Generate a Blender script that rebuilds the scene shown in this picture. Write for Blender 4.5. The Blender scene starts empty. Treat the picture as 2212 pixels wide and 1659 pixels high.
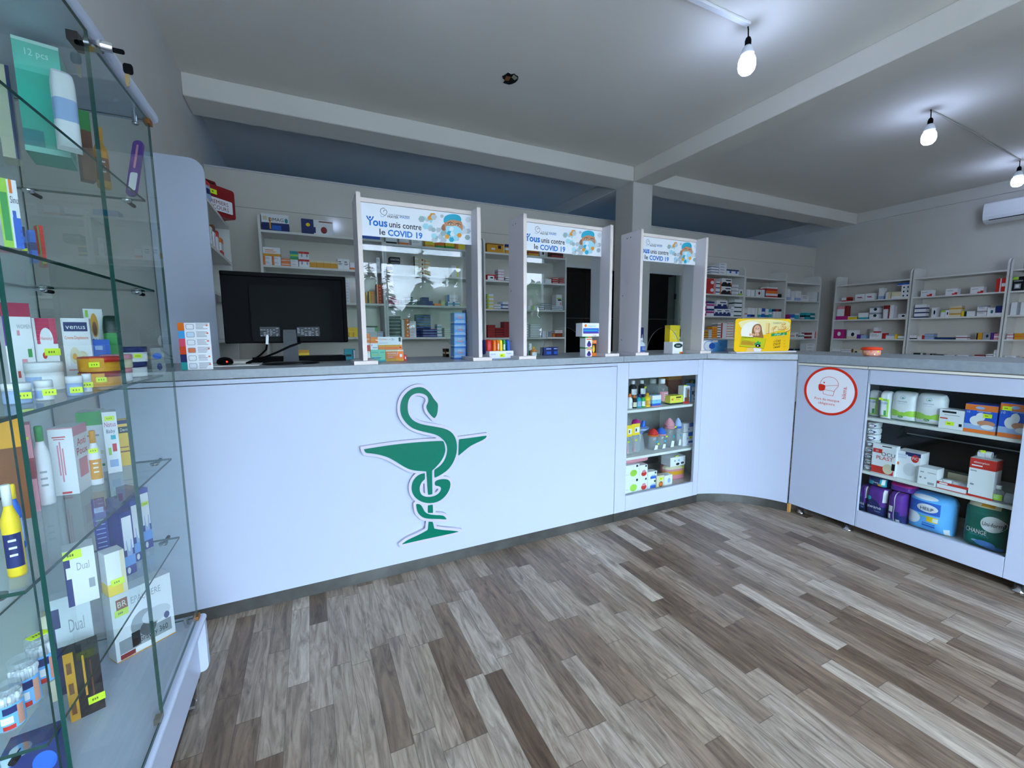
import bpy, math, random
from mathutils import Vector, Matrix

# ------------------------------------------------------------------ camera, daylight, exposure
SC = bpy.context.scene
COL = SC.collection
EYE = Vector((0, 0, 1.25))
YAW, PITCH, ROLL = 0.44501, 0.11768, 0.004572
cd = bpy.data.cameras.new('camera'); cam = bpy.data.objects.new('camera', cd); COL.objects.link(cam)
cd.sensor_width = 36.0; cd.lens = 36.0 * 916.9 / 2212; cd.clip_start = 0.02; cd.clip_end = 300
fw = Vector((math.sin(YAW) * math.cos(PITCH), math.cos(YAW) * math.cos(PITCH), -math.sin(PITCH)))
rt = Vector((math.cos(YAW), -math.sin(YAW), 0)); dn = fw.cross(rt)
r2 = math.cos(ROLL) * rt + math.sin(ROLL) * dn; d2 = -math.sin(ROLL) * rt + math.cos(ROLL) * dn
cam.matrix_world = Matrix(((r2.x, -d2.x, -fw.x, EYE.x), (r2.y, -d2.y, -fw.y, EYE.y), (r2.z, -d2.z, -fw.z, EYE.z), (0, 0, 0, 1)))
SC.camera = cam

w = bpy.data.worlds.new('world'); SC.world = w; w.use_nodes = True
nt = w.node_tree; nt.nodes.clear()
wo = nt.nodes.new('ShaderNodeOutputWorld'); bg = nt.nodes.new('ShaderNodeBackground')
tc = nt.nodes.new('ShaderNodeTexCoord'); sx = nt.nodes.new('ShaderNodeSeparateXYZ'); rp = nt.nodes.new('ShaderNodeValToRGB')
rp.color_ramp.elements[0].position = 0.0; rp.color_ramp.elements[0].color = (0.70, 0.83, 1.0, 1)
rp.color_ramp.elements[1].position = 0.9; rp.color_ramp.elements[1].color = (0.48, 0.66, 1.0, 1)
nt.links.new(tc.outputs['Generated'], sx.inputs[0]); nt.links.new(sx.outputs['Z'], rp.inputs[0])
nt.links.new(rp.outputs[0], bg.inputs['Color']); nt.links.new(bg.outputs[0], wo.inputs[0])
bg.inputs['Strength'].default_value = 26.0
SC.view_settings.view_transform = 'Standard'
try: SC.view_settings.look = 'None'
except Exception: pass
SC.view_settings.exposure = 0.16; SC.view_settings.gamma = 1.0
SC.view_settings.use_curve_mapping = False
cy = SC.cycles
cy.max_bounces = 10; cy.diffuse_bounces = 6; cy.glossy_bounces = 4; cy.transmission_bounces = 6; cy.transparent_max_bounces = 24
cy.use_denoising = True; cy.caustics_reflective = False; cy.caustics_refractive = False
cy.sample_clamp_indirect = 8.0

# ------------------------------------------------------------------ materials
def lin(h):
    h = h.lstrip('#')
    v = [int(h[i:i + 2], 16) / 255 for i in (0, 2, 4)]
    return tuple(((c + 0.055) / 1.055) ** 2.4 if c > 0.04045 else c / 12.92 for c in v) + (1,)
MATS = {}
def mat(h, rough=0.45, metal=0.0, spec=0.25, emit=0.0):
    key = (h, rough, metal, spec, emit)
    if key in MATS: return MATS[key]
    m = bpy.data.materials.new('paint_' + h.strip('#')); m.use_nodes = True
    b = m.node_tree.nodes['Principled BSDF']
    b.inputs['Base Color'].default_value = lin(h); b.inputs['Roughness'].default_value = rough
    b.inputs['Metallic'].default_value = metal; b.inputs['Specular IOR Level'].default_value = spec
    if emit:
        b.inputs['Emission Color'].default_value = lin(h); b.inputs['Emission Strength'].default_value = emit
    MATS[key] = m
    return m
def nodes(name):
    m = bpy.data.materials.new(name); m.use_nodes = True; n = m.node_tree
    return m, n, n.nodes['Principled BSDF']
def noisy(name, h1, h2, scale, rough, bump=0.0, detail=4.0, metal=0.0):
    m, n, b = nodes(name)
    t = n.nodes.new('ShaderNodeTexCoord'); x = n.nodes.new('ShaderNodeTexNoise'); r = n.nodes.new('ShaderNodeValToRGB')
    x.inputs['Scale'].default_value = scale; x.inputs['Detail'].default_value = detail
    r.color_ramp.elements[0].position = 0.35; r.color_ramp.elements[1].position = 0.68
    r.color_ramp.elements[0].color = lin(h1); r.color_ramp.elements[1].color = lin(h2)
    n.links.new(t.outputs['Object'], x.inputs['Vector']); n.links.new(x.outputs['Fac'], r.inputs[0]); n.links.new(r.outputs[0], b.inputs['Base Color'])
    b.inputs['Roughness'].default_value = rough; b.inputs['Metallic'].default_value = metal
    if bump:
        y = n.nodes.new('ShaderNodeTexNoise'); y.inputs['Scale'].default_value = scale * 12; y.inputs['Detail'].default_value = 3
        bp = n.nodes.new('ShaderNodeBump'); bp.inputs['Strength'].default_value = bump; bp.inputs['Distance'].default_value = 0.004
        n.links.new(t.outputs['Object'], y.inputs['Vector']); n.links.new(y.outputs['Fac'], bp.inputs['Height']); n.links.new(bp.outputs[0], b.inputs['Normal'])
    return m
def glass(name, tint, ior=1.5, rough=0.0, gain=1.0, milk=0.0):
    m = bpy.data.materials.new(name); m.use_nodes = True; n = m.node_tree; n.nodes.clear()
    o = n.nodes.new('ShaderNodeOutputMaterial'); mx = n.nodes.new('ShaderNodeMixShader'); f = n.nodes.new('ShaderNodeFresnel')
    t = n.nodes.new('ShaderNodeBsdfTransparent'); g = n.nodes.new('ShaderNodeBsdfGlossy')
    f.inputs['IOR'].default_value = ior; t.inputs['Color'].default_value = lin(tint); g.inputs['Roughness'].default_value = rough
    ge = n.nodes.new('ShaderNodeNewGeometry'); mu = n.nodes.new('ShaderNodeMath'); mu.operation = 'MULTIPLY'
    inv = n.nodes.new('ShaderNodeMath'); inv.operation = 'SUBTRACT'; inv.inputs[0].default_value = gain
    n.links.new(ge.outputs['Backfacing'], inv.inputs[1])
    mx2 = n.nodes.new('ShaderNodeMath'); mx2.operation = 'MAXIMUM'; mx2.inputs[1].default_value = 0.0
    n.links.new(inv.outputs[0], mx2.inputs[0])
    n.links.new(f.outputs[0], mu.inputs[0]); n.links.new(mx2.outputs[0], mu.inputs[1])
    tr = t.outputs[0]
    if milk:
        d = n.nodes.new('ShaderNodeBsdfDiffuse'); d.inputs['Color'].default_value = (.9, .93, .96, 1); mm = n.nodes.new('ShaderNodeMixShader'); mm.inputs[0].default_value = milk
        n.links.new(t.outputs[0], mm.inputs[1]); n.links.new(d.outputs[0], mm.inputs[2]); tr = mm.outputs[0]
    n.links.new(mu.outputs[0], mx.inputs[0]); n.links.new(tr, mx.inputs[1]); n.links.new(g.outputs[0], mx.inputs[2]); n.links.new(mx.outputs[0], o.inputs[0])
    return m
def floor_mat():
    m, n, b = nodes('wood_laminate'); N = n.nodes.new; L = n.links.new
    def mth(op, a, c=None):
        q = N('ShaderNodeMath'); q.operation = op
        for i, v in ((0, a), (1, c)):
            if v is None: continue
            if isinstance(v, (int, float)): q.inputs[i].default_value = v
            else: L(v, q.inputs[i])
        return q.outputs[0]
    t = N('ShaderNodeTexCoord'); s = N('ShaderNodeSeparateXYZ'); L(t.outputs['Object'], s.inputs[0])
    X = mth('DIVIDE', mth('ADD', s.outputs[0], 20.0), 0.0725); row = mth('FLOOR', X)
    wn = N('ShaderNodeTexWhiteNoise'); wn.noise_dimensions = '1D'; L(row, wn.inputs['W'])
    Y = mth('ADD', mth('DIVIDE', mth('ADD', s.outputs[1], 20.0), 0.47), mth('MULTIPLY', wn.outputs['Value'], 7.0)); colm = mth('FLOOR', Y)
    cv = N('ShaderNodeCombineXYZ'); L(row, cv.inputs[0]); L(colm, cv.inputs[1])
    w2 = N('ShaderNodeTexWhiteNoise'); w2.noise_dimensions = '2D'; L(cv.outputs[0], w2.inputs['Vector'])
    rp = N('ShaderNodeValToRGB'); E = rp.color_ramp.elements
    E[0].position = 0; E[0].color = lin('#5e4c3b'); E[1].position = 1; E[1].color = lin('#94836f')
    for p, c in ((0.2, '#836f5c'), (0.36, '#a99b8b'), (0.5, '#7a6653'), (0.64, '#b4a797'), (0.76, '#6d5a48'), (0.88, '#a39483')):
        e = E.new(p); e.color = lin(c)
    L(w2.outputs['Value'], rp.inputs[0])
    # grain, stretched along the boards and shifted from board to board
    gv = N('ShaderNodeCombineXYZ')
    L(mth('ADD', mth('MULTIPLY', s.outputs[0], 34.0), mth('MULTIPLY', w2.outputs['Value'], 50.0)), gv.inputs[0])
    L(mth('ADD', mth('MULTIPLY', s.outputs[1], 4.2), mth('MULTIPLY', wn.outputs['Value'], 90.0)), gv.inputs[1])
    gn = N('ShaderNodeTexNoise'); gn.inputs['Scale'].default_value = 1.0; gn.inputs['Detail'].default_value = 6; gn.inputs['Roughness'].default_value = 0.65; gn.inputs['Distortion'].default_value = 1.6
    L(gv.outputs[0], gn.inputs['Vector'])
    gr = N('ShaderNodeValToRGB'); gr.color_ramp.elements[0].position = 0.32; gr.color_ramp.elements[0].color = (0.36, 0.32, 0.30, 1); gr.color_ramp.elements[1].position = 0.64; gr.color_ramp.elements[1].color = (1.16, 1.15, 1.14, 1)
    L(gn.outputs['Fac'], gr.inputs[0])
    mx = N('ShaderNodeMixRGB'); mx.blend_type = 'MULTIPLY'; mx.inputs[0].default_value = 0.92; L(rp.outputs[0], mx.inputs[1]); L(gr.outputs[0], mx.inputs[2])
    # joints
    fx = mth('FRACT', X); fy = mth('FRACT', Y)
    jx = mth('LESS_THAN', mth('MINIMUM', fx, mth('SUBTRACT', 1.0, fx)), 0.014); jy = mth('LESS_THAN', mth('MINIMUM', fy, mth('SUBTRACT', 1.0, fy)), 0.003)
    j = mth('MULTIPLY', mth('MAXIMUM', jx, jy), 0.55)
    mj = N('ShaderNodeMixRGB'); L(j, mj.inputs[0]); L(mx.outputs[0], mj.inputs[1]); mj.inputs[2].default_value = lin('#3c332c')
    L(mj.outputs[0], b.inputs['Base Color']); b.inputs['Roughness'].default_value = 0.38; b.inputs['Specular IOR Level'].default_value = 0.4
    bp = N('ShaderNodeBump'); bp.inputs['Strength'].default_value = 0.15; bp.inputs['Distance'].default_value = 0.002; L(gn.outputs['Fac'], bp.inputs['Height']); L(bp.outputs[0], b.inputs['Normal'])
    return m
M_WALL = noisy('wall_plaster', '#cbc8c1', '#d2cfc9', 1.3, 0.9, 0.15)
M_CEIL = noisy('ceiling_plaster', '#dedad0', '#e4e0d7', 0.9, 0.9, 0.1)
M_PART = noisy('partition_board', '#d6d1c8', '#dad5cd', 0.8, 0.12)
M_LAM = mat('#bbc4d6', 0.28)
M_LAM2 = mat('#d2d1d3', 0.4)
M_SHELF = mat('#dededa', 0.4)
M_TOP = noisy('grey_worktop', '#8b949a', '#959da3', 40, 0.35)
M_STEEL = noisy('brushed_plinth', '#5f605c', '#787975', 6, 0.36, 0, 4, 0.85)
M_CHROME = mat('#d9dce0', 0.12, 1.0)
M_ALU = mat('#b9bfc4', 0.3, 0.9)
M_BLACK = mat('#050506', 0.6, 0, .08)
M_GLASS = glass('clear_glass', '#f9fdfc', 1.5)
M_WIN = glass('window_glass', '#fcfdfd', 1.45)
M_PLEXI = glass('plexi_sheet', '#f4f8f8', 1.5, 0.0, 1.0)
M_GEDGE = mat('#0f3f38', 0.15)
M_GEDGE2 = mat('#38534f', 0.15)

# ------------------------------------------------------------------ geometry helpers
class G:
    def __init__(s): s.v = []; s.f = []; s.fm = []; s.sm = []; s.m = []
    def mi(s, m):
        if m not in s.m: s.m.append(m)
        return s.m.index(m)
    def face(s, pts, m, smooth=False):
        i = len(s.v); s.v += [tuple(p) for p in pts]; s.f.append(tuple(range(i, i + len(pts)))); s.fm.append(s.mi(m)); s.sm.append(smooth)
    def mesh(s, vs, fs, m, smooth=False):
        i = len(s.v); s.v += [tuple(p) for p in vs]; k = s.mi(m)
        for f in fs: s.f.append(tuple(i + a for a in f)); s.fm.append(k); s.sm.append(smooth)
        return s
    def box(s, x0, y0, z0, x1, y1, z1, m, c=0.0):
        if x0 > x1: x0, x1 = x1, x0
        if y0 > y1: y0, y1 = y1, y0
        if z0 > z1: z0, z1 = z1, z0
        if c <= 0:
            vs = [(x0, y0, z0), (x1, y0, z0), (x1, y1, z0), (x0, y1, z0), (x0, y0, z1), (x1, y0, z1), (x1, y1, z1), (x0, y1, z1)]
            return s.mesh(vs, [(0, 3, 2, 1), (4, 5, 6, 7), (0, 1, 5, 4), (1, 2, 6, 5), (2, 3, 7, 6), (3, 0, 4, 7)], m)
        # chamfered box
        P = {}; vs = []
        def vtx(a, b, d, ax):
            k = (a, b, d, ax)
            if k not in P:
                q = [(x0, x1)[a], (y0, y1)[b], (z0, z1)[d]]
                for i, t in enumerate((a, b, d)):
                    if i != ax: q[i] += c * (1 - 2 * t)
                P[k] = len(vs); vs.append(tuple(q))
            return P[k]
        fs = []
        for ax in range(3):
            o = [i for i in range(3) if i != ax]
            for t in (0, 1):
                l = []
                for p, r in ((0, 0), (1, 0), (1, 1), (0, 1)):
                    q = [0, 0, 0]; q[ax] = t; q[o[0]] = p; q[o[1]] = r; l.append(vtx(*q, ax))
                if (t == 0) == (ax != 1): l.reverse()
                fs.append(tuple(l))
        for ax in range(3):
            o = [i for i in range(3) if i != ax]
            for p in (0, 1):
                for r in (0, 1):
                    q0 = [0, 0, 0]; q1 = [0, 0, 0]; q1[ax] = 1
                    for q in (q0, q1): q[o[0]] = p; q[o[1]] = r
                    l = [vtx(*q0, o[0]), vtx(*q1, o[0]), vtx(*q1, o[1]), vtx(*q0, o[1])]
                    ctr = sum((Vector(vs[i]) for i in l), Vector()) / 4 - Vector(((x0 + x1) / 2, (y0 + y1) / 2, (z0 + z1) / 2))
                    nn = (Vector(vs[l[1]]) - Vector(vs[l[0]])).cross(Vector(vs[l[2]]) - Vector(vs[l[0]]))
                    if nn.dot(ctr) < 0: l.reverse()
                    fs.append(tuple(l))
        for a in (0, 1):
            for b in (0, 1):
                for d in (0, 1):
                    l = [vtx(a, b, d, 0), vtx(a, b, d, 1), vtx(a, b, d, 2)]
                    if (a + b + d) % 2 == 0: l.reverse()
                    fs.append(tuple(l))
        return s.mesh(vs, fs, m)
    def prism(s, poly, fn, t0, t1, m, mside=None, smooth=False):
        # poly: 2D points; fn(u, v, t) -> 3D
        n = len(poly); i = len(s.v)
        a = [fn(u, v, t0) for u, v in poly]; b = [fn(u, v, t1) for u, v in poly]
        s.face(list(reversed(a)), m); s.face(b, m)
        s.mesh(a + b, [(k, (k + 1) % n, n + (k + 1) % n, n + k) for k in range(n)], mside or m, smooth)
        return s
    def tube(s, pts, r, m, n=8, caps=True):
        pts = [Vector(p) for p in pts]; rings = []; up = None
        for k, p in enumerate(pts):
            d = (pts[min(k + 1, len(pts) - 1)] - pts[max(k - 1, 0)]).normalized()
            if up is None: up = Vector((0, 0, 1)) if abs(d.z) < 0.9 else Vector((1, 0, 0))
            a = d.cross(up).normalized(); b = a.cross(d).normalized(); up = b
            rr = r[k] if isinstance(r, (list, tuple)) else r
            rings.append([p + rr * (math.cos(2 * math.pi * j / n) * a + math.sin(2 * math.pi * j / n) * b) for j in range(n)])
        vs = [q for g in rings for q in g]; fs = []
        for k in range(len(pts) - 1):
            for j in range(n): fs.append((k * n + j, k * n + (j + 1) % n, (k + 1) * n + (j + 1) % n, (k + 1) * n + j))
        s.mesh(vs, fs, m, True)
        if caps: s.face(list(reversed(rings[0])), m); s.face(rings[-1], m)
        return s
    def lathe(s, prof, m, c=(0, 0, 0), n=20, ms=None, sy=1.0):
        # prof: (r, z) from bottom to top; ms: material for each segment
        vs = []; fs = []
        for r, z in prof:
            for j in range(n):
                t = 2 * math.pi * j / n; vs.append((c[0] + r * math.cos(t), c[1] + r * math.sin(t) * sy, c[2] + z))
        for k in range(len(prof) - 1):
            fs = [(k * n + j, k * n + (j + 1) % n, (k + 1) * n + (j + 1) % n, (k + 1) * n + j) for j in range(n)]
            if k == 0: i0 = len(s.v); s.v += vs
            kk = s.mi(ms[k] if ms else m)
            for f in fs: s.f.append(tuple(i0 + a for a in f)); s.fm.append(kk); s.sm.append(True)
        s.f.append(tuple(i0 + j for j in range(n))[::-1]); s.fm.append(s.mi(ms[0] if ms else m)); s.sm.append(False)
        s.f.append(tuple(i0 + (len(prof) - 1) * n + j for j in range(n))); s.fm.append(s.mi(ms[-1] if ms else m)); s.sm.append(False)
        return s
    def text(s, body, o, ux, uz, h, m, align='c', maxw=None, fit=False, bold=0.0):
        vs, fs, x0, x1 = glyphs(body, bold)
        if not vs: return s
        k = h / 0.70; wd = (x1 - x0) * k; kx = k
        if maxw and (fit or wd > maxw): kx = k * maxw / wd; wd = maxw
        sh = {'c': -wd / 2, 'l': 0, 'r': -wd}[align]
        o = Vector(o); ux = Vector(ux); uz = Vector(uz)
        s.mesh([o + ux * ((x - x0) * kx + sh) + uz * (y * k) for x, y in vs], fs, m)
        return s
    def build(s, name, parent=None, loc=None, rz=0.0, bevel=0.0):
        me = bpy.data.meshes.new(name); me.from_pydata(s.v, [], s.f)
        for m in s.m: me.materials.append(m)
        me.polygons.foreach_set('material_index', s.fm); me.polygons.foreach_set('use_smooth', s.sm); me.update()
        o = bpy.data.objects.new(name, me); COL.objects.link(o)
        if parent: o.parent = parent
        if loc is not None: o.location = loc
        if rz: o.rotation_euler = (0, 0, rz)
        if bevel:
            b = o.modifiers.new('bevel', 'BEVEL'); b.width = bevel; b.segments = 2; b.limit_method = 'ANGLE'
        return o
GL = {}
def glyphs(body, bold=0.0):
    key = (body, bold)
    if key not in GL:
        c = bpy.data.curves.new('lettering', 'FONT'); c.body = body; c.size = 1; c.resolution_u = 2; c.offset = bold
        o = bpy.data.objects.new('lettering', c); me = bpy.data.meshes.new_from_object(o)
        vs = [(v.co.x, v.co.y) for v in me.vertices]; fs = [tuple(p.vertices) for p in me.polygons]
        bpy.data.objects.remove(o); bpy.data.meshes.remove(me); bpy.data.curves.remove(c)
        GL[key] = (vs, fs, min((v[0] for v in vs), default=0), max((v[0] for v in vs), default=0))
    return GL[key]
def thing(name, label, cat, loc=(0, 0, 0), rz=0.0, group=None):
    o = bpy.data.objects.new(name, None); COL.objects.link(o); o.empty_display_size = 0.05
    o.location = loc; o.rotation_euler = (0, 0, rz); return tag(o, label, cat, group)
def tag(o, label=None, cat=None, group=None, kind=None):
    if label: o['label'] = label
    if cat: o['category'] = cat
    if group: o['group'] = group
    if kind: o['kind'] = kind
    return o
def struct(o): o['kind'] = 'structure'; return o
def rrect(x0, z0, x1, z1, r, n=6, corners=(1, 1, 1, 1)):
    # rounded rectangle, corners: bl, br, tr, tl
    P = []
    for (cx, cz, a0), on in zip(((x0 + r, z0 + r, 180), (x1 - r, z0 + r, 270), (x1 - r, z1 - r, 0), (x0 + r, z1 - r, 90)), corners):
        if on:
            for k in range(n + 1):
                t = math.radians(a0 + 90 * k / n); P.append((cx + r * math.cos(t), cz + r * math.sin(t)))
        else: P.append((cx + (r if a0 in (270, 0) else -r), cz + (r if a0 in (0, 90) else -r)))
    return P
def oval(cx, cz, rx, rz, n=28): return [(cx + rx * math.cos(2 * math.pi * k / n), cz + rz * math.sin(2 * math.pi * k / n)) for k in range(n)]
def chaikin(P, it=2, closed=True):
    for _ in range(it):
        Q = []
        n = len(P)
        for k in range(n if closed else n - 1):
            a, b = P[k], P[(k + 1) % n]
            Q += [(a[0] * .75 + b[0] * .25, a[1] * .75 + b[1] * .25), (a[0] * .25 + b[0] * .75, a[1] * .25 + b[1] * .75)]
        P = Q
    return P
def offset_poly(P, d):
    n = len(P); A = sum(P[i][0] * P[(i + 1) % n][1] - P[(i + 1) % n][0] * P[i][1] for i in range(n)); sg = 1 if A > 0 else -1; Q = []
    for i in range(n):
        a, b, c = Vector(P[i - 1]), Vector(P[i]), Vector(P[(i + 1) % n])
        n1 = (b - a).normalized(); n2 = (c - b).normalized()
        n1 = Vector((n1.y, -n1.x)) * sg; n2 = Vector((n2.y, -n2.x)) * sg; nn = (n1 + n2)
        if nn.length < 1e-6: nn = n1
        nn.normalize(); q = b + nn * d / max(0.55, nn.dot(n1)); Q.append((q.x, q.y))
    return Q
def XZ(y): return lambda u, v, t: (u, y + t, v)
def flat(g, poly, o, ux, uz, m):
    o = Vector(o); ux = Vector(ux); uz = Vector(uz); g.face([o + ux * a + uz * b for a, b in poly], m)

# ------------------------------------------------------------------ the room
CZ = 3.2
FM = floor_mat()
g = G(); g.box(-0.95, -2.4, -0.1, 8.55, 9.2, 0, FM); struct(g.build('floor'))
g = G(); g.box(-0.95, -2.4, CZ, 8.55, 9.2, CZ + 0.15, M_CEIL); CEIL = struct(g.build('ceiling'))
g = G(); g.box(-0.95, -2.4, 0, -0.75, 9.2, CZ, M_WALL); struct(g.build('wall_left'))
g = G(); g.box(8.35, -2.4, 0, 8.55, 9.2, CZ, M_WALL); g.box(8.32, -2.2, 3.045, 8.35, 9.0, CZ, M_WALL); struct(g.build('wall_right'))
g = G()   # storeroom wall far behind the partition, with an opening added to let blue light in
g.box(-0.75, 9.0, 0, 8.35, 9.2, 1.5, M_WALL); g.box(-0.75, 9.0, 2.2, 8.35, 9.2, CZ, M_WALL); g.box(-0.75, 9.0, 1.5, 1.8, 9.2, 2.2, M_WALL); g.box(5.2, 9.0, 1.5, 8.35, 9.2, 2.2, M_WALL); g.box(1.8, 9.0, 1.9, 5.2, 9.2, 2.2, M_WALL)
struct(g.build('wall_back'))
g = G(); g.box(1.8, 9.09, 1.5, 5.2, 9.10, 1.9, glass('blue_glow_glass', '#86a6c2', 1.45)); struct(g.build('window_3'))  # unseen pane, added: its blue tint makes the glow above the partition
# shop front behind the viewpoint: glazed bays between plastered piers
g = G()
for x0, x1 in ((-0.75, -0.65), (2.4, 2.95), (3.95, 8.35)): g.box(x0, -2.4, 0, x1, -2.2, CZ, M_WALL)
g.box(-0.65, -2.4, 2.66, 3.95, -2.2, CZ, M_WALL)
struct(g.build('wall_front'))
for k, (x0, x1) in enumerate(((-0.65, 2.4), (2.95, 3.95))):
    g = G()
    for a in (x0, x1 - 0.05): g.box(a, -2.35, 0, a + 0.05, -2.25, 2.66, M_ALU)
    for z0, z1 in ((0, 0.08), (2.33, 2.5), (2.6, 2.66)): g.box(x0 + 0.05, -2.35, z0, x1 - 0.05, -2.25, z1, M_ALU)
    if k == 0: g.box(1.0, -2.34, 0.08, 1.06, -2.26, 2.33, M_ALU)
    g.box(x0 + 0.05, -2.303, 0.08, x1 - 0.05, -2.297, 2.6, M_WIN)
    struct(g.build('window_%d' % (k + 1)))
# beams and column
def slab(name, *b):
    g = G(); g.box(*b, M_CEIL if 'trim' in name else M_WALL, 0.006); return struct(g.build(name))
slab('trim_1', -0.75, 4.13, 3.035, 3.58, 4.45, CZ)
slab('trim_2', 3.875, 4.13, 3.035, 8.35, 4.45, CZ)
slab('trim_3', 3.58, -2.2, 3.03, 3.875, 4.13, CZ)
slab('trim_4', 3.58, 4.45, 3.03, 3.875, 9.0, CZ)
g = G(); g.box(3.575, 4.13, 0, 3.875, 4.45, 3.03, M_WALL, 0.004); g.box(3.58, 4.13, 3.03, 3.875, 4.45, CZ, M_CEIL); struct(g.build('column'))
# partition board with two doorways
PT = 2.74
g = G()
for x0, x1, z0, z1 in ((-0.75, 3.03, 0, PT), (3.03, 3.46, 2.1, PT), (3.46, 3.76, 0, PT), (3.76, 5.08, 2.1, PT), (5.08, 8.35, 0, PT)):
    g.box(x0, 4.75, z0, x1, 4.79, z1, M_PART)
g.box(-0.75, 4.735, PT, 8.35, 4.80, PT + 0.012, M_LAM2)
for x0, x1 in ((3.03, 3.46), (3.76, 5.08)): g.box(x0, 4.742, 2.1, x1, 4.75, 2.13, M_LAM2)
for z in (1.45, 2.42): g.box(-0.75, 4.7485, z, 8.35, 4.7495, z + 0.004, mat('#8d8b88', 0.6))
struct(g.build('wall_partition'))
g = G(); g.box(5.02, 4.79, 0, 5.08, 4.95, 2.1, mat('#7c8580', 0.4)); g.box(4.98, 4.76, 0, 5.02, 4.80, 2.1, mat('#5f6a64', 0.4))
for z in (0.3, 1.2, 1.75): g.box(4.965, 4.752, z, 4.985, 4.77, z + 0.08, M_BLACK)
struct(g.build('door_1_frame'))
# corridor behind the doorways, its unlit darkness put into near-black walls
M_SHADE = mat('#121316', 0.9, 0, .1)
g = G(); g.box(2.9, 6.3, 0, 5.6, 6.36, 2.3, M_SHADE); g.box(2.86, 4.80, 0, 2.9, 6.36, 2.3, M_SHADE); g.box(5.6, 4.80, 0, 5.64, 6.36, 2.3, M_SHADE); g.box(2.86, 4.80, 2.3, 5.64, 6.36, 2.34, M_SHADE)
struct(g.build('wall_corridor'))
# broken hole in the ceiling plaster
g = G(); random.seed(5); P = []
for k in range(16):
    t = 2 * math.pi * k / 16; r = 0.052 * (1 + 0.25 * random.uniform(-1, 1)); P.append((r * math.cos(t) * 1.1, r * math.sin(t) * 1.35))
h = thing('ceiling_hole', 'small broken hole in the ceiling plaster with a frayed edge', 'hole', (1.51, 3.17, CZ))
g.prism(P, lambda u, v, t: (u, v, t), -0.001, -0.003, mat('#0d0a08', 0.9)); g.build('hole_shade_plate', h)  # flat black plate, the shade inside the hole put into its colour
g = G()
for k in range(16):
    a = P[k]; b = P[(k + 1) % 16]; s = 1.0 + 0.12 * random.random(); q = -0.004 - 0.01 * random.random()
    g.mesh([(a[0], a[1], -0.003), (b[0], b[1], -0.003), (b[0] * s, b[1] * s, q * .5), (a[0] * s * 1.05, a[1] * s * 1.05, 0)], [(0, 1, 2, 3)], mat('#d8d6d0', 0.9))
g.build('plaster_rim', h)
g = G(); g.mesh([(-.045, -.02, -.006), (-.01, -.035, -.012), (0, .03, -.006), (-.03, .04, -.004)], [(0, 1, 2, 3)], mat('#8a5428', 0.9)); g.mesh([(.0, -.06, -.006), (.045, -.04, -.01), (.035, 0, -.008), (.0, -.02, -.005)], [(0, 1, 2, 3)], mat('#a9a288', 0.9)); g.build('broken_brick', h)

# ------------------------------------------------------------------ lamps
def pendant(x, y, label, power, drop=0.075, tilt=0.12):
    t = thing('pendant_bulb', label, 'lamp', (x, y, CZ), 0, 'bare bulbs hanging from the ceiling')
    g = G(); g.tube([(0, 0, -.006), (0.008, 0, -0.03), (0.012, 0, -drop)], 0.004, M_BLACK, 8); g.build('cord', t)
    g = G(); g.lathe([(0.006, -drop - .052), (0.019, -drop - .05), (0.019, -drop - .02), (0.014, -drop - .005), (0.005, -drop + .004)], M_BLACK, (0.012, 0, 0), 18); g.build('socket', t)
    z = -drop - 0.05
    g = G(); g.lathe([(0.036, z - .066), (0.040, z - .05), (0.030, z - .015), (0.016, z + .002)], mat('#e8ecf2', 0.4), (0.012, 0, 0), 20); g.build('bulb_base', t)
    g = G(); g.lathe([(0.012, z - .172), (0.032, z - .165), (0.046, z - .148), (0.052, z - .125), (0.051, z - .095), (0.045, z - .074), (0.039, z - .066)], mat('#bcd0ff', 0.4, 0, 0.5, power), (0.012, 0, 0), 24); g.build('bulb', t)
    return t
pendant(2.63, 2.01, 'lit bulb hanging from the end of the white cable trunking', 48)
pendant(5.055, 2.01, 'lit bulb on a bare ceiling by the deep beam, start of the cable run', 48)
pendant(7.44, 2.11, 'lit bulb nearest the air conditioner at the far end of the cable run', 48)
pendant(0.47, 2.01, 'lit bulb over the glass showcase end of the counter, hanging from the trunking', 48)
g = G(); g.box(0.47, 1.985, CZ - .018, 2.63, 2.02, CZ - 0.0005, mat('#eceef0', 0.4), 0.003); tag(g.build('cable_trunking'), 'white plastic cable trunking running across the ceiling to the first bulb', 'cable trunking')
g = G(); g.tube([(5.06, 2.015, CZ - .008), (5.9, 2.03, CZ - .014), (6.7, 2.07, CZ - .02), (7.44, 2.11, CZ - .008)], 0.006, mat('#b9b7ae', 0.6)); tag(g.build('ceiling_cable'), 'thin cable clipped along the ceiling between two of the bulbs', 'cable')
# air conditioner on the right wall
t = thing('air_conditioner', 'white wall mounted air conditioner high on the wall above the shelves', 'air conditioner', (8.345, 2.58, 2.665))
g = G(); g.prism(chaikin([(0, 0.02), (0.09, 0.0), (0.19, 0.03), (0.215, 0.10), (0.21, 0.24), (0.17, 0.27), (0, 0.27)], 1), lambda u, v, tt: (-u, -tt, v), 0, 0.9, mat('#eef1f5', 0.35)); g.build('casing', t)
g = G(); g.box(-0.205, -0.88, 0.035, -0.19, -0.06, 0.042, M_BLACK); g.build('louver', t)
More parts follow.
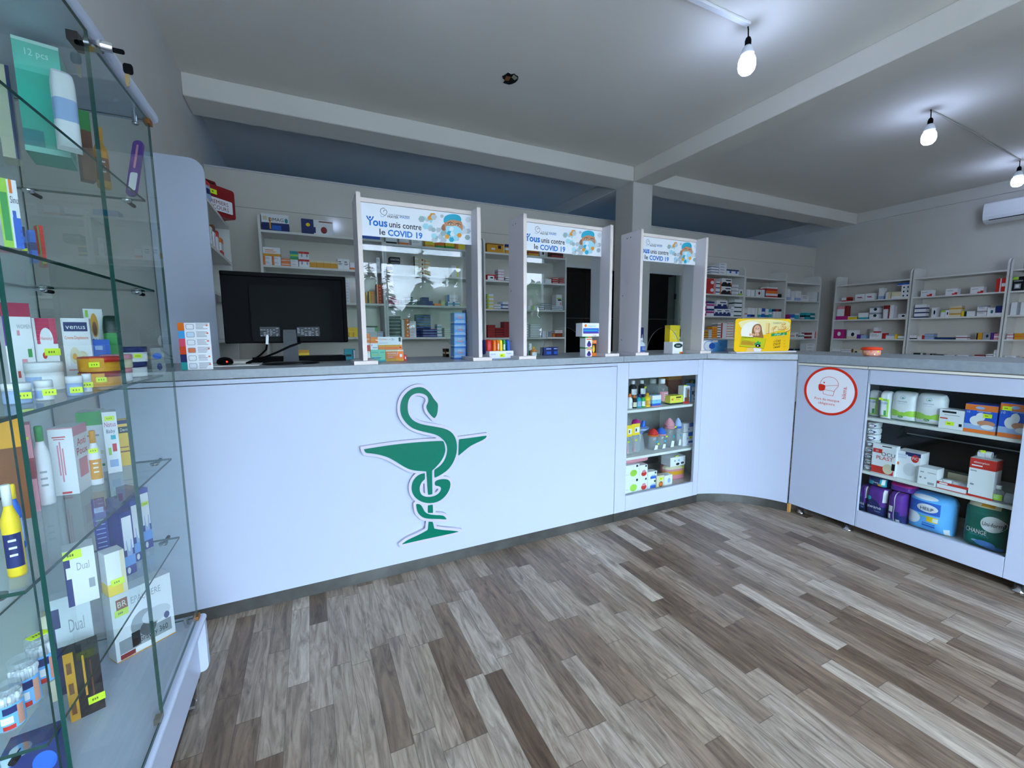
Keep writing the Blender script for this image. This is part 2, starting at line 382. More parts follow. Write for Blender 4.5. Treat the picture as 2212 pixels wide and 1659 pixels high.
# ------------------------------------------------------------------ counters
CF = 2.145
TOP = 1.105
def worktop(poly, label, z0=1.068, z1=TOP, group='grey worktop pieces'):
    g = G(); g.prism(poly, lambda u, v, t: (u, v, t), z0, z1, M_TOP)
    return tag(g.build('worktop', bevel=0.002), label, 'worktop', group)
worktop([(-0.74, CF - .02), (1.80, CF - .02), (1.80, 2.76), (-0.74, 2.76)], 'long grey worktop on the front counter carrying the computer monitor')
worktop([(1.803, CF - .02), (2.55, CF - .02), (2.55, 2.76), (1.803, 2.76)], 'short grey worktop on the glazed baby care counter')
worktop([(2.553, CF - .02), (2.965, 1.747), (3.55, 1.747), (3.55, 2.76), (2.553, 2.76)], 'grey worktop over the curved corner panel, under the yellow display')
worktop([(2.962, 0.2), (3.55, 0.2), (3.55, 1.744), (2.962, 1.744)], 'grey worktop on the raised counters at the mask notice side', 1.052)
# long counter
t = thing('counter_cabinet', 'long white front counter with the green pharmacy emblem on it', 'counter', (0, CF, 0))
g = G(); g.box(-0.74, 0, 0.06, 1.765, 0.02, 1.04, M_LAM); g.build('front_panel', t, bevel=0.0015)
g = G(); g.box(-0.74, -0.002, 1.044, 1.765, 0.02, 1.062, M_LAM); g.build('top_rail', t)
g = G(); g.box(-0.74, 0.004, 0, 1.765, 0.02, 0.06, M_STEEL); g.build('plinth', t)
g = G(); g.box(-0.74, 0.02, 0.06, -0.72, 0.58, 1.066, M_LAM); g.box(1.745, 0.02, 0.06, 1.765, 0.58, 1.066, M_LAM); g.box(-0.72, 0.02, 0.06, 1.745, 0.58, 0.08, M_LAM); g.build('carcass', t)
# glazed counter cabinets, local frame: x along the front, y into the cabinet
def glazed(t, W, D, left, xl, xr, o0, o1, z0, z1, ztop, shelves, back):
    g = G()
    if left > 0: g.box(0, 0, z0, left, 0.02, ztop, M_LAM)
    g.box(o1 + 0.0, 0, z0, W, 0.02, ztop, M_LAM)
    g.box(left + .0015, 0, z0, o1 - .0015, 0.02, o0[0], M_LAM); g.box(left + .0015, 0, o0[1], o1 - .0015, 0.02, ztop, M_LAM)
    g.build('front_frame', t, bevel=0.001)
    g = G(); g.box(left + .003, 0.022, o0[0] - .01, o1 - .003, 0.027, o0[1] + .01, M_GLASS); g.build('glass_door', t)
    g = G(); g.box(xl, 0.03, z0, xl + 0.018, D, ztop, M_SHELF); g.box(xr - 0.018, 0.03, z0, xr, D, ztop, M_SHELF); (g.box(left - 0.016, 0.03, z0, left, D, ztop, M_SHELF) if left > .05 else None)
    g.box(xl + .018, 0.03, 0.117, xr - .018, D, 0.135, M_SHELF); g.box(xl + .018, 0.03, ztop - .016, xr - .018, D, ztop, M_SHELF); g.box(xl + .018, D - .012, z0, xr - 0.018, D, ztop, back); g.build('carcass', t)
    for z in shelves:
        g = G(); g.box(xl + .019 if left < .05 else left + .002, 0.04, z - 0.018, xr - .019, D - .02, z, M_SHELF); g.build('shelf', t, bevel=0.001)
    return t
t = thing('counter_cabinet', 'white counter cabinet with a glass door full of baby bottles', 'counter', (1.768, CF, 0))
glazed(t, 0.77, 0.56, 0.092, 0, 0.94, (0.165, 0.955), 0.722, 0.06, 0, 1.062, (0.738, 0.412), mat('#9a9c99', 0.6))
g = G(); g.box(0, 0.004, 0, 0.77, 0.02, 0.06, M_STEEL); g.build('plinth', t)
# curved corner panel
a = Vector((2.545, 2.15)); b = Vector((2.965, 1.752)); mid = (a + b) / 2; nrm = Vector((b.y - a.y, -(b.x - a.x))).normalized(); nrm = nrm if nrm.x > 0 else -nrm
sag = 0.072; c2 = (b - a).length / 2; R = c2 * c2 / (2 * sag) + sag / 2; ctr = mid + nrm * (sag - R); th0 = math.atan2(a.y - ctr.y, a.x - ctr.x); th1 = math.atan2(b.y - ctr.y, b.x - ctr.x)
def arc(r, n=24): return [(ctr.x + r * math.cos(th0 + (th1 - th0) * k / n), ctr.y + r * math.sin(th0 + (th1 - th0) * k / n)) for k in range(n + 1)]
t = thing('corner_panel', 'curved white corner panel joining the two counter runs', 'counter panel', (0, 0, 0))
def strip(name, r0, r1, z0, z1, m):
    g = G(); i = arc(r0); o = arc(r1); n = len(i)
    P = i + o[::-1]
    g.prism(P, lambda u, v, tt: (u, v, tt), z0, z1, m); return g.build(name, t)
strip('front_panel', R, R + 0.018, 0.062, 1.06, M_LAM); strip('plinth', R + .004, R + 0.02, 0, 0.062, M_STEEL)
g = G(); g.box(2.97, 1.735, 0, 2.99, 1.75, 0.06, mat('#c09050', 0.6)); g.build('plinth_end', t)
# raised counter on the right
RX = 2.98
def leg(t, x, y):
    g = G(); g.lathe([(0.028, 0), (0.028, 0.006), (0.019, 0.012), (0.019, 0.062)], M_CHROME, (x, y, 0), 16); return g.build('leg', t)
R_90 = -math.pi / 2
t = thing('counter_cabinet', 'white counter cabinet carrying the round mask notice, on chrome legs', 'counter', (RX, 1.748, 0), R_90)
g = G(); g.box(0, 0, 0.062, 0.398, 0.018, 1.03, M_LAM); g.build('front_panel', t, bevel=0.001)
g = G(); g.box(0, 0.018, 0.062, 0.018, 0.54, 1.051, M_LAM); g.box(0.185, 0.018, 0.062, 0.203, 0.54, 1.051, M_LAM); g.box(0.018, 0.018, 0.062, 0.185, 0.54, 0.08, M_LAM); g.build('carcass', t)
g = G(); g.box(0, -0.010, 1.034, 0.398, 0.02, 1.047, mat('#e6e3d6', 0.4)); g.box(0, -.004, 1.047, .398, .02, 1.052, mat('#77756c', .5)); g.build('top_rail', t)
leg(t, 0.05, 0.06); leg(t, 0.34, 0.06)
t = thing('counter_cabinet', 'white counter cabinet with a glass front of diapers and dressings, on chrome legs', 'counter', (RX, 1.346, 0), R_90)
glazed(t, 1.10, 0.54, 0.004, -.19, 1.10, (0.165, 0.945), 0.622, 0.062, 0, 1.03, (0.74, 0.411), mat('#1c1e20', 0.3))
g = G(); g.box(0, -0.010, 1.034, 1.10, 0.02, 1.047, mat('#e6e3d6', 0.4)); g.box(0, -.004, 1.047, 1.10, .02, 1.052, mat('#77756c', .5)); g.build('top_rail', t)
g = G(); g.tube([(0.02, 0.48, 0.60), (0.60, 0.48, 0.60)], 0.004, M_ALU, 6); g.build('hanging_rail', t)
leg(t, 0.665, 0.06); leg(t, 1.02, 0.06); leg(t, 0.1, 0.46)
# ------------------------------------------------------------------ pharmacy emblem
SN = [(0.5670, 0.8181), (0.5806, 0.8329), (0.5867, 0.8668), (0.5874, 0.8924), (0.5779, 0.9045), (0.5641, 0.9224), (0.5517, 0.9458), (0.5315, 0.9696), (0.5123, 0.9819), (0.4902, 0.9859), (0.4627, 0.9820), (0.4351, 0.9672), (0.4128, 0.9440), (0.3984, 0.9149), (0.3934, 0.8769), (0.3987, 0.8461), (0.4139, 0.8170), (0.4400, 0.7866), (0.4724, 0.7665), (0.5167, 0.7505), (0.5677, 0.7336), (0.5962, 0.7160), (0.6191, 0.6901), (0.6314, 0.6593), (0.6294, 0.6241), (0.6167, 0.5903), (0.5954, 0.5637), (0.5627, 0.5459), (0.5586, 0.5424), (0.5576, 0.5055), (0.5615, 0.5007), (0.5911, 0.5110), (0.6272, 0.5294), (0.6579, 0.5609), (0.6769, 0.6001), (0.6849, 0.6349), (0.6845, 0.6766), (0.6732, 0.7134), (0.6499, 0.7423), (0.6149, 0.7605), (0.5687, 0.7738), (0.5178, 0.7874), (0.4845, 0.7991), (0.4574, 0.8158), (0.4417, 0.8367), (0.4316, 0.8626), (0.4318, 0.9014), (0.4392, 0.9284), (0.4534, 0.9468), (0.4783, 0.9551), (0.5003, 0.9537), (0.5224, 0.9450), (0.5360, 0.9300), (0.5383, 0.9130), (0.5340, 0.8992), (0.5251, 0.8830), (0.5312, 0.8599), (0.5475, 0.8358), (0.5630, 0.8196)]
BOWL = [(0.2140, 0.6973), (0.2165, 0.6975), (0.3193, 0.7025), (0.4264, 0.7038), (0.5380, 0.6994), (0.6045, 0.6947), (0.6132, 0.6907), (0.6202, 0.6606), (0.6208, 0.6370), (0.6112, 0.6088), (0.5929, 0.5817), (0.5689, 0.5586), (0.5487, 0.5433), (0.5463, 0.5401), (0.5453, 0.4174), (0.5440, 0.4135), (0.5243, 0.4139), (0.5215, 0.4167), (0.5191, 0.4750), (0.5170, 0.5398), (0.5142, 0.5431), (0.4714, 0.5511), (0.4328, 0.5637), (0.4005, 0.5854), (0.3585, 0.6195), (0.3275, 0.6421), (0.2915, 0.6590), (0.2559, 0.6708), (0.2232, 0.6777), (0.2185, 0.6848)]
RIM = [(0.6957, 0.6908), (0.6988, 0.6928), (0.7772, 0.6930), (0.8534, 0.6955), (0.8566, 0.6921), (0.8520, 0.6835), (0.8338, 0.6727), (0.7955, 0.6607), (0.7577, 0.6470), (0.7201, 0.6215), (0.6927, 0.6028), (0.6910, 0.6055)]
COIL = [(0.5071, 0.5342), (0.5087, 0.5316), (0.5079, 0.5031), (0.5049, 0.4995), (0.4922, 0.4910), (0.4802, 0.4696), (0.4783, 0.4465), (0.4845, 0.4249), (0.5012, 0.4085), (0.5298, 0.4011), (0.5589, 0.4019), (0.5828, 0.4140), (0.5939, 0.4330), (0.5895, 0.4457), (0.5779, 0.4536), (0.5604, 0.4577), (0.5580, 0.4776), (0.5729, 0.4871), (0.6024, 0.4885), (0.6320, 0.4808), (0.6449, 0.4638), (0.6431, 0.4369), (0.6304, 0.4089), (0.6058, 0.3829), (0.5757, 0.3672), (0.5346, 0.3657), (0.4945, 0.3777), (0.4612, 0.4026), (0.4424, 0.4321), (0.4367, 0.4622), (0.4416, 0.4932), (0.4592, 0.5194), (0.4821, 0.5321)]
TAIL = [(0.4603, 0.3763), (0.4800, 0.3709), (0.4909, 0.3529), (0.5016, 0.3254), (0.5214, 0.3084), (0.5562, 0.2968), (0.5975, 0.2875), (0.6122, 0.2755), (0.6191, 0.2619), (0.6149, 0.2609), (0.5674, 0.2735), (0.5265, 0.2822), (0.4921, 0.2950), (0.4699, 0.3184), (0.4605, 0.3439), (0.4580, 0.3738)]
STEM = [(0.5186, 0.3555), (0.5216, 0.3573), (0.5437, 0.3569), (0.5460, 0.3552), (0.5460, 0.3132), (0.5442, 0.3112), (0.5198, 0.3159), (0.5176, 0.3187)]
FOOT = [(0.5202, 0.2666), (0.5226, 0.2674), (0.5411, 0.2624), (0.5440, 0.2594), (0.5496, 0.2255), (0.5530, 0.2212), (0.5955, 0.2055), (0.6437, 0.1922), (0.6842, 0.1786), (0.6829, 0.1764), (0.6311, 0.1751), (0.5235, 0.1753), (0.4314, 0.1748), (0.3809, 0.1731), (0.3793, 0.1758), (0.4094, 0.1916), (0.4607, 0.2042), (0.5119, 0.2214), (0.5150, 0.2256)]
t = thing('pharmacy_emblem', 'green snake and bowl pharmacy emblem on a white backing on the front counter', 'emblem', (0, CF, 0))
M_GRN = mat('#006c53', 0.25, 0, .15); M_EW = mat('#c6c1d4', 0.45); M_GRN2 = mat('#00543f', 0.4)
g = G()
for k, P in enumerate((SN, BOWL, RIM, COIL, TAIL, STEM, FOOT)):
    Q = offset_poly(chaikin(P, 1), 0.0145); g.prism(Q, XZ(0), -0.001 * (1 + .05 * k), -0.021 - .00015 * k, M_EW)
g.build('backing', t)
for nm, L in (('snake', (SN, COIL, TAIL)), ('bowl', (BOWL, RIM, STEM, FOOT))):
    g = G()
    for P in L: g.prism(chaikin(P, 2), XZ(0), -0.0222, -0.0242, M_GRN, M_GRN2)
    g.build(nm, t)
# ------------------------------------------------------------------ mask notice
t = thing('mask_notice', 'round white sticker with a red ring telling people to wear a mask', 'notice', (RX - 0.0005, 1.547, 0.877), R_90)
RED = mat('#d42a10', 0.4); WHT = mat('#f0f2f6', 0.35)
g = G(); g.prism(oval(0, 0, .154, .154, 64), XZ(0), -0.0002, -0.0008, WHT); g.build('disc', t)
g = G(); i = oval(0, 0, .139, .139, 64); o = oval(0, 0, .154, .154, 64)
for k in range(64): g.face([(o[k][0], -.0014, o[k][1]), (o[(k + 1) % 64][0], -.0014, o[(k + 1) % 64][1]), (i[(k + 1) % 64][0], -.0014, i[(k + 1) % 64][1]), (i[k][0], -.0014, i[k][1])], RED)
g.build('red_ring', t)
g = G()
def stroke(g, P, wd, y, m, closed=False):
    n = len(P)
    for k in range(n if closed else n - 1):
        a = Vector(P[k]); b = Vector(P[(k + 1) % n]); d = (b - a)
        if d.length < 1e-6: continue
        d.normalize(); p = Vector((-d.y, d.x)) * wd / 2; a2 = a - d * wd * .25; b2 = b + d * wd * .25
        g.face([(q.x, y, q.y) for q in (a2 - p, b2 - p, b2 + p, a2 + p)], m)
S = 0.154 / 265.0
def hd(P): return [((x - 432) * S, (302 - z) * S) for x, z in P]
stroke(g, hd([(332,225),(340,195),(360,165),(390,148),(420,143),(455,147),(485,165),(505,190),(513,215),(512,240),(498,262),(482,285),(474,315),(470,348),(420,345),(372,336),(368,310)]), .0022, -.0016, RED)
stroke(g, hd([(388,248),(440,238),(508,228)]), .002, -.0017, RED); stroke(g, hd([(386,288),(430,294),(476,298)]), .002, -.0017, RED)
g.face([(x, -.0018, z) for x, z in chaikin(hd([(318,235),(335,228),(375,235),(388,245),(386,285),(375,300),(340,308),(322,300),(316,265)]), 2)], RED)
g.face([(x, -.0018, z) for x, z in hd(oval(372, 211, 8, 8, 12))], RED)
g.text('Port du masque', (-0.012, -.0016, -0.062), (1, 0, -0.02), (0, 0, 1), .016, RED, 'c', .178); g.text('obligatoire', (-0.012, -.0016, -0.088), (1, 0, -0.02), (0, 0, 1), .016, RED, 'c', .125)
g.text('hikma.', (0.094, -.0016, -0.038), (0, 0, 1), (-1, 0, 0), .024, RED, 'l', .078)
g.build('print', t)
# ------------------------------------------------------------------ protective screens on the counter
def banner(g, W, H, y):
    g.box(0, y, 0, W, y + .006, H, mat('#eef1f7', 0.3)); y -= .0008
    u = lambda x, z: (((0.32963*(x-1100)+-0.01484*(z-580))/1000+0.27893)/((-0.06583*(x-1100)+-0.01589*(z-580))/1000+1), ((0.03042*(x-1100)+-0.33635*(z-580))/1000+0.08039)/((-0.06583*(x-1100)+-0.01589*(z-580))/1000+1))
    BL = mat('#1f74c8', 0.4); DK = mat('#22262c', 0.4); LB = mat('#8fb4de', .4)
    dx = Vector((1, 0, 0)); dz = Vector((0, 0, 1)); kk = 0.000335
    def tx(s, x, z, h, wd, m, bold=.012): p = u(x, z); g.text(s, (p[0], y, p[1]), dx, dz, h * kk, m, 'l', wd * kk, True, bold)
    tx('ous', 452, 602, 112, 212, BL, .03); tx('unis contre', 697, 626, 88, 488, DK); tx('le', 553, 738, 88, 84, DK); tx('COVID 19', 677, 752, 86, 525, BL, .03)
    stroke(g, [u(*p) for p in ((360,460),(378,495),(405,525),(435,515),(458,470))], 17 * kk, y, BL); stroke(g, [u(*p) for p in ((410,520),(412,592))], 22 * kk, y - .0002, BL)
    g.face([(p[0], y - .0003, p[1]) for p in [u(*q) for q in oval(408, 480, 17, 18, 12)]], BL)
    stroke(g, [u(*p) for p in ((632,350),(600,342),(570,358),(562,395),(585,430),(632,455),(655,430),(662,395),(650,372),(620,372),(608,400))], 6 * kk, y, DK)
    stroke(g, [u(*p) for p in ((562,440),(575,468),(605,472),(632,455))], 6 * kk, y, LB)
    tx('Les Laboratoires', 695, 446, 24, 306, mat('#8d949c', .4)); tx('FRATER', 672, 484, 32, 160, DK); tx('-RAZES', 845, 490, 32, 156, BL)
    Y2 = y
    hn = [0]
    def hexa(x, z, r, m, yy):
        if not (300 + r < x < 1925 - r and 400 + (x - 1280) * .13 + r * .7 < z < 925 + (x - 1900) * .1 - r): return
        hn[0] += 1; yy -= .000004 * hn[0]; g.face([(p[0], yy, p[1]) for p in [u(x + r * math.cos(math.pi / 3 * k), z + r * math.sin(math.pi / 3 * k)) for k in range(6)]], m)
    random.seed(11); pal = [mat(c, .45) for c in ('#b9c4cb', '#d6dde2', '#a8dbe6', '#e9eef2', '#c2cbd0', '#9fb4b8')]
    for k in range(46):
        x = random.uniform(1180, 1900); z = random.uniform(420, 830)
        if x < 1330 and z > 650: continue
        hexa(x, z, random.uniform(26, 52), pal[k % 6], Y2 - .0001 - .00001 * k)
    OR = mat('#e39a3a', .45); TQ = mat('#33a9c4', .45); SKN = mat('#c98f6b', .5); SK2 = mat('#a9714f', .5); MSK = mat('#a7dcec', .4)
    y3 = y - .0008
    for x, z, r, m in ((1345, 470, 58, OR), (1300, 490, 36, OR), (1440, 425, 55, pal[3]), (1380, 560, 55, pal[3]), (1240, 615, 48, pal[2]), (1795, 490, 38, OR), (1360, 480, 46, pal[4])): hexa(x, z, r, m, y3 - .0001)
    def pl(P, m, yy): g.face([(p[0], yy, p[1]) for p in [u(*q) for q in P]], m)
    pl(chaikin([(1470, 640), (1500, 575), (1540, 600), (1530, 690), (1485, 675)], 2), SK2, y3 - .0002)
    pl(chaikin([(1510, 540), (1560, 490), (1650, 470), (1740, 500), (1785, 560), (1795, 640), (1780, 720), (1700, 800), (1600, 800), (1540, 700)], 2), SKN, y3 - .0003)
    pl(chaikin([(1505, 570), (1510, 480), (1570, 440), (1660, 430), (1740, 450), (1775, 500), (1765, 550), (1700, 525), (1620, 515), (1560, 540)], 1), TQ, y3 - .0004)
    pl(chaikin([(1535, 605), (1620, 612), (1700, 605), (1785, 670), (1770, 740), (1710, 830), (1640, 850), (1570, 780), (1545, 700)], 1), MSK, y3 - .0004)
    for P in (((1570, 568), (1610, 552), (1650, 572)), ((1690, 580), (1725, 572), (1760, 592))): stroke(g, [u(*p) for p in P], 9 * kk, y3 - .0006, DK)
    for x, z in ((1615, 582), (1722, 598)): pl(oval(x, z, 24, 11, 12), mat('#e8e2dc', .5), y3 - .0006); pl(oval(x, z, 11, 11, 10), DK, y3 - .0008)
    for x, z, r, m in ((1560, 770, 36, OR), (1740, 750, 38, OR), (1625, 655, 38, pal[3]), (1590, 720, 40, TQ), (1690, 700, 42, MSK), (1640, 730, 40, pal[3]), (1625, 815, 40, TQ), (1690, 790, 38, MSK), (1820, 690, 46, pal[1]), (1500, 720, 46, pal[5]), (1430, 670, 40, pal[0])): hexa(x, z, r, m, y3 - .0007 - .00001 * (x % 7))
def screen_stand(x0, x1, label):
    W = x1 - x0; t = thing('protective_screen', label, 'counter screen', (x0, 2.18, TOP), 0, 'counter screens with printed banners')
    pw = mat('#d9d4da', 0.45); ed = mat('#e6d9d2', 0.5)
    for x in (0, W - .02):
        g = G(); g.box(x, 0.0015, 0.018, x + .02, 0.195, 0.808, pw); g.box(x - .0002, 0, 0.018, x + .0202, 0.0014, 0.808, ed)
        s = -1 if x == 0 else 1; xs = x - .0006 if x == 0 else x + .0206
        for y, z in ((0.10, 0.775), (0.135, 0.775), (0.165, 0.40), (0.165, 0.10)):
            g.face([(xs, y + a * s, z + b) for a, b in oval(0, 0, .004, .004, 8)], M_BLACK)
        g.build('side_board', t)
        g = G(); g.box(x - .045, -0.03, 0, x + .065, 0.16, 0.0175, pw); g.box(x - .045, -0.0308, 0, x + .065, -.03, 0.0175, ed); g.build('base_block', t)
    g = G(); g.box(0.02, 0.085, 0.79, W - .02, 0.105, 0.81, ed); g.build('cross_rail', t)
    g = G(); bo = G(); banner(g, W - 0.042, 0.157, 0.0); o = g.build('banner', t, (0.021, 0.088, 0.631))
    # clear sheet with an arched opening at the bottom
    Wd = W - .042; H = 0.63; rx, rz = 0.158, 0.185; A = [(Wd / 2 + .02 + rx * math.cos(math.pi * k / 20), rz * math.sin(math.pi * k / 20)) for k in range(21)]
    P = [(Wd, 0.002), (Wd, H), (0, H), (0, 0.002)] + [(a, max(b, .002)) for a, b in A[::-1]]
    g = G(); n = len(P)
    for k in range(21 - 1):
        a, b = A[k], A[k + 1]
        for yy, fl in ((0, 0), (0.004, 1)):
            q = [(a[0], yy, max(a[1], .002)), (a[0], yy, H), (b[0], yy, H), (b[0], yy, max(b[1], .002))]
            g.face(q if fl else q[::-1], M_PLEXI)
        g.face([(a[0], 0, a[1]), (a[0], .004, a[1]), (b[0], .004, b[1]), (b[0], 0, b[1])], mat('#8c9a98', 0.3))
    for xa, xb in ((A[0][0], Wd), (0, A[-1][0])):
        g.face([(xa, 0, .002), (xb, 0, .002), (xb, 0, H), (xa, 0, H)], M_PLEXI); g.face([(xa, .004, .002), (xa, .004, H), (xb, .004, H), (xb, .004, .002)], M_PLEXI)
    g.build('clear_sheet', t, (0.021, 0.095, 0))
    return t
screen_stand(0.237, 0.860, 'protective counter screen beside the monitor, with banner and arched opening')
screen_stand(1.115, 1.738, 'protective counter screen in the middle of the three, above the long counter end')
screen_stand(1.963, 2.572, 'protective counter screen standing in front of the column and black doorway')
# ------------------------------------------------------------------ computer corner
t = thing('computer_monitor', 'black computer monitor seen from behind, on the front counter', 'monitor', (-0.083, 2.43, TOP), math.radians(2))
g = G(); g.box(-0.275, -0.005, 0.105, 0.275, 0.02, 0.442, M_BLACK, 0.004); g.build('screen_housing', t)
g = G(); g.prism(rrect(-0.16, 0.112, 0.195, 0.385, .02), XZ(0), -0.002, -0.028, mat('#07090b', 0.6, 0, .1)); g.build('rear_cover', t, bevel=0.003)
g = G(); g.box(-0.275, -0.012, 0.425, 0.275, 0.02, 0.445, M_BLACK, .003); g.box(0.255, -0.012, 0.11, 0.275, 0.02, 0.435, M_BLACK, .003); g.build('rear_rim', t)
random.seed(3)
for x0, x1, z0, z1 in ((-.125, -.045, .14, .182), (.035, .135, .14, .182)):
    g = G(); g.box(x0 - .002, -.0288, z0 - .002, x1 + .002, -.0282, z1 + .002, mat('#14181c', .4))
    for r in range(6):
        for c in range(6):
            if random.random() < 0.62:
                x = x0 + (x1 - x0) * c / 6; z = z0 + (z1 - z0) * r / 6; e = x + (x1 - x0) * random.uniform(.06, .14); g.face([(x, -.0290, z), (e, -.0290, z), (e, -.0290, z + .003), (x, -.0290, z + .003)], mat('#858b92', .6))
    g.build('rear_label', t)
g = G(); g.prism([(-.035, 0.005), (.035, 0.005), (.028, 0.17), (-.028, 0.17)], XZ(0), -0.05, -0.03, mat('#121a24', 0.4, 0, .3)); g.build('stand_neck', t, bevel=0.006)
g = G(); g.lathe([(0.13, 0), (0.13, .005), (0.09, .011), (0.03, .014)], mat('#0a0b0d', 0.3, 0, .3), (0, -0.02, 0), 32, None, .72); g.build('stand_base', t)
g = G(); g.tube([(-.098, -.03, .14), (-.098, -.055, .125), (-.1, -.055, .10)], .0065, mat('#e4e6e8', .4), 10); g.tube([(-.1, -.055, .10), (-.105, -.055, .075), (-.13, -.03, .05), (-.17, .02, .02), (-.2, .06, .006)], .0045, M_BLACK, 8); g.build('video_cable', t)
g = G(); g.tube([(.04, -.035, .13), (.045, -.06, .105), (.0, -.062, .09), (-.06, -.06, .06), (-.13, -.02, .03), (-.19, .06, .006)], .005, M_BLACK, 8); g.build('power_cable', t)
g = G(); g.prism([(-.20, -.02), (.25, -.02), (.235, .10), (-.18, .10)], lambda u, v, tt: (u, v, tt), 0.0, 0.03, M_BLACK); o = g.build('keyboard_tray', None, (-0.065, 2.56, TOP), 0, .004); tag(o, 'black keyboard tray lying behind the monitor foot', 'keyboard tray')
t = thing('computer_mouse', 'black computer mouse with a small red light beside the monitor', 'mouse', (-0.365, 2.42, TOP), .3)
g = G(); g.lathe([(.03, 0), (.034, .008), (.031, .02), (.02, .03), (.004, .034)], M_BLACK, (0, 0, .007), 24, None, 1.55); g.build('mouse_body', t)
g = G(); g.box(-.003, -.0535, .018, .003, -.049, .024, mat('#ff2010', .3, 0, .5, 3)); g.build('indicator_light', t)
g = G(); g.box(-0.43, 2.36, TOP, -0.22, 2.55, TOP + .003, mat('#e6e4de', .6)); tag(g.build('paper_sheet'), 'white paper sheet lying under the computer mouse', 'paper')
g = G(); g.box(-0.42, 2.56, TOP, -0.275, 2.74, TOP + .012, mat('#d9d6cc', .6), .002); tag(g.build('paper_stack'), 'thin stack of papers lying left of the keyboard tray', 'papers')
# leaflet with colour index
t = thing('leaflet', 'upright white leaflet with coloured index tabs at the end of the worktop', 'leaflet', (-0.487, 2.205, TOP), math.radians(-4))
g = G(); g.box(0, 0, 0, .112, .0025, .197, mat('#f2f4f8', .35)); g.build('card', t)
g = G()
for k, c in enumerate(('#e2711d', '#4aa3df', '#e5526e', '#e0461f', '#2a2f63', '#2d9a97')): g.box(0, -.0012, .197 - .0329 * (k + 1), .022, -.0002, .197 - .0329 * k, mat(c, .4))
g.build('index_tabs', t)
g = G(); random.seed(2)
for k in range(6):
    z = .197 - .0329 * (k + .5); g.prism(rrect(.028, z - .011, .056, z + .011, .004), XZ(0), -.0004, -.001, mat('#9aa3b2', .4)); g.prism(rrect(.030, z - .009, .054, z + .009, .003), XZ(0), -.0011, -.0013, mat(('#f3f4f8', '#cfe3f5', '#eef0f4', '#e07a52', '#f2f2f4', '#e8ebf2')[k], .4))
    for r in range(5): zz = z + .011 - r * .0052; g.box(.063, -.0008, zz, .063 + random.uniform(.025, .044), -.0003, zz + .0016, mat('#5a6270', .5))
    g.face([(a, -.001, b) for a, b in oval(.102, z + .006, .004, .004, 10)], mat('#e07a5a', .4))
g.build('print', t)
# ------------------------------------------------------------------ shelving
def bay(name_label, x0, x1, y0, y1, shelves, tops, o=(0, 0, 0), rz=0.0, low=0.93, group='wall shelving bays'):
    # local frame: x along the wall, y from front edge (0) to the wall
    t = thing('shelving_unit', name_label, 'shelving unit', o, rz, group); D = y1 - y0
    for x, tp in ((x0, tops[0]), (x1 - .02, tops[1])):
        g = G(); zz = max(shelves) + .004
        P = [(0, 0), (D, 0), (D, tp), (0.0, tp)] if tp <= max(shelves) + .03 else [(0, 0), (D, 0), (D, tp)] + [(0.07 - 0.07 * math.sin(math.radians(k * 15)), tp - .07 + .07 * math.cos(math.radians(k * 15))) for k in range(7)]
        g.prism(P, lambda u, v, tt: (tt, u, v), x, x + .02, M_SHELF); g.build('side_panel', t, bevel=0.001)
    g = G(); g.box(x0 + .02, D - .008, 0, x1 - .02, D, max(shelves), M_PART); g.build('back_panel', t)
    for z in shelves:
        g = G(); g.box(x0 + .02, 0.004, z - .02, x1 - .02, D - .008, z, M_SHELF); g.build('shelf', t, bevel=0.001)
    for a, b in ((x0 + .022, (x0 + x1) / 2 - .001), ((x0 + x1) / 2 + .001, x1 - .022)):
        g = G(); g.box(a, 0.0, 0.06, b, 0.018, low, M_SHELF); d = g.build('cabinet_door', t, bevel=0.001)
    g = G(); g.box(x0 + .02, 0.018, low, x1 - .02, D - .008, low + .018, M_SHELF); g.build('ledge', t)
    return t
bay('pale shelving bay on the partition behind the monitor', -0.345, 0.725, 4.45, 4.745, (2.175, 1.873, 1.556, 1.225), (2.32, 2.175), (0, 4.45, 0))
bay('pale shelving bay on the partition behind the first screen', 0.727, 1.767, 4.45, 4.745, (2.15, 1.858, 1.55, 1.218), (2.16, 2.30), (0, 4.45, 0))
bay('pale shelving bay on the partition behind the middle screen, by the black doorway', 1.785, 2.86, 4.45, 4.745, (2.148, 1.847, 1.53, 1.207), (2.30, 2.16), (0, 4.45, 0))
bay('pale shelving bay on the partition beside the column screen', 5.10, 6.09, 4.45, 4.745, (2.115, 1.82, 1.50, 1.171), (2.25, 2.25), (0, 4.45, 0))
bay('pale shelving bay on the partition behind the yellow display', 6.092, 7.10, 4.45, 4.745, (2.10, 1.815, 1.494, 1.166), (2.11, 2.24), (0, 4.45, 0))
bay('pale shelving bay on the partition in the far corner', 7.102, 8.06, 4.45, 4.745, (2.075, 1.782, 1.474, 1.147, 0.90), (2.09, 2.22), (0, 4.45, 0), 0, .5)
bay('pale shelving bay on the side wall nearest the far corner', 0, 1.0, 0, 0.31, (2.025, 1.755, 1.457, 1.147, 0.858), (2.17, 2.17), (8.0, 4.20, 0), R_90, .5, 'side wall shelving bays')
bay('pale shelving bay on the side wall, middle of the visible ones', 0, .95, 0, 0.31, (2.025, 1.755, 1.455, 1.145, 0.86), (2.17, 2.17), (8.0, 3.185, 0), R_90, .5, 'side wall shelving bays')
bay('pale shelving bay on the side wall under the air conditioner', 0, .95, 0, 0.31, (2.02, 1.755, 1.455, 1.15, 0.86), (2.17, 2.17), (8.0, 2.225, 0), R_90, .5, 'side wall shelving bays')
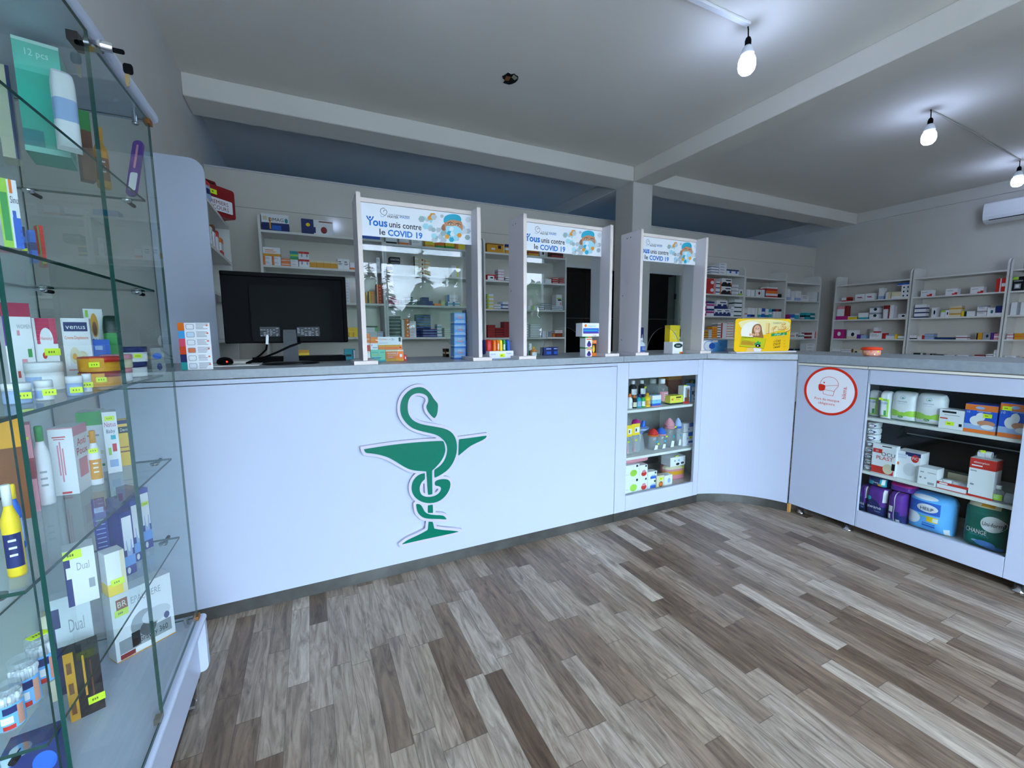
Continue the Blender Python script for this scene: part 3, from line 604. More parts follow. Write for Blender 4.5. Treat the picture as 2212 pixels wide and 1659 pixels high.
# shelving on the left wall, its white end panel towards the shop
t = thing('shelving_unit', 'white end panel and shelves on the left wall behind the glass showcase', 'shelving unit', (-0.5, 3.03, 0))
g = G(); P = [(-0.245, 0), (0.02, 0)] + [(-.05 + .07 * math.cos(math.radians(k * 15)), 2.165 + .07 * math.sin(math.radians(k * 15))) for k in range(7)] + [(-.245, 2.235)]
g.prism(P, XZ(0), 0.02, 0, M_LAM); g.build('end_panel', t, bevel=0.001)
g = G(); g.box(-.245, .93, 0, 0, .95, 2.05, M_SHELF); g.build('side_panel', t); g = G(); g.box(-.245, .02, 0, -.237, .93, 2.06, M_PART); g.build('back_panel', t)
for z in (2.07, 1.802, 1.522, 1.222):
    g = G(); g.box(-.237, .021, z - .02, 0, .93, z, M_SHELF); g.build('shelf', t)
g = G(); g.box(-.02, .021, .06, 0, .93, .93, M_SHELF); g.build('cabinet_door', t)

# ------------------------------------------------------------------ packaging
CC = dict(W='#e9eaee', K='#15161a', N='#1f2c66', B='#2c62c4', L='#9fb6de', S='#2fa6b8', G='#3f9a4e', D='#1c3a33', E='#9fd04a', Y='#f0cf2e', O='#e8762a', R='#c92f27', C='#8e2a2c', M='#b5287c', P='#d9909c', V='#5b2d8c', T='#1f7f86', A='#d89a2a', Z='#7a4a2a', I='#ddd3b4', H='#9aa0a6')
def cm(c, r=0.4): return mat(CC[c] if len(c) == 1 else c, r)
SPEC = {
 '@dmag': ('W', [(0, 0, 1, .48, 'N'), (.36, .06, .7, .34, 'B'), (.27, .1, .33, .78, 'A'), (.05, .62, .2, .85, 'I'), (.84, .5, .96, .8, 'T', 1)], [('DMAG', .53, .58, .2, 'K')]),
 '@head': ('W', [(0, 0, .38, 1, 'N'), (.38, .1, .44, .5, 'N'), (.14, .5, .27, .74, 'Y', 1), (.55, .85, .98, .93, 'Z'), (.6, .1, .8, .56, 'C', 1)], []),
 '@sync': ('K', [(.1, .1, .9, .16, 'H')], [('SYNCTOL', .5, .45, .28, 'W')]),
 '@oval': ('W', [(0, 0, .2, 1, 'B'), (.8, 0, 1, .1, 'L')], [('Linoval', .58, .4, .22, 'H')]),
 '@gold': ('A', [(.02, .86, 1, .96, 'Z'), (.62, .45, .8, .8, 'K'), (.25, .3, .45, .5, 'W'), (.95, .0, 1, 1, 'I')], []),
 '@redblk': ('R', [(.05, 0, .8, .8, 'W'), (.35, .3, .68, .55, 'K'), (.86, .05, .98, .3, 'W')], []),
 '@upg': ('W', [(.1, .6, .9, .7, 'E'), (.3, .45, .9, .58, 'K'), (.65, .05, .9, .3, 'P')], []),
 '@mount': ('W', [(0, 0, 1, .3, 'K'), (.05, .1, .55, .55, 'K', 1), (.55, .1, 1, .5, 'K', 1), (.4, .68, .9, .82, 'K'), (.88, .2, 1, .4, 'O')], []),
 '@mtn': ('W', [(0, 0, 1, .35, 'N'), (.08, .35, .42, .55, 'N'), (.58, .35, .92, .55, 'N'), (.3, .7, .85, .82, 'N')], []),
 '@swoosh': ('W', [(.2, .42, .7, .55, 'M'), (.4, .35, .85, .42, 'P')], []),
 '@redtip': ('W', [(.55, 0, 1, .22, 'R'), (.78, .22, 1, .38, 'R'), (.1, .62, .6, .7, 'H')], []),
 '@blackbox': ('K', [(.0, .78, .5, 1, 'E'), (.2, .15, .75, .5, 'H'), (.3, .22, .6, .44, 'W'), (.1, .66, .9, .74, 'H')], []),
}
def decode(des):
    if des[0] == '@': return SPEC[des]
    tk = des.split(); rc = []
    for s in tk[1:]:
        p, c = s[0], s[1:]
        rc += {'t': [(0, .72, 1, 1, c)], 'b': [(0, 0, 1, .28, c)], 'm': [(0, .38, 1, .62, c)], 'l': [(0, 0, .24, 1, c)], 'r': [(.76, 0, 1, 1, c)], 'd': [(.42, .28, .78, .74, c, 1)],
               'x': [(.12, .66, .6, .74, c), (.12, .50, .78, .55, c), (.12, .40, .7, .44, c)]}[p]
    return (tk[0], rc, [])
BM = {}
def prints(g, w, h, rc, tx, y=-.0003, step=.00012):
    for k, (a, b, c, d, col, *sh) in enumerate(rc):
        yy = y - step * k
        if sh: g.face([(w * (min(max((a + c) / 2 + (c - a) / 2 * p, 0), 1) - .5), yy, h * min(max((b + d) / 2 + (d - b) / 2 * q, 0), 1)) for p, q in oval(0, 0, 1, 1, 20)], cm(col)); continue
        g.face([(w * (a - .5), yy, h * b), (w * (c - .5), yy, h * b), (w * (c - .5), yy, h * d), (w * (a - .5), yy, h * d)], cm(col))
    yy = y - step * (len(rc) + 1)
    for q in tx:
        s, u, v, th, col = q[:5]; mw = q[5] if len(q) > 5 else .9
        g.text(s, (w * (u - .5), yy, h * v), (1, 0, 0), (0, 0, 1), h * th, cm(col), 'c', w * mw)
def box_mesh(des, w, d, h):
    k = (des, round(w, 3), d, round(h, 3))
    if k not in BM:
        base, rc, tx = decode(des); g = G(); g.box(-w / 2, 0, 0, w / 2, d, h, cm(base)); 
        prints(g, w, h, rc, tx)
        for a, b, c, e, col, *sh in rc:      # bands run on round the visible sides
            if a == 0 and c == 1:
                for x, sg in ((-w / 2 - .0003, 1), (w / 2 + .0003, -1)):
                    q = [(x, 0, h * b), (x, d, h * b), (x, d, h * e), (x, 0, h * e)]; g.face(q if sg < 0 else q[::-1], cm(col))
        o = g.build('packet'); BM[k] = o.data; bpy.data.objects.remove(o)
    return BM[k]
def packet(des, loc, w, d, h, rz, label, cat='medicine box', group=None, name='medicine_box'):
    o = bpy.data.objects.new(name, box_mesh(des, w, d, h)); COL.objects.link(o); o.location = loc; o.rotation_euler = (0, 0, rz)
    return tag(o, label, cat, group)
PH = ['fourth shelf behind first screen', 'fourth shelf behind middle screen', 'fourth shelf behind the monitor', 'fourth shelf beside column screen', 'fourth shelf of corner bay', 'fourth shelf of inner side-wall bay', 'fourth shelf of middle side-wall bay', 'fourth shelf of outer side-wall bay', 'lowest shelf of corner bay', 'lowest shelf of inner side-wall bay', 'lowest shelf of middle side-wall bay', 'lowest shelf of outer side-wall bay', 'second shelf behind first screen', 'second shelf behind middle screen', 'second shelf behind the monitor', 'second shelf behind yellow display', 'second shelf beside column screen', 'second shelf of corner bay', 'second shelf of inner side-wall bay', 'second shelf of middle side-wall bay', 'second shelf of outer side-wall bay', 'third shelf behind first screen', 'third shelf behind middle screen', 'third shelf behind the monitor', 'third shelf behind yellow display', 'third shelf beside column screen', 'third shelf of corner bay', 'third shelf of inner side-wall bay', 'third shelf of middle side-wall bay', 'third shelf of outer side-wall bay', 'top shelf behind first screen', 'top shelf behind middle screen', 'top shelf behind the monitor', 'top shelf beside column screen']
BOXES = [
('P','@dmag',-0.2075,4.47,2.175,0.2156,0.1,0.1447,'white and blue box with an orange pen motif',32),
('P','@head',0.1347,4.47,2.175,0.2696,0.1,0.1324,'white box with a dark blue head silhouette',32),
('P','B',0.6091,4.47,2.175,0.1721,0.1,0.0473,'plain blue box',32),
('P','W lO xH',-0.2894,4.47,1.873,0.068,0.1,0.0391,'small white and orange box, bottom of first column',14),
('P','W lO xH',-0.2894,4.47,1.9125,0.068,0.1,0.0391,'small white and orange box, top of first column',14),
('P','W lO xH',-0.2201,4.47,1.873,0.068,0.1,0.0391,'small white and orange box, bottom of second column',14),
('P','W lO xH',-0.2201,4.47,1.9125,0.068,0.1,0.0391,'small white and orange box, top of second column',14),
('P','W bA xO',-0.2534,4.47,1.952,0.1379,0.1,0.0776,'wide white box with an amber base on four small ones',14),
('P','O mW',-0.146,4.47,1.873,0.0702,0.1,0.0322,'orange box with a white band, bottom of pile',14),
('P','O mW',-0.146,4.47,1.9056,0.0702,0.1,0.0322,'orange box with a white band, top of pile',14),
('P','W xH',-0.0767,4.47,1.873,0.0615,0.1,0.0306,'plain white low box, bottom of pile',14),
('P','W xH',-0.0767,4.47,1.904,0.0615,0.1,0.0306,'plain white low box, top of pile',14),
('P','S tT bG mE',-0.0752,4.47,1.9351,0.067,0.1,0.0742,'teal and green striped box',14),
('P','W tR dH',-0.0168,4.47,1.873,0.043,0.1,0.0686,'white box with a red top, bottom of first column',14),
('P','W tR dH',-0.0168,4.47,1.942,0.043,0.1,0.0686,'white box with a red top, top of first column',14),
('P','W tR dH',0.0274,4.47,1.873,0.043,0.1,0.0686,'white box with a red top, bottom of second column',14),
('P','W tR dH',0.0274,4.47,1.942,0.043,0.1,0.0686,'white box with a red top, top of second column',14),
('P','A tI',0.0799,4.47,1.873,0.0596,0.1,0.0656,'squat gold box with a cream lid band, first of 4',14),
('P','A tI',0.1407,4.47,1.873,0.0596,0.1,0.0656,'squat gold box with a cream lid band, second of 4',14),
('P','A tI',0.2015,4.47,1.873,0.0596,0.1,0.0656,'squat gold box with a cream lid band, third of 4',14),
('P','A tI',0.2623,4.47,1.873,0.0596,0.1,0.0656,'squat gold box with a cream lid band, fourth of 4',14),
('P','W xK',0.3195,4.47,1.873,0.0517,0.1,0.0966,'upright white box with fine print, first of 2',14),
('P','W xK',0.3723,4.47,1.873,0.0517,0.1,0.0966,'upright white box with fine print, second of 2',14),
('P','W bO',0.4252,4.47,1.873,0.0409,0.1,0.0674,'narrow white box with an orange base',14),
('P','W xH',0.6674,4.47,1.873,0.0341,0.1,0.0661,'white box against the bay post, bottom of pile',14),
('P','W xH',0.6674,4.47,1.9395,0.0341,0.1,0.0661,'white box against the bay post, top of pile',14),
('P','W xH',0.3717,4.47,1.556,0.0321,0.1,0.0279,'thin white box, bottom of pile',23),
('P','W xH',0.3717,4.47,1.5843,0.0321,0.1,0.0279,'thin white box, second-up of pile',23),
('P','W xH',0.3717,4.47,1.6127,0.0321,0.1,0.0279,'thin white box, third-up of pile',23),
('P','W xH',0.3717,4.47,1.641,0.0321,0.1,0.0279,'thin white box, fourth-up of pile',23),
('P','W xH',0.3717,4.47,1.6693,0.0321,0.1,0.0279,'thin white box, fifth-up of pile',23),
('P','W xH',0.3717,4.47,1.6977,0.0321,0.1,0.0279,'thin white box, sixth-up of pile',23),
('P','W xH',0.3717,4.47,1.726,0.0321,0.1,0.0279,'thin white box, seventh-up of pile',23),
('P','W xH',0.3717,4.47,1.7543,0.0321,0.1,0.0279,'thin white box, top of pile',23),
('P','O dA rY',0.5302,4.47,1.556,0.0272,0.1,0.0211,'orange box in the shortest pile, bottom of pile',23),
('P','O dA rY',0.5302,4.47,1.5775,0.0272,0.1,0.0211,'orange box in the shortest pile, second-up of pile',23),
('P','O dA rY',0.5302,4.47,1.599,0.0272,0.1,0.0211,'orange box in the shortest pile, third-up of pile',23),
('P','O dA rY',0.5302,4.47,1.6204,0.0272,0.1,0.0211,'orange box in the shortest pile, fourth-up of pile',23),
('P','O dA rY',0.5302,4.47,1.6419,0.0272,0.1,0.0211,'orange box in the shortest pile, top of pile',23),
('P','O dA lY',0.5939,4.47,1.556,0.0531,0.1,0.0234,'orange box with yellow edge, bottom of pile',23),
('P','O dA lY',0.5939,4.47,1.5798,0.0531,0.1,0.0234,'orange box with yellow edge, second-up of pile',23),
('P','O dA lY',0.5939,4.47,1.6037,0.0531,0.1,0.0234,'orange box with yellow edge, third-up of pile',23),
('P','O dA lY',0.5939,4.47,1.6275,0.0531,0.1,0.0234,'orange box with yellow edge, fourth-up of pile',23),
('P','O dA lY',0.5939,4.47,1.6514,0.0531,0.1,0.0234,'orange box with yellow edge, top of pile',23),
('P','R dA lO',0.6676,4.47,1.556,0.0506,0.1,0.0311,'red-orange box in the tallest pile, bottom of pile',23),
('P','R dA lO',0.6676,4.47,1.5875,0.0506,0.1,0.0311,'red-orange box in the tallest pile, second-up of pile',23),
('P','R dA lO',0.6676,4.47,1.619,0.0506,0.1,0.0311,'red-orange box in the tallest pile, third-up of pile',23),
('P','R dA lO',0.6676,4.47,1.6505,0.0506,0.1,0.0311,'red-orange box in the tallest pile, fourth-up of pile',23),
('P','R dA lO',0.6676,4.47,1.682,0.0506,0.1,0.0311,'red-orange box in the tallest pile, fifth-up of pile',23),
('P','R dA lO',0.6676,4.47,1.7135,0.0506,0.1,0.0311,'red-orange box in the tallest pile, top of pile',23),
('P','Y lA',0.3779,4.47,1.225,0.0434,0.1,0.0447,'yellow box, first of 2',2),
('P','Y lA',0.4225,4.47,1.225,0.0434,0.1,0.0447,'yellow box, second of 2',2),
('P','Y xA',0.4024,4.47,1.2701,0.0879,0.1,0.0465,'wide yellow box lying on two others',2),
('P','W bH',0.5759,4.47,1.225,0.1112,0.1,0.0129,'white box with grey stripe, bottom of pile',2),
('P','W bH',0.5759,4.47,1.2383,0.1112,0.1,0.0129,'white box with grey stripe, second-up of pile',2),
('P','W bH',0.5759,4.47,1.2516,0.1112,0.1,0.0129,'white box with grey stripe, third-up of pile',2),
('P','W bH',0.5759,4.47,1.265,0.1112,0.1,0.0129,'white box with grey stripe, top of pile',2),
('P','W rG tK',0.5798,4.47,1.2783,0.1144,0.1,0.0561,'white and green box on a stack',2),
('P','W bB',0.6621,4.47,1.225,0.0498,0.1,0.0134,'white box with blue stripe, bottom of pile',2),
('P','W bB',0.6621,4.47,1.2388,0.0498,0.1,0.0134,'white box with blue stripe, second-up of pile',2),
('P','W bB',0.6621,4.47,1.2525,0.0498,0.1,0.0134,'white box with blue stripe, third-up of pile',2),
('P','W bB',0.6621,4.47,1.2663,0.0498,0.1,0.0134,'white box with blue stripe, top of pile',2),
('P','W bK',0.8027,4.47,2.15,0.1083,0.1,0.0658,'white box with black stripe',30),
('P','W bO',0.9276,4.47,2.15,0.0928,0.1,0.0719,'white box with rusty base',30),
('P','W xH',1.0565,4.47,2.15,0.1021,0.1,0.0715,'plain white box',30),
('P','Y bA',1.1941,4.47,2.15,0.1014,0.1,0.0752,'yellow box beside the white one',30),
('P','O bG',1.3,4.47,2.15,0.0984,0.1,0.078,'orange box with green base',30),
('P','Y bG',1.4092,4.47,2.15,0.1005,0.1,0.0823,'yellow box with green base',30),
('P','Y lO',1.5332,4.47,2.15,0.1157,0.1,0.0867,'yellow and orange box at the shelf end',30),
('P','K mY',0.7763,4.47,1.858,0.0555,0.1,0.0505,'black and yellow box, bottom of pile',12),
('P','K mY',0.7763,4.47,1.9089,0.0555,0.1,0.0505,'black and yellow box, top of pile',12),
('P','@sync',0.8327,4.47,1.9598,0.1015,0.1,0.0621,'black box with white lettering',12),
('P','I mW lK',1.0462,4.47,1.858,0.0555,0.1,0.0459,'cream box beside red-spotted ones, bottom of pile',12),
('P','I mW lK',1.0462,4.47,1.9043,0.0555,0.1,0.0459,'cream box beside red-spotted ones, second-up of pile',12),
('P','I mW lK',1.0462,4.47,1.9506,0.0555,0.1,0.0459,'cream box beside red-spotted ones, third-up of pile',12),
('P','I mW lK',1.0462,4.47,1.9969,0.0555,0.1,0.0459,'cream box beside red-spotted ones, top of pile',12),
('P','I dR',1.1048,4.47,1.858,0.0541,0.1,0.0433,'cream box with a red oval, bottom of pile',12),
('P','I dR',1.1048,4.47,1.9017,0.0541,0.1,0.0433,'cream box with a red oval, second-up of pile',12),
('P','I dR',1.1048,4.47,1.9454,0.0541,0.1,0.0433,'cream box with a red oval, third-up of pile',12),
('P','I dR',1.1048,4.47,1.9891,0.0541,0.1,0.0433,'cream box with a red oval, top of pile',12),
('P','I mA',1.1622,4.47,1.858,0.0519,0.1,0.0316,'cream box with an amber band, bottom of pile',12),
('P','I mA',1.1622,4.47,1.89,0.0519,0.1,0.0316,'cream box with an amber band, second-up of pile',12),
('P','I mA',1.1622,4.47,1.9221,0.0519,0.1,0.0316,'cream box with an amber band, third-up of pile',12),
('P','I mA',1.1622,4.47,1.9541,0.0519,0.1,0.0316,'cream box with an amber band, fourth-up of pile',12),
('P','I mA',1.1622,4.47,1.9861,0.0519,0.1,0.0316,'cream box with an amber band, top of pile',12),
('P','W rY',1.4578,4.47,1.858,0.0737,0.1,0.1189,'white box with yellow end',12),
('P','P bC',0.7786,4.47,1.55,0.0548,0.1,0.0231,'pink box, bottom of first column',21),
('P','P bC',0.7786,4.47,1.5735,0.0548,0.1,0.0231,'pink box, top of first column',21),
('P','P bC',0.8346,4.47,1.55,0.0548,0.1,0.0231,'pink box, bottom of second column',21),
('P','P bC',0.8346,4.47,1.5735,0.0548,0.1,0.0231,'pink box, top of second column',21),
('P','P bC',0.8039,4.47,1.5969,0.0587,0.1,0.0344,'pink box topping its pyramid',21),
('P','D mH',0.9248,4.47,1.55,0.0762,0.1,0.0217,'dark green box, bottom of first column',21),
('P','D mH',0.9248,4.47,1.5721,0.0762,0.1,0.0217,'dark green box, top of first column',21),
('P','D mH',1.0021,4.47,1.55,0.0762,0.1,0.0217,'dark green box, bottom of second column',21),
('P','D mH',1.0021,4.47,1.5721,0.0762,0.1,0.0217,'dark green box, top of second column',21),
('P','D mH',0.9626,4.47,1.5943,0.0744,0.1,0.037,'dark green box topping its pyramid',21),
('P','N mV',1.099,4.47,1.55,0.0735,0.1,0.0228,'navy box, bottom of first column',21),
('P','N mV',1.099,4.47,1.5732,0.0735,0.1,0.0228,'navy box, top of first column',21),
('P','N mV',1.1736,4.47,1.55,0.0735,0.1,0.0228,'navy box, bottom of second column',21),
('P','N mV',1.1736,4.47,1.5732,0.0735,0.1,0.0228,'navy box, top of second column',21),
('P','N mV',1.1317,4.47,1.5964,0.0733,0.1,0.0362,'navy box topping its pyramid',21),
('P','O',1.2606,4.47,1.55,0.0702,0.1,0.022,'flat orange box',21),
('P','I bE',1.321,4.47,1.55,0.0415,0.1,0.0148,'thin cream and green box, bottom of pile',21),
('P','I bE',1.321,4.47,1.5652,0.0415,0.1,0.0148,'thin cream and green box, second-up of pile',21),
('P','I bE',1.321,4.47,1.5803,0.0415,0.1,0.0148,'thin cream and green box, third-up of pile',21),
('P','I bE',1.321,4.47,1.5955,0.0415,0.1,0.0148,'thin cream and green box, top of pile',21),
('P','W lB mS',1.3934,4.47,1.55,0.0747,0.1,0.0438,'white box with blue end, first of 2',21),
('P','W lB mS',1.4693,4.47,1.55,0.0747,0.1,0.0438,'white box with blue end, second of 2',21),
('P','@oval',1.4275,4.47,1.5942,0.1151,0.1,0.0727,'white and blue box with an oval frame',21),
('P','I',1.5442,4.47,1.55,0.0625,0.1,0.0198,'flat cream box',21),
('P','D mH tK',0.7779,4.47,1.218,0.0585,0.1,0.0352,'dark green box of the tall stack, bottom of first column',0),
('P','D mH tK',0.7779,4.47,1.2536,0.0585,0.1,0.0352,'dark green box of the tall stack, second-up of first column',0),
('P','D mH tK',0.7779,4.47,1.2893,0.0585,0.1,0.0352,'dark green box of the tall stack, third-up of first column',0),
('P','D mH tK',0.7779,4.47,1.3249,0.0585,0.1,0.0352,'dark green box of the tall stack, fourth-up of first column',0),
('P','D mH tK',0.7779,4.47,1.3606,0.0585,0.1,0.0352,'dark green box of the tall stack, fifth-up of first column',0),
('P','D mH tK',0.7779,4.47,1.3962,0.0585,0.1,0.0352,'dark green box of the tall stack, top of first column',0),
('P','D mH tK',0.8376,4.47,1.218,0.0585,0.1,0.0352,'dark green box of the tall stack, bottom of second column',0),
('P','D mH tK',0.8376,4.47,1.2536,0.0585,0.1,0.0352,'dark green box of the tall stack, second-up of second column',0),
('P','D mH tK',0.8376,4.47,1.2893,0.0585,0.1,0.0352,'dark green box of the tall stack, third-up of second column',0),
('P','D mH tK',0.8376,4.47,1.3249,0.0585,0.1,0.0352,'dark green box of the tall stack, fourth-up of second column',0),
('P','D mH tK',0.8376,4.47,1.3606,0.0585,0.1,0.0352,'dark green box of the tall stack, fifth-up of second column',0),
('P','D mH tK',0.8376,4.47,1.3962,0.0585,0.1,0.0352,'dark green box of the tall stack, top of second column',0),
('P','W rA',0.892,4.47,1.218,0.033,0.1,0.0295,'white box with amber end, bottom of pile',0),
('P','W rA',0.892,4.47,1.2479,0.033,0.1,0.0295,'white box with amber end, second-up of pile',0),
('P','W rA',0.892,4.47,1.2779,0.033,0.1,0.0295,'white box with amber end, third-up of pile',0),
('P','W rA',0.892,4.47,1.3078,0.033,0.1,0.0295,'white box with amber end, fourth-up of pile',0),
('P','W rA',0.892,4.47,1.3377,0.033,0.1,0.0295,'white box with amber end, fifth-up of pile',0),
('P','W rA',0.892,4.47,1.3676,0.033,0.1,0.0295,'white box with amber end, top of pile',0),
('P','O dI',0.9323,4.47,1.218,0.0422,0.1,0.0377,'orange box with a pale letter, bottom of pile',0),
('P','O dI',0.9323,4.47,1.2561,0.0422,0.1,0.0377,'orange box with a pale letter, second-up of pile',0),
('P','O dI',0.9323,4.47,1.2942,0.0422,0.1,0.0377,'orange box with a pale letter, third-up of pile',0),
('P','O dI',0.9323,4.47,1.3323,0.0422,0.1,0.0377,'orange box with a pale letter, fourth-up of pile',0),
('P','O dI',0.9323,4.47,1.3704,0.0422,0.1,0.0377,'orange box with a pale letter, top of pile',0),
('P','W xH',0.9908,4.47,1.218,0.0678,0.1,0.0331,'white box in the five-high stack, bottom of pile',0),
('P','W xH',0.9908,4.47,1.2515,0.0678,0.1,0.0331,'white box in the five-high stack, second-up of pile',0),
('P','W xH',0.9908,4.47,1.285,0.0678,0.1,0.0331,'white box in the five-high stack, third-up of pile',0),
('P','W xH',0.9908,4.47,1.3185,0.0678,0.1,0.0331,'white box in the five-high stack, fourth-up of pile',0),
('P','W xH',0.9908,4.47,1.352,0.0678,0.1,0.0331,'white box in the five-high stack, top of pile',0),
('P','N mB tK',1.1006,4.61,1.218,0.0768,0.1,0.03,'navy box of the tall stack, bottom of first column',0),
('P','N mB tK',1.1006,4.61,1.2484,0.0768,0.1,0.03,'navy box of the tall stack, second-up of first column',0),
('P','N mB tK',1.1006,4.61,1.2788,0.0768,0.1,0.03,'navy box of the tall stack, third-up of first column',0),
('P','N mB tK',1.1006,4.61,1.3092,0.0768,0.1,0.03,'navy box of the tall stack, fourth-up of first column',0),
('P','N mB tK',1.1006,4.61,1.3396,0.0768,0.1,0.03,'navy box of the tall stack, fifth-up of first column',0),
('P','N mB tK',1.1006,4.61,1.37,0.0768,0.1,0.03,'navy box of the tall stack, sixth-up of first column',0),
('P','N mB tK',1.1006,4.61,1.4004,0.0768,0.1,0.03,'navy box of the tall stack, seventh-up of first column',0),
('P','N mB tK',1.1006,4.61,1.4308,0.0768,0.1,0.03,'navy box of the tall stack, top of first column',0),
('P','N mB tK',1.1786,4.61,1.218,0.0768,0.1,0.03,'navy box of the tall stack, bottom of second column',0),
('P','N mB tK',1.1786,4.61,1.2484,0.0768,0.1,0.03,'navy box of the tall stack, second-up of second column',0),
('P','N mB tK',1.1786,4.61,1.2788,0.0768,0.1,0.03,'navy box of the tall stack, third-up of second column',0),
('P','N mB tK',1.1786,4.61,1.3092,0.0768,0.1,0.03,'navy box of the tall stack, fourth-up of second column',0),
('P','N mB tK',1.1786,4.61,1.3396,0.0768,0.1,0.03,'navy box of the tall stack, fifth-up of second column',0),
('P','N mB tK',1.1786,4.61,1.37,0.0768,0.1,0.03,'navy box of the tall stack, sixth-up of second column',0),
('P','N mB tK',1.1786,4.61,1.4004,0.0768,0.1,0.03,'navy box of the tall stack, seventh-up of second column',0),
('P','N mB tK',1.1786,4.61,1.4308,0.0768,0.1,0.03,'navy box of the tall stack, top of second column',0),
('P','N mL',1.1351,4.47,1.218,0.0728,0.1,0.0281,'navy box of the front stack, bottom of first column',0),
('P','N mL',1.1351,4.47,1.2465,0.0728,0.1,0.0281,'navy box of the front stack, second-up of first column',0),
('P','N mL',1.1351,4.47,1.2749,0.0728,0.1,0.0281,'navy box of the front stack, top of first column',0),
('P','N mL',1.2091,4.47,1.218,0.0728,0.1,0.0281,'navy box of the front stack, bottom of second column',0),
('P','N mL',1.2091,4.47,1.2465,0.0728,0.1,0.0281,'navy box of the front stack, second-up of second column',0),
('P','N mL',1.2091,4.47,1.2749,0.0728,0.1,0.0281,'navy box of the front stack, top of second column',0),
('P','W bS',1.2736,4.47,1.218,0.0481,0.1,0.0336,'white box with teal base, bottom of pile',0),
('P','W bS',1.2736,4.47,1.252,0.0481,0.1,0.0336,'white box with teal base, second-up of pile',0),
('P','W bS',1.2736,4.47,1.286,0.0481,0.1,0.0336,'white box with teal base, third-up of pile',0),
('P','W bS',1.2736,4.47,1.32,0.0481,0.1,0.0336,'white box with teal base, top of pile',0),
('P','W mE',1.3666,4.47,1.218,0.0774,0.1,0.019,'white box with lime band, bottom of pile',0),
('P','W mE',1.3666,4.47,1.2374,0.0774,0.1,0.019,'white box with lime band, second-up of pile',0),
('P','W mE',1.3666,4.47,1.2568,0.0774,0.1,0.019,'white box with lime band, third-up of pile',0),
('P','W mE',1.3666,4.47,1.2762,0.0774,0.1,0.019,'white box with lime band, fourth-up of pile',0),
('P','W mE',1.3666,4.47,1.2956,0.0774,0.1,0.019,'white box with lime band, top of pile',0),
('P','@gold',1.9408,4.47,2.148,0.2123,0.12,0.0994,'large gold box with a dark emblem',31),
('P','A tN mW',2.0858,4.47,2.148,0.0588,0.1,0.1022,'gold box with navy stripes',31),
('P','A mC',2.4198,4.47,2.148,0.1314,0.1,0.0752,'brown and gold box',31),
('P','W dK',2.5364,4.47,2.148,0.0727,0.1,0.0737,'white box with a dark spot',31),
('P','C mK',2.7424,4.47,2.148,0.1574,0.1,0.0734,'dark red box near the shelf end',31),
('P','@redblk',1.8852,4.47,1.847,0.1042,0.1,0.0581,'white and red box with a black motif',13),
('P','W bP',2.0012,4.47,1.847,0.0707,0.1,0.03,'white and pink box, bottom of pile',13),
('P','W bP',2.0012,4.47,1.8774,0.0707,0.1,0.03,'white and pink box, second-up of pile',13),
('P','W bP',2.0012,4.47,1.9079,0.0707,0.1,0.03,'white and pink box, third-up of pile',13),
('P','W bP',2.0012,4.47,1.9383,0.0707,0.1,0.03,'white and pink box, top of pile',13),
('P','W bK',2.0829,4.47,1.847,0.0576,0.1,0.0219,'white box with a black line, bottom of pile',13),
('P','W bK',2.0829,4.47,1.8693,0.0576,0.1,0.0219,'white box with a black line, top of pile',13),
('P','W',2.6156,4.47,1.847,0.0835,0.1,0.016,'plain white low box, bottom of pile',13),
('P','W',2.6156,4.47,1.8634,0.0835,0.1,0.016,'plain white low box, second-up of pile',13),
('P','W',2.6156,4.47,1.8798,0.0835,0.1,0.016,'plain white low box, top of pile',13),
('P','R mW',2.7166,4.47,1.847,0.0737,0.1,0.0224,'red striped box nearer white ones, bottom of pile',13),
('P','R mW',2.7166,4.47,1.8698,0.0737,0.1,0.0224,'red striped box nearer white ones, second-up of pile',13),
('P','R mW',2.7166,4.47,1.8926,0.0737,0.1,0.0224,'red striped box nearer white ones, top of pile',13),
('P','R mW tC',2.8074,4.47,1.847,0.062,0.1,0.0228,'red striped box nearer bay end, bottom of pile',13),
('P','R mW tC',2.8074,4.47,1.8702,0.062,0.1,0.0228,'red striped box nearer bay end, second-up of pile',13),
('P','R mW tC',2.8074,4.47,1.8935,0.062,0.1,0.0228,'red striped box nearer bay end, top of pile',13),
('P','W bY lE',1.868,4.47,1.53,0.0761,0.1,0.0406,'white box with lime base, bottom of pile',22),
('P','W bY lE',1.868,4.47,1.571,0.0761,0.1,0.0406,'white box with lime base, second-up of pile',22),
('P','W bY lE',1.868,4.47,1.6121,0.0761,0.1,0.0406,'white box with lime base, third-up of pile',22),
('P','W bY lE',1.868,4.47,1.6531,0.0761,0.1,0.0406,'white box with lime base, top of pile',22),
('P','W bH',1.9522,4.47,1.53,0.0831,0.1,0.0254,'white box with grey base, bottom of pile',22),
('P','W bH',1.9522,4.47,1.5558,0.0831,0.1,0.0254,'white box with grey base, top of pile',22),
('P','W lL bN',2.0432,4.47,1.53,0.0912,0.1,0.0402,'white and pale blue box, bottom of pile',22),
('P','W lL bN',2.0432,4.47,1.5706,0.0912,0.1,0.0402,'white and pale blue box, top of pile',22),
('P','W',2.1029,4.47,1.53,0.0175,0.1,0.0609,'narrow white box',22),
('P','W',2.3558,4.47,1.53,0.0387,0.1,0.043,'white box behind the clear sheet edge',22),
('P','W lE',2.4422,4.47,1.53,0.0816,0.1,0.048,'white box with green corner',22),
('P','W bK',2.5255,4.47,1.53,0.0645,0.1,0.0232,'white box with dark base line, bottom of pile',22),
('P','W bK',2.5255,4.47,1.5536,0.0645,0.1,0.0232,'white box with dark base line, top of pile',22),
('P','H bW',2.6096,4.47,1.53,0.0868,0.1,0.0206,'pale grey box, bottom of pile',22),
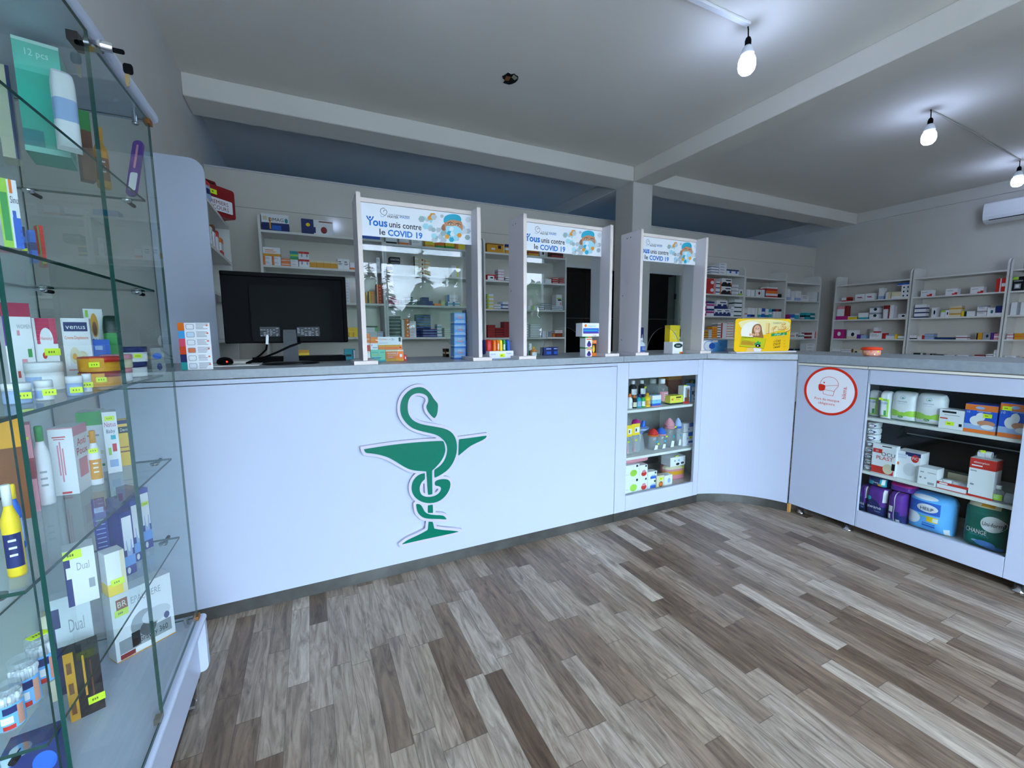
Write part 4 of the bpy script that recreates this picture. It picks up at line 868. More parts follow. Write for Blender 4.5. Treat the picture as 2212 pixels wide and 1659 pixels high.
('P','H bW',2.6096,4.47,1.551,0.0868,0.1,0.0206,'pale grey box, second-up of pile',22),
('P','H bW',2.6096,4.47,1.5719,0.0868,0.1,0.0206,'pale grey box, third-up of pile',22),
('P','H bW',2.6096,4.47,1.5929,0.0868,0.1,0.0206,'pale grey box, top of pile',22),
('P','W bT',2.7459,4.47,1.53,0.1551,0.1,0.0183,'white box with teal line, bottom of pile',22),
('P','W bT',2.7459,4.47,1.5487,0.1551,0.1,0.0183,'white box with teal line, second-up of pile',22),
('P','W bT',2.7459,4.47,1.5673,0.1551,0.1,0.0183,'white box with teal line, top of pile',22),
('P','@upg',2.7683,4.47,1.586,0.0795,0.1,0.1297,'upright white box with green and black print',22),
('P','C mR',1.8782,4.47,1.207,0.0933,0.1,0.0282,'dark red box in the five-high stack, bottom of pile',1),
('P','C mR',1.8782,4.47,1.2356,0.0933,0.1,0.0282,'dark red box in the five-high stack, second-up of pile',1),
('P','C mR',1.8782,4.47,1.2642,0.0933,0.1,0.0282,'dark red box in the five-high stack, third-up of pile',1),
('P','C mR',1.8782,4.47,1.2928,0.0933,0.1,0.0282,'dark red box in the five-high stack, fourth-up of pile',1),
('P','C mR',1.8782,4.47,1.3213,0.0933,0.1,0.0282,'dark red box in the five-high stack, top of pile',1),
('P','C mR bK',1.9796,4.47,1.207,0.0992,0.1,0.0277,'dark red box in the four-high stack, bottom of pile',1),
('P','C mR bK',1.9796,4.47,1.2351,0.0992,0.1,0.0277,'dark red box in the four-high stack, second-up of pile',1),
('P','C mR bK',1.9796,4.47,1.2632,0.0992,0.1,0.0277,'dark red box in the four-high stack, third-up of pile',1),
('P','C mR bK',1.9796,4.47,1.2913,0.0992,0.1,0.0277,'dark red box in the four-high stack, top of pile',1),
('P','C',2.0678,4.47,1.207,0.0693,0.1,0.18,'upright dark red box',1),
('P','W bH',2.3389,4.47,1.207,0.0228,0.1,0.029,'thin white box in the edge pile, bottom of pile',1),
('P','W bH',2.3389,4.47,1.2364,0.0228,0.1,0.029,'thin white box in the edge pile, second-up of pile',1),
('P','W bH',2.3389,4.47,1.2657,0.0228,0.1,0.029,'thin white box in the edge pile, third-up of pile',1),
('P','W bH',2.3389,4.47,1.2951,0.0228,0.1,0.029,'thin white box in the edge pile, fourth-up of pile',1),
('P','W bH',2.3389,4.47,1.3244,0.0228,0.1,0.029,'thin white box in the edge pile, fifth-up of pile',1),
('P','W bH',2.3389,4.47,1.3538,0.0228,0.1,0.029,'thin white box in the edge pile, top of pile',1),
('P','W bH',2.4425,4.47,1.207,0.132,0.1,0.0188,'white box in the eight-high stack, bottom of pile',1),
('P','W bH',2.4425,4.47,1.2262,0.132,0.1,0.0188,'white box in the eight-high stack, second-up of pile',1),
('P','W bH',2.4425,4.47,1.2453,0.132,0.1,0.0188,'white box in the eight-high stack, third-up of pile',1),
('P','W bH',2.4425,4.47,1.2645,0.132,0.1,0.0188,'white box in the eight-high stack, fourth-up of pile',1),
('P','W bH',2.4425,4.47,1.2837,0.132,0.1,0.0188,'white box in the eight-high stack, fifth-up of pile',1),
('P','W bH',2.4425,4.47,1.3028,0.132,0.1,0.0188,'white box in the eight-high stack, sixth-up of pile',1),
('P','W bH',2.4425,4.47,1.322,0.132,0.1,0.0188,'white box in the eight-high stack, seventh-up of pile',1),
('P','W bH',2.4425,4.47,1.3412,0.132,0.1,0.0188,'white box in the eight-high stack, top of pile',1),
('P','W lN',2.5564,4.47,1.207,0.0691,0.1,0.0244,'white box with navy end, bottom of pile',1),
('P','W lN',2.5564,4.47,1.2318,0.0691,0.1,0.0244,'white box with navy end, second-up of pile',1),
('P','W lN',2.5564,4.47,1.2566,0.0691,0.1,0.0244,'white box with navy end, top of pile',1),
('P','H lW',2.6351,4.47,1.207,0.0785,0.1,0.0318,'grey and white box, bottom of pile',1),
('P','H lW',2.6351,4.47,1.2392,0.0785,0.1,0.0318,'grey and white box, top of pile',1),
('P','Z lO dR',2.7514,4.47,1.207,0.1421,0.1,0.0435,'brown and orange box',1),
('P','W bC',2.7676,4.47,1.2509,0.1089,0.1,0.0179,'white box with a red line, bottom of pile',1),
('P','W bC',2.7676,4.47,1.2692,0.1089,0.1,0.0179,'white box with a red line, top of pile',1),
('P','W mN',5.4331,4.47,2.115,0.1594,0.1,0.0371,'white box with a navy stripe, bottom of pile',33),
('P','W mN',5.4331,4.47,2.1525,0.1594,0.1,0.0371,'white box with a navy stripe, second-up of pile',33),
('P','W mN',5.4331,4.47,2.1901,0.1594,0.1,0.0371,'white box with a navy stripe, top of pile',33),
('P','W xN',5.6059,4.47,2.115,0.1535,0.1,0.0389,'white box with fine blue print, bottom of pile',33),
('P','W xN',5.6059,4.47,2.1543,0.1535,0.1,0.0389,'white box with fine blue print, second-up of pile',33),
('P','W xN',5.6059,4.47,2.1936,0.1535,0.1,0.0389,'white box with fine blue print, third-up of pile',33),
('P','W xN',5.6059,4.47,2.2329,0.1535,0.1,0.0389,'white box with fine blue print, top of pile',33),
('P','W tN dB',5.7575,4.47,2.115,0.1316,0.1,0.0768,'white box with a blue dot, first of 2',33),
('P','W tN dB',5.8903,4.47,2.115,0.1316,0.1,0.0768,'white box with a blue dot, second of 2',33),
('P','R rP dW',5.3762,4.47,1.82,0.1919,0.1,0.1086,'red box with pink picture, bottom of pile',16),
('P','R rP dW',5.3762,4.47,1.929,0.1919,0.1,0.1086,'red box with pink picture, top of pile',16),
('P','W mN rO',5.5347,4.47,1.82,0.1095,0.1,0.0608,'white box with navy and orange patch, bottom of pile',16),
('P','W mN rO',5.5347,4.47,1.8812,0.1095,0.1,0.0608,'white box with navy and orange patch, second-up of pile',16),
('P','W mN rO',5.5347,4.47,1.9423,0.1095,0.1,0.0608,'white box with navy and orange patch, top of pile',16),
('P','@mount',5.7038,4.47,1.82,0.2202,0.1,0.1182,'white box with a black mountain shape, bottom of pile',16),
('P','@mount',5.7038,4.47,1.9386,0.2202,0.1,0.1182,'white box with a black mountain shape, top of pile',16),
('P','W bH xH',5.8987,4.47,1.82,0.142,0.1,0.0511,'white box with fine grey print, bottom of pile',16),
('P','W bH xH',5.8987,4.47,1.8715,0.142,0.1,0.0511,'white box with fine grey print, second-up of pile',16),
('P','W bH xH',5.8987,4.47,1.923,0.142,0.1,0.0511,'white box with fine grey print, top of pile',16),
('P','W bE dK',6.0274,4.47,1.82,0.0821,0.1,0.0901,'white box with green base and black dots',16),
('P','M dW',5.28,4.47,1.5,0.0378,0.1,0.1029,'magenta box at the bay end, bottom of pile',25),
('P','M dW',5.28,4.47,1.6033,0.0378,0.1,0.1029,'magenta box at the bay end, top of pile',25),
('P','W mM tN',5.3839,4.47,1.5,0.1522,0.1,0.1047,'white box with magenta panel, bottom of pile',25),
('P','W mM tN',5.3839,4.47,1.6051,0.1522,0.1,0.1047,'white box with magenta panel, top of pile',25),
('P','@mtn',5.5606,4.47,1.5,0.1726,0.1,0.1046,'white box with navy peaks, first of 2',25),
('P','@mtn',5.7343,4.47,1.5,0.1726,0.1,0.1046,'white box with navy peaks, second of 2',25),
('P','@mtn',5.6291,4.47,1.605,0.237,0.1,0.125,'white box with navy peaks on top of two more',25),
('P','W xH',5.8646,4.47,1.5,0.0646,0.1,0.1445,'plain upright white box',25),
('P','W bD',5.9844,4.47,1.5,0.1679,0.1,0.0636,'white box with dark green base, bottom of pile',25),
('P','W bD',5.9844,4.47,1.564,0.1679,0.1,0.0636,'white box with dark green base, second-up of pile',25),
('P','W bD',5.9844,4.47,1.6281,0.1679,0.1,0.0636,'white box with dark green base, third-up of pile',25),
('P','W bD',5.9844,4.47,1.6921,0.1679,0.1,0.0636,'white box with dark green base, top of pile',25),
('P','A bZ',5.3113,4.47,1.171,0.0965,0.1,0.0384,'gold and brown box, bottom of pile',3),
('P','A bZ',5.3113,4.47,1.2098,0.0965,0.1,0.0384,'gold and brown box, second-up of pile',3),
('P','A bZ',5.3113,4.47,1.2485,0.0965,0.1,0.0384,'gold and brown box, top of pile',3),
('P','W mK',5.4045,4.47,1.171,0.069,0.1,0.0254,'white box with a black stripe, bottom of pile',3),
('P','W mK',5.4045,4.47,1.1968,0.069,0.1,0.0254,'white box with a black stripe, second-up of pile',3),
('P','W mK',5.4045,4.47,1.2227,0.069,0.1,0.0254,'white box with a black stripe, third-up of pile',3),
('P','W mK',5.4045,4.47,1.2485,0.069,0.1,0.0254,'white box with a black stripe, fourth-up of pile',3),
('P','W mK',5.4045,4.47,1.2744,0.069,0.1,0.0254,'white box with a black stripe, top of pile',3),
('P','O mY',5.498,4.47,1.171,0.1055,0.1,0.0339,'orange box with yellow band, bottom of pile',3),
('P','O mY',5.498,4.47,1.2053,0.1055,0.1,0.0339,'orange box with yellow band, second-up of pile',3),
('P','O mY',5.498,4.47,1.2396,0.1055,0.1,0.0339,'orange box with yellow band, third-up of pile',3),
('P','O mY',5.498,4.47,1.2738,0.1055,0.1,0.0339,'orange box with yellow band, fourth-up of pile',3),
('P','O mY',5.498,4.47,1.3081,0.1055,0.1,0.0339,'orange box with yellow band, top of pile',3),
('P','W bK',5.5917,4.47,1.171,0.0708,0.1,0.0377,'white box with black base line, bottom of pile',3),
('P','W bK',5.5917,4.47,1.2091,0.0708,0.1,0.0377,'white box with black base line, second-up of pile',3),
('P','W bK',5.5917,4.47,1.2472,0.0708,0.1,0.0377,'white box with black base line, third-up of pile',3),
('P','W bK',5.5917,4.47,1.2853,0.0708,0.1,0.0377,'white box with black base line, fourth-up of pile',3),
('P','W bK',5.5917,4.47,1.3234,0.0708,0.1,0.0377,'white box with black base line, fifth-up of pile',3),
('P','W bK',5.5917,4.47,1.3615,0.0708,0.1,0.0377,'white box with black base line, top of pile',3),
('P','W lR',5.6942,4.47,1.171,0.1215,0.1,0.1118,'white box with a small red mark, bottom of pile',3),
('P','W lR',5.6942,4.47,1.2832,0.1215,0.1,0.1118,'white box with a small red mark, top of pile',3),
('P','W mO',5.8365,4.47,1.171,0.1509,0.1,0.0387,'white box with an orange stripe, bottom of pile',3),
('P','W mO',5.8365,4.47,1.2101,0.1509,0.1,0.0387,'white box with an orange stripe, second-up of pile',3),
('P','W mO',5.8365,4.47,1.2492,0.1509,0.1,0.0387,'white box with an orange stripe, third-up of pile',3),
('P','W mO',5.8365,4.47,1.2883,0.1509,0.1,0.0387,'white box with an orange stripe, fourth-up of pile',3),
('P','W mO',5.8365,4.47,1.3274,0.1509,0.1,0.0387,'white box with an orange stripe, fifth-up of pile',3),
('P','W mO',5.8365,4.47,1.3665,0.1509,0.1,0.0387,'white box with an orange stripe, top of pile',3),
('P','W',6.2137,4.47,1.815,0.0813,0.1,0.0992,'plain white box by the bay post',15),
('P','W rH',6.3176,4.47,1.815,0.1056,0.1,0.0964,'white box with a grey side',15),
('P','W dC',6.446,4.47,1.815,0.1327,0.1,0.1042,'white box with a dark blot',15),
('P','W rB',6.5656,4.47,1.815,0.0851,0.1,0.1108,'white box with a blue side',15),
('P','W bR tO',6.7728,4.47,1.815,0.2911,0.1,0.0791,'white and red case',15),
('P','R tW bO',6.7686,4.47,1.8945,0.2736,0.1,0.0789,'red and white case on top of another',15),
('P','K',6.9787,4.47,1.815,0.0839,0.1,0.0573,'small black box',15),
('P','W mP',6.1784,4.47,1.494,0.0498,0.1,0.0968,'white and pink packet',24),
('P','W bB',6.247,4.47,1.494,0.0751,0.1,0.1436,'tall white and blue packet',24),
('P','W bN',6.3374,4.47,1.494,0.0885,0.1,0.141,'white packet with navy base',24),
('P','W rE',6.4222,4.47,1.494,0.0641,0.1,0.1417,'white packet with lime side',24),
('P','W bS',6.5043,4.47,1.494,0.0831,0.1,0.1448,'white packet with teal base',24),
('P','B mW',6.593,4.47,1.494,0.0766,0.1,0.1421,'blue packet with a white band',24),
('P','W bT',6.6828,4.47,1.494,0.0775,0.1,0.1346,'white packet with turquoise base',24),
('P','S mW',6.7661,4.47,1.494,0.0708,0.1,0.1317,'turquoise and white packet',24),
('P','W tN',6.8681,4.47,1.494,0.0659,0.1,0.1325,'white packet with navy top',24),
('P','W tR',6.9424,4.47,1.494,0.0646,0.1,0.1355,'white packet with red top',24),
('P','W tK',7.0123,4.47,1.494,0.0574,0.1,0.1361,'white packet with black top',24),
('P','W bL',7.2043,4.47,1.782,0.0783,0.1,0.1798,'tall white packet by the bay post',17),
('P','W',7.326,4.47,1.782,0.0836,0.1,0.131,'slim white packet',17),
('P','W bL',7.4601,4.47,1.782,0.1526,0.1,0.1592,'white carton with pale blue base',17),
('P','W xH',7.6675,4.47,1.782,0.188,0.1,0.0999,'low white carton',17),
('P','W rH',7.9588,4.47,1.782,0.1593,0.1,0.1591,'white carton at the bay end',17),
('P','M',7.2541,4.47,1.474,0.0632,0.1,0.0715,'small magenta packet',26),
('P','B bW',7.3496,4.47,1.474,0.1087,0.1,0.0769,'small blue packet',26),
('P','S tW',7.4705,4.47,1.474,0.1123,0.1,0.0962,'small turquoise packet',26),
('P','W bK',7.6363,4.47,1.474,0.0831,0.1,0.0326,'tiny white packet',26),
('P','S mK',7.7784,4.47,1.474,0.123,0.1,0.1095,'turquoise and black packet',26),
('P','T mW',7.9128,4.47,1.474,0.1249,0.1,0.1065,'dark teal packet',26),
('P','W mP',7.3915,4.47,1.147,0.1016,0.1,0.0907,'white and pink packet',4),
('P','W dC',7.4964,4.47,1.147,0.0862,0.1,0.1066,'white packet with a red spot',4),
('P','W mT',7.6504,4.47,1.147,0.1197,0.1,0.0819,'white and teal packet',4),
('P','C mW',7.8655,4.47,1.147,0.1249,0.1,0.0985,'dark red packet',4),
('P','W rR',7.9878,4.47,1.147,0.1012,0.1,0.115,'white packet with red side',4),
('P','K lT',7.5265,4.47,0.9,0.1773,0.1,0.0706,'dark box',8),
('P','W xH',7.9158,4.47,0.9,0.2453,0.1,0.0515,'grey-white carton, bottom of pile',8),
('P','W xH',7.9158,4.47,0.9519,0.2453,0.1,0.0515,'grey-white carton, second-up of pile',8),
('P','W xH',7.9158,4.47,1.0039,0.2453,0.1,0.0515,'grey-white carton, top of pile',8),
('R','W bR',-4.0674,8.02,1.755,0.0651,0.1,0.0617,'small white and red box',18),
('R','R mK',-4.0078,8.02,1.755,0.0419,0.1,0.0656,'small red and black box',18),
('R','@swoosh',-3.8403,8.02,1.755,0.1327,0.1,0.1,'white box with a pink swoosh nearer the corner',18),
('R','@swoosh',-3.7087,8.02,1.755,0.1196,0.1,0.1011,'white box with pink swoosh beside tall one',18),
('R','W bL',-3.564,8.02,1.755,0.0592,0.1,0.1681,'tall white box',18),
('R','W rY',-3.479,8.02,1.755,0.051,0.1,0.0993,'white box with yellow side',18),
('R','I bW',-3.3742,8.02,1.755,0.1146,0.1,0.0965,'cream box',18),
('R','W dK',-3.2917,8.02,1.755,0.0459,0.1,0.0605,'white box with black dots, bottom of first column',18),
('R','W dK',-3.2917,8.02,1.8159,0.0459,0.1,0.0605,'white box with black dots, second-up of first column',18),
('R','W dK',-3.2917,8.02,1.8769,0.0459,0.1,0.0605,'white box with black dots, top of first column',18),
('R','W dK',-3.2446,8.02,1.755,0.0459,0.1,0.0605,'white box with black dots, bottom of second column',18),
('R','W dK',-3.2446,8.02,1.8159,0.0459,0.1,0.0605,'white box with black dots, second-up of second column',18),
('R','W dK',-3.2446,8.02,1.8769,0.0459,0.1,0.0605,'white box with black dots, top of second column',18),
('R','B bW',-3.2979,8.02,1.9378,0.1452,0.1,0.0341,'flat blue box lying on the dotted ones',18),
('R','M',-4.0799,8.02,1.457,0.1687,0.1,0.0592,'flat magenta box',27),
('R','W tP',-4.0992,8.02,1.5166,0.1062,0.1,0.1605,'white and pink box standing on the magenta one',27),
('R','C',-4.024,8.02,1.5166,0.037,0.1,0.1664,'dark red box standing on the magenta one',27),
('R','Y tW',-3.9243,8.02,1.457,0.1274,0.1,0.0522,'low yellow box',27),
('R','W bS',-3.7736,8.02,1.457,0.131,0.1,0.0998,'white and teal box',27),
('R','W tH dD',-3.6292,8.02,1.457,0.12,0.1,0.0964,'white box with a dark leaf shape, bottom of pile',27),
('R','W tH dD',-3.6292,8.02,1.5538,0.12,0.1,0.0964,'white box with a dark leaf shape, top of pile',27),
('R','W tC',-3.4863,8.02,1.457,0.0537,0.1,0.1977,'tall white bottle-shaped pack',27),
('R','W lC',-3.4157,8.02,1.457,0.0627,0.1,0.1985,'tall white pack with dark red side',27),
('R','W dK',-3.2737,8.02,1.457,0.1023,0.1,0.0598,'low white box with a black mark',27),
('R','M dW',-4.1093,8.02,1.147,0.1362,0.1,0.1519,'magenta pack with a white panel',5),
('R','W dK bI',-3.9104,8.02,1.147,0.1314,0.1,0.1332,'white and ivory box',5),
('R','V',-3.8108,8.02,1.147,0.0502,0.1,0.0663,'purple box',5),
('R','L',-3.7434,8.02,1.147,0.074,0.1,0.0585,'lavender box',5),
('R','W xH',-3.583,8.02,1.147,0.1547,0.1,0.0924,'wide white box',5),
('R','W bR',-3.5865,8.02,1.2398,0.0543,0.1,0.081,'white and red box standing on the wide one',5),
('R','R lC',-3.4784,8.02,1.147,0.0401,0.1,0.087,'red box',5),
('R','W tL',-3.3997,8.02,1.147,0.1033,0.1,0.0614,'white box with lilac top',5),
('R','Y rA',-3.3246,8.02,1.147,0.034,0.1,0.0675,'yellow box',5),
('R','W bH',-3.2625,8.02,1.147,0.0767,0.1,0.0427,'low white box',5),
('R','W bH',-4.1141,8.02,0.858,0.1266,0.1,0.055,'white carton nearest the corner, bottom of pile',9),
('R','W bH',-4.1141,8.02,0.9134,0.1266,0.1,0.055,'white carton nearest the corner, top of pile',9),
('R','W mH',-3.9732,8.02,0.858,0.1421,0.1,0.0359,'white carton with grey line, bottom of pile',9),
('R','W mH',-3.9732,8.02,0.8943,0.1421,0.1,0.0359,'white carton with grey line, second-up of pile',9),
('R','W mH',-3.9732,8.02,0.9305,0.1421,0.1,0.0359,'white carton with grey line, top of pile',9),
('R','I lZ dK',-3.8392,8.02,0.858,0.1067,0.1,0.1211,'beige box with dark marks',9),
('R','G tO',-3.6865,8.02,0.858,0.0866,0.1,0.0958,'green box with orange top',9),
('R','W',-3.4172,8.02,0.858,0.0964,0.1,0.0647,'plain white box',9),
('R','G mY',-3.3291,8.02,0.858,0.0675,0.1,0.0626,'green and yellow box',9),
('R','W bL',-3.2569,8.02,0.858,0.065,0.1,0.0579,'white box with blue base',9),
('R','@redtip',-3.0243,8.02,1.755,0.1255,0.1,0.0866,'red-cornered white box nearest the inner bay',19),
('R','@redtip',-2.7602,8.02,1.755,0.1205,0.1,0.0832,'red-cornered white box between two like it',19),
('R','@redtip',-2.5126,8.02,1.755,0.1226,0.1,0.0824,'red-cornered white box next to tall ones',19),
('R','R rW',-2.3208,8.02,1.755,0.0469,0.1,0.1692,'tall red and white box',19),
('R','R mW',-2.275,8.02,1.755,0.0368,0.1,0.1712,'tall red box with a white window',19),
('R','W bN',-3.0727,8.02,1.455,0.128,0.1,0.0623,'white box with a navy stripe, bottom of pile',28),
('R','W bN',-3.0727,8.02,1.5177,0.128,0.1,0.0623,'white box with a navy stripe, second-up of pile',28),
('R','W bN',-3.0727,8.02,1.5805,0.128,0.1,0.0623,'white box with a navy stripe, top of pile',28),
('R','W dK',-2.9199,8.02,1.455,0.0513,0.1,0.1342,'upright white box with a black dot',28),
('R','W tE',-2.8245,8.02,1.455,0.0423,0.1,0.0923,'small white box with lime top',28),
('R','W dK',-2.7797,8.02,1.455,0.038,0.1,0.0929,'small white box with a black dot',28),
('R','I mA',-2.6997,8.02,1.455,0.1189,0.1,0.072,'cream box with amber line, bottom of pile',28),
('R','I mA',-2.6997,8.02,1.5274,0.1189,0.1,0.072,'cream box with amber line, top of pile',28),
('R','Y',-2.6227,8.02,1.455,0.0219,0.1,0.0713,'narrow yellow box',28),
('R','W lD',-2.5568,8.02,1.455,0.1007,0.1,0.0681,'low white box with dark leaf',28),
('R','W xH tH',-2.4419,8.02,1.455,0.0886,0.1,0.0674,'white carton with fine print, bottom of pile',28),
('R','W xH tH',-2.4419,8.02,1.5228,0.0886,0.1,0.0674,'white carton with fine print, top of pile',28),
('R','W dT',-2.357,8.02,1.455,0.0683,0.1,0.0997,'white box with teal dot',28),
('R','N bW',-2.2883,8.02,1.455,0.0633,0.1,0.1226,'navy box with white base',28),
('R','W bK',-3.1215,8.02,1.145,0.0819,0.1,0.0564,'low white box with black line',6),
('R','W tI',-3.0504,8.02,1.145,0.0477,0.1,0.0558,'small white box',6),
('R','R',-3.0088,8.02,1.145,0.0249,0.1,0.0554,'tiny red box',6),
('R','L tH',-2.9421,8.02,1.145,0.1003,0.1,0.0401,'blue-grey box, bottom of pile',6),
('R','L tH',-2.9421,8.02,1.1855,0.1003,0.1,0.0401,'blue-grey box, top of pile',6),
('R','K mB',-2.789,8.02,1.145,0.1853,0.1,0.0273,'long flat dark box',6),
('R','W mC',-2.607,8.02,1.145,0.1093,0.1,0.0522,'white box with a dark red bar',6),
('R','A lK',-2.437,8.02,1.145,0.0537,0.1,0.0864,'dark and gold box',6),
('R','H dD',-2.371,8.02,1.145,0.0699,0.1,0.0914,'grey box',6),
('R','V',-2.3208,8.02,1.145,0.0216,0.1,0.0906,'purple packet',6),
('R','P mW',-2.2792,8.02,1.145,0.0452,0.1,0.0783,'pale pink box',6),
('R','D rW',-3.045,8.02,0.86,0.106,0.1,0.0837,'dark green and white box',10),
('R','K rH',-2.8948,8.02,0.86,0.0359,0.1,0.0806,'small dark box',10),
('R','W tD',-2.8184,8.02,0.86,0.1058,0.1,0.0759,'white box with green top',10),
('R','W mC',-2.7282,8.02,0.86,0.0639,0.1,0.0711,'white box with red bar',10),
('R','W rR',-2.6659,8.02,0.86,0.0508,0.1,0.0729,'white box with red side',10),
('R','W dK',-2.5998,8.02,0.86,0.0551,0.1,0.0767,'white box with a black dot, first of 2',10),
('R','W dK',-2.5436,8.02,0.86,0.0551,0.1,0.0767,'white box with a black dot, second of 2',10),
('R','C mW',-2.4115,8.02,0.86,0.0973,0.1,0.0408,'dark red and white box, bottom of pile',10),
('R','C mW',-2.4115,8.02,0.9012,0.0973,0.1,0.0408,'dark red and white box, top of pile',10),
('R','W mK',-2.3224,8.02,0.86,0.0659,0.1,0.0322,'white box with black bar, bottom of pile',10),
('R','W mK',-2.3224,8.02,0.8926,0.0659,0.1,0.0322,'white box with black bar, second-up of pile',10),
('R','W mK',-2.3224,8.02,0.9251,0.0659,0.1,0.0322,'white box with black bar, top of pile',10),
('R','W xH',-2.271,8.02,0.86,0.0288,0.1,0.0386,'white box by the post, bottom of pile',10),
('R','W xH',-2.271,8.02,0.899,0.0288,0.1,0.0386,'white box by the post, second-up of pile',10),
('R','W xH',-2.271,8.02,0.938,0.0288,0.1,0.0386,'white box by the post, third-up of pile',10),
('R','W xH',-2.271,8.02,0.977,0.0288,0.1,0.0386,'white box by the post, top of pile',10),
('R','@blackbox',-2.1532,8.02,1.755,0.0966,0.14,0.1723,'black and green box with a white lamp shape',20),
('R','W rH',-2.1539,8.02,1.455,0.0675,0.1,0.0794,'white carton, bottom of pile',29),
('R','W rH',-2.1539,8.02,1.5348,0.0675,0.1,0.0794,'white carton, top of pile',29),
('R','W lH',-2.0917,8.02,1.455,0.0474,0.1,0.0764,'white carton at the picture edge, bottom of pile',29),
('R','W lH',-2.0917,8.02,1.5318,0.0474,0.1,0.0764,'white carton at the picture edge, top of pile',29),
('R','W mR',-2.1635,8.02,1.15,0.0544,0.1,0.0383,'white box with red stripe, bottom of pile',7),
('R','W mR',-2.1635,8.02,1.1887,0.0544,0.1,0.0383,'white box with red stripe, top of pile',7),
('R','A mO',-2.0942,8.02,1.15,0.0629,0.1,0.0772,'gold and orange box',7),
('R','W xH',-2.1377,8.02,0.86,0.0951,0.1,0.0418,'white carton, bottom of pile',11),
('R','W xH',-2.1377,8.02,0.9022,0.0951,0.1,0.0418,'white carton, top of pile',11),
('R','R',-2.0216,8.02,0.86,0.0299,0.1,0.0668,'red box',11),
]
for pl, des, u, fr, z, w_, d_, h_, lab, p in BOXES:
    loc = (u, fr, z + .0007) if pl == 'P' else (fr, -u, z + .0007)
    side = pl != 'P' or 'yellow' in PH[p] or 'corner' in PH[p]  # far bays hold medicine boxes too, only named apart by shelf
    packet(des, loc, w_, d_, h_, 0 if pl == 'P' else R_90, lab + ', ' + PH[p], 'medicine packet' if side else 'medicine box', ('packets' if side else 'boxes') + ' on the ' + PH[p], 'far_medicine_box' if side else 'medicine_box')
# ------------------------------------------------------------------ glass showcase at the left
CX, CY0 = -0.38, 0.835
t = thing('glass_showcase', 'tall glass showcase with five glass shelves on the left wall, white base on castors', 'showcase', (CX, CY0, 0))
LN = 0.835   # length along the wall
def pane(g, x0, y0, z0, x1, y1, z1, me):
    # faces across the thin axis are glass, the cut edges green
    d = [x1 - x0, y1 - y0, z1 - z0]; ax = d.index(min(d)); lo = (x0, y0, z0); hi = (x1, y1, z1)
    v = [(x0, y0, z0), (x1, y0, z0), (x1, y1, z0), (x0, y1, z0), (x0, y0, z1), (x1, y0, z1), (x1, y1, z1), (x0, y1, z1)]
    F = {(2, 0): (0, 3, 2, 1), (2, 1): (4, 5, 6, 7), (1, 0): (0, 1, 5, 4), (0, 1): (1, 2, 6, 5), (1, 1): (2, 3, 7, 6), (0, 0): (3, 0, 4, 7)}
    for (a, s), f in F.items(): g.face([v[i] for i in f], M_GLASS if a == ax else me)
ZD, ZT = 0.302, 1.88
g = G(); g.prism(rrect(-0.31, 0.278, 0.012, ZD, .011, 5, (0, 1, 1, 0)), lambda u, v, tt: (u, tt, v), 0, LN + .012, M_LAM); g.build('deck_board', t)
g = G(); g.box(-0.31, 0.012, .105, -0.014, LN - .012, .277, M_LAM); g.build('base_panel', t)
for y in (0, LN - .012):
    g = G(); g.prism(rrect(-0.31, .105, 0.010, .277, .02, 5, (0, 1, 0, 0)), lambda u, v, tt: (u, tt, v), y, y + .024, M_LAM); g.build('end_board', t)
g = G(); g.prism(rrect(-0.31, ZT, 0.010, ZT + .03, .012, 5, (0, 1, 1, 0)), lambda u, v, tt: (u, tt, v), 0, LN + .012, M_LAM); g.build('top_board', t)
g = G(); g.box(-0.31, 0.0, ZD, -0.30, LN, ZT, mat('#dfe6e4', .4)); g.build('back_panel', t)
for nm, y in (('end_glass', 0.004), ('end_glass', LN - .01)):
    g = G(); pane(g, -0.298, y, ZD + .001, -0.008, y + .006, ZT - .001, M_GEDGE); g.build(nm, t)
for y0, y1, x in ((0.012, 0.405, 0.0), (0.428, LN - .012, -0.009)):
    g = G(); pane(g, x - .003, y0, ZD + .004, x + .003, y1, ZT - .004, M_GEDGE if x == 0 else M_GEDGE2); g.build('sliding_glass_door', t)
for z in (1.638, 1.383, 1.133, .873, .618):
    g = G(); pane(g, -.293, .014, z - .006, -.022, LN - .062, z, M_GEDGE); sh = g.build('glass_shelf', t)
    for y in (0.03, LN - .075):
        for x in (-.26, -.06):
            g = G(); g.lathe([(.004, -.016), (.010, -.014), (.012, -.009), (.012, -.0065)], M_CHROME, (x, y, z), 14); g.tube([(x, y, z - .011), (x, y + (.055 if y > .3 else -.022), z - .011)], .005, M_BLACK, 8); g.build('shelf_support', t)
g = G(); g.tube([(-.03, LN - .05, ZT), (-.03, LN - .05, ZT - .03)], .006, M_CHROME, 10); g.lathe([(.004, -.036), (.008, -.033), (.008, -.028)], M_CHROME, (-.03, LN - .05, ZT), 12); g.build('door_stop', t)
g = G(); g.tube([(-.03, LN - .05, ZD), (-.03, LN - .05, ZD + .03)], .006, M_CHROME, 10); g.build('door_stop', t)
for zz in (ZT - .016, ZD): g = G(); g.box(-.018, LN - .028, zz, -.002, LN, zz + .014, mat('#8a5a2e', .7)); g.build('corner_block', t)
g = G(); g.box(-.012, .385, ZD, .002, .405, ZD + .014, mat('#6d6a60', .4)); g.build('door_guide', t)
lk = None
g = G(); g.box(-.022, .445, ZT - .012, .008, .475, ZT + .014, M_CHROME, .003); g.tube([(.006, .46, ZT), (.026, .462, ZT)], [.011, .010], M_CHROME, 16); g.box(-.03, .40, ZT - .03, -.012, .45, ZT - .012, M_BLACK); lk = g.build('lock', t)
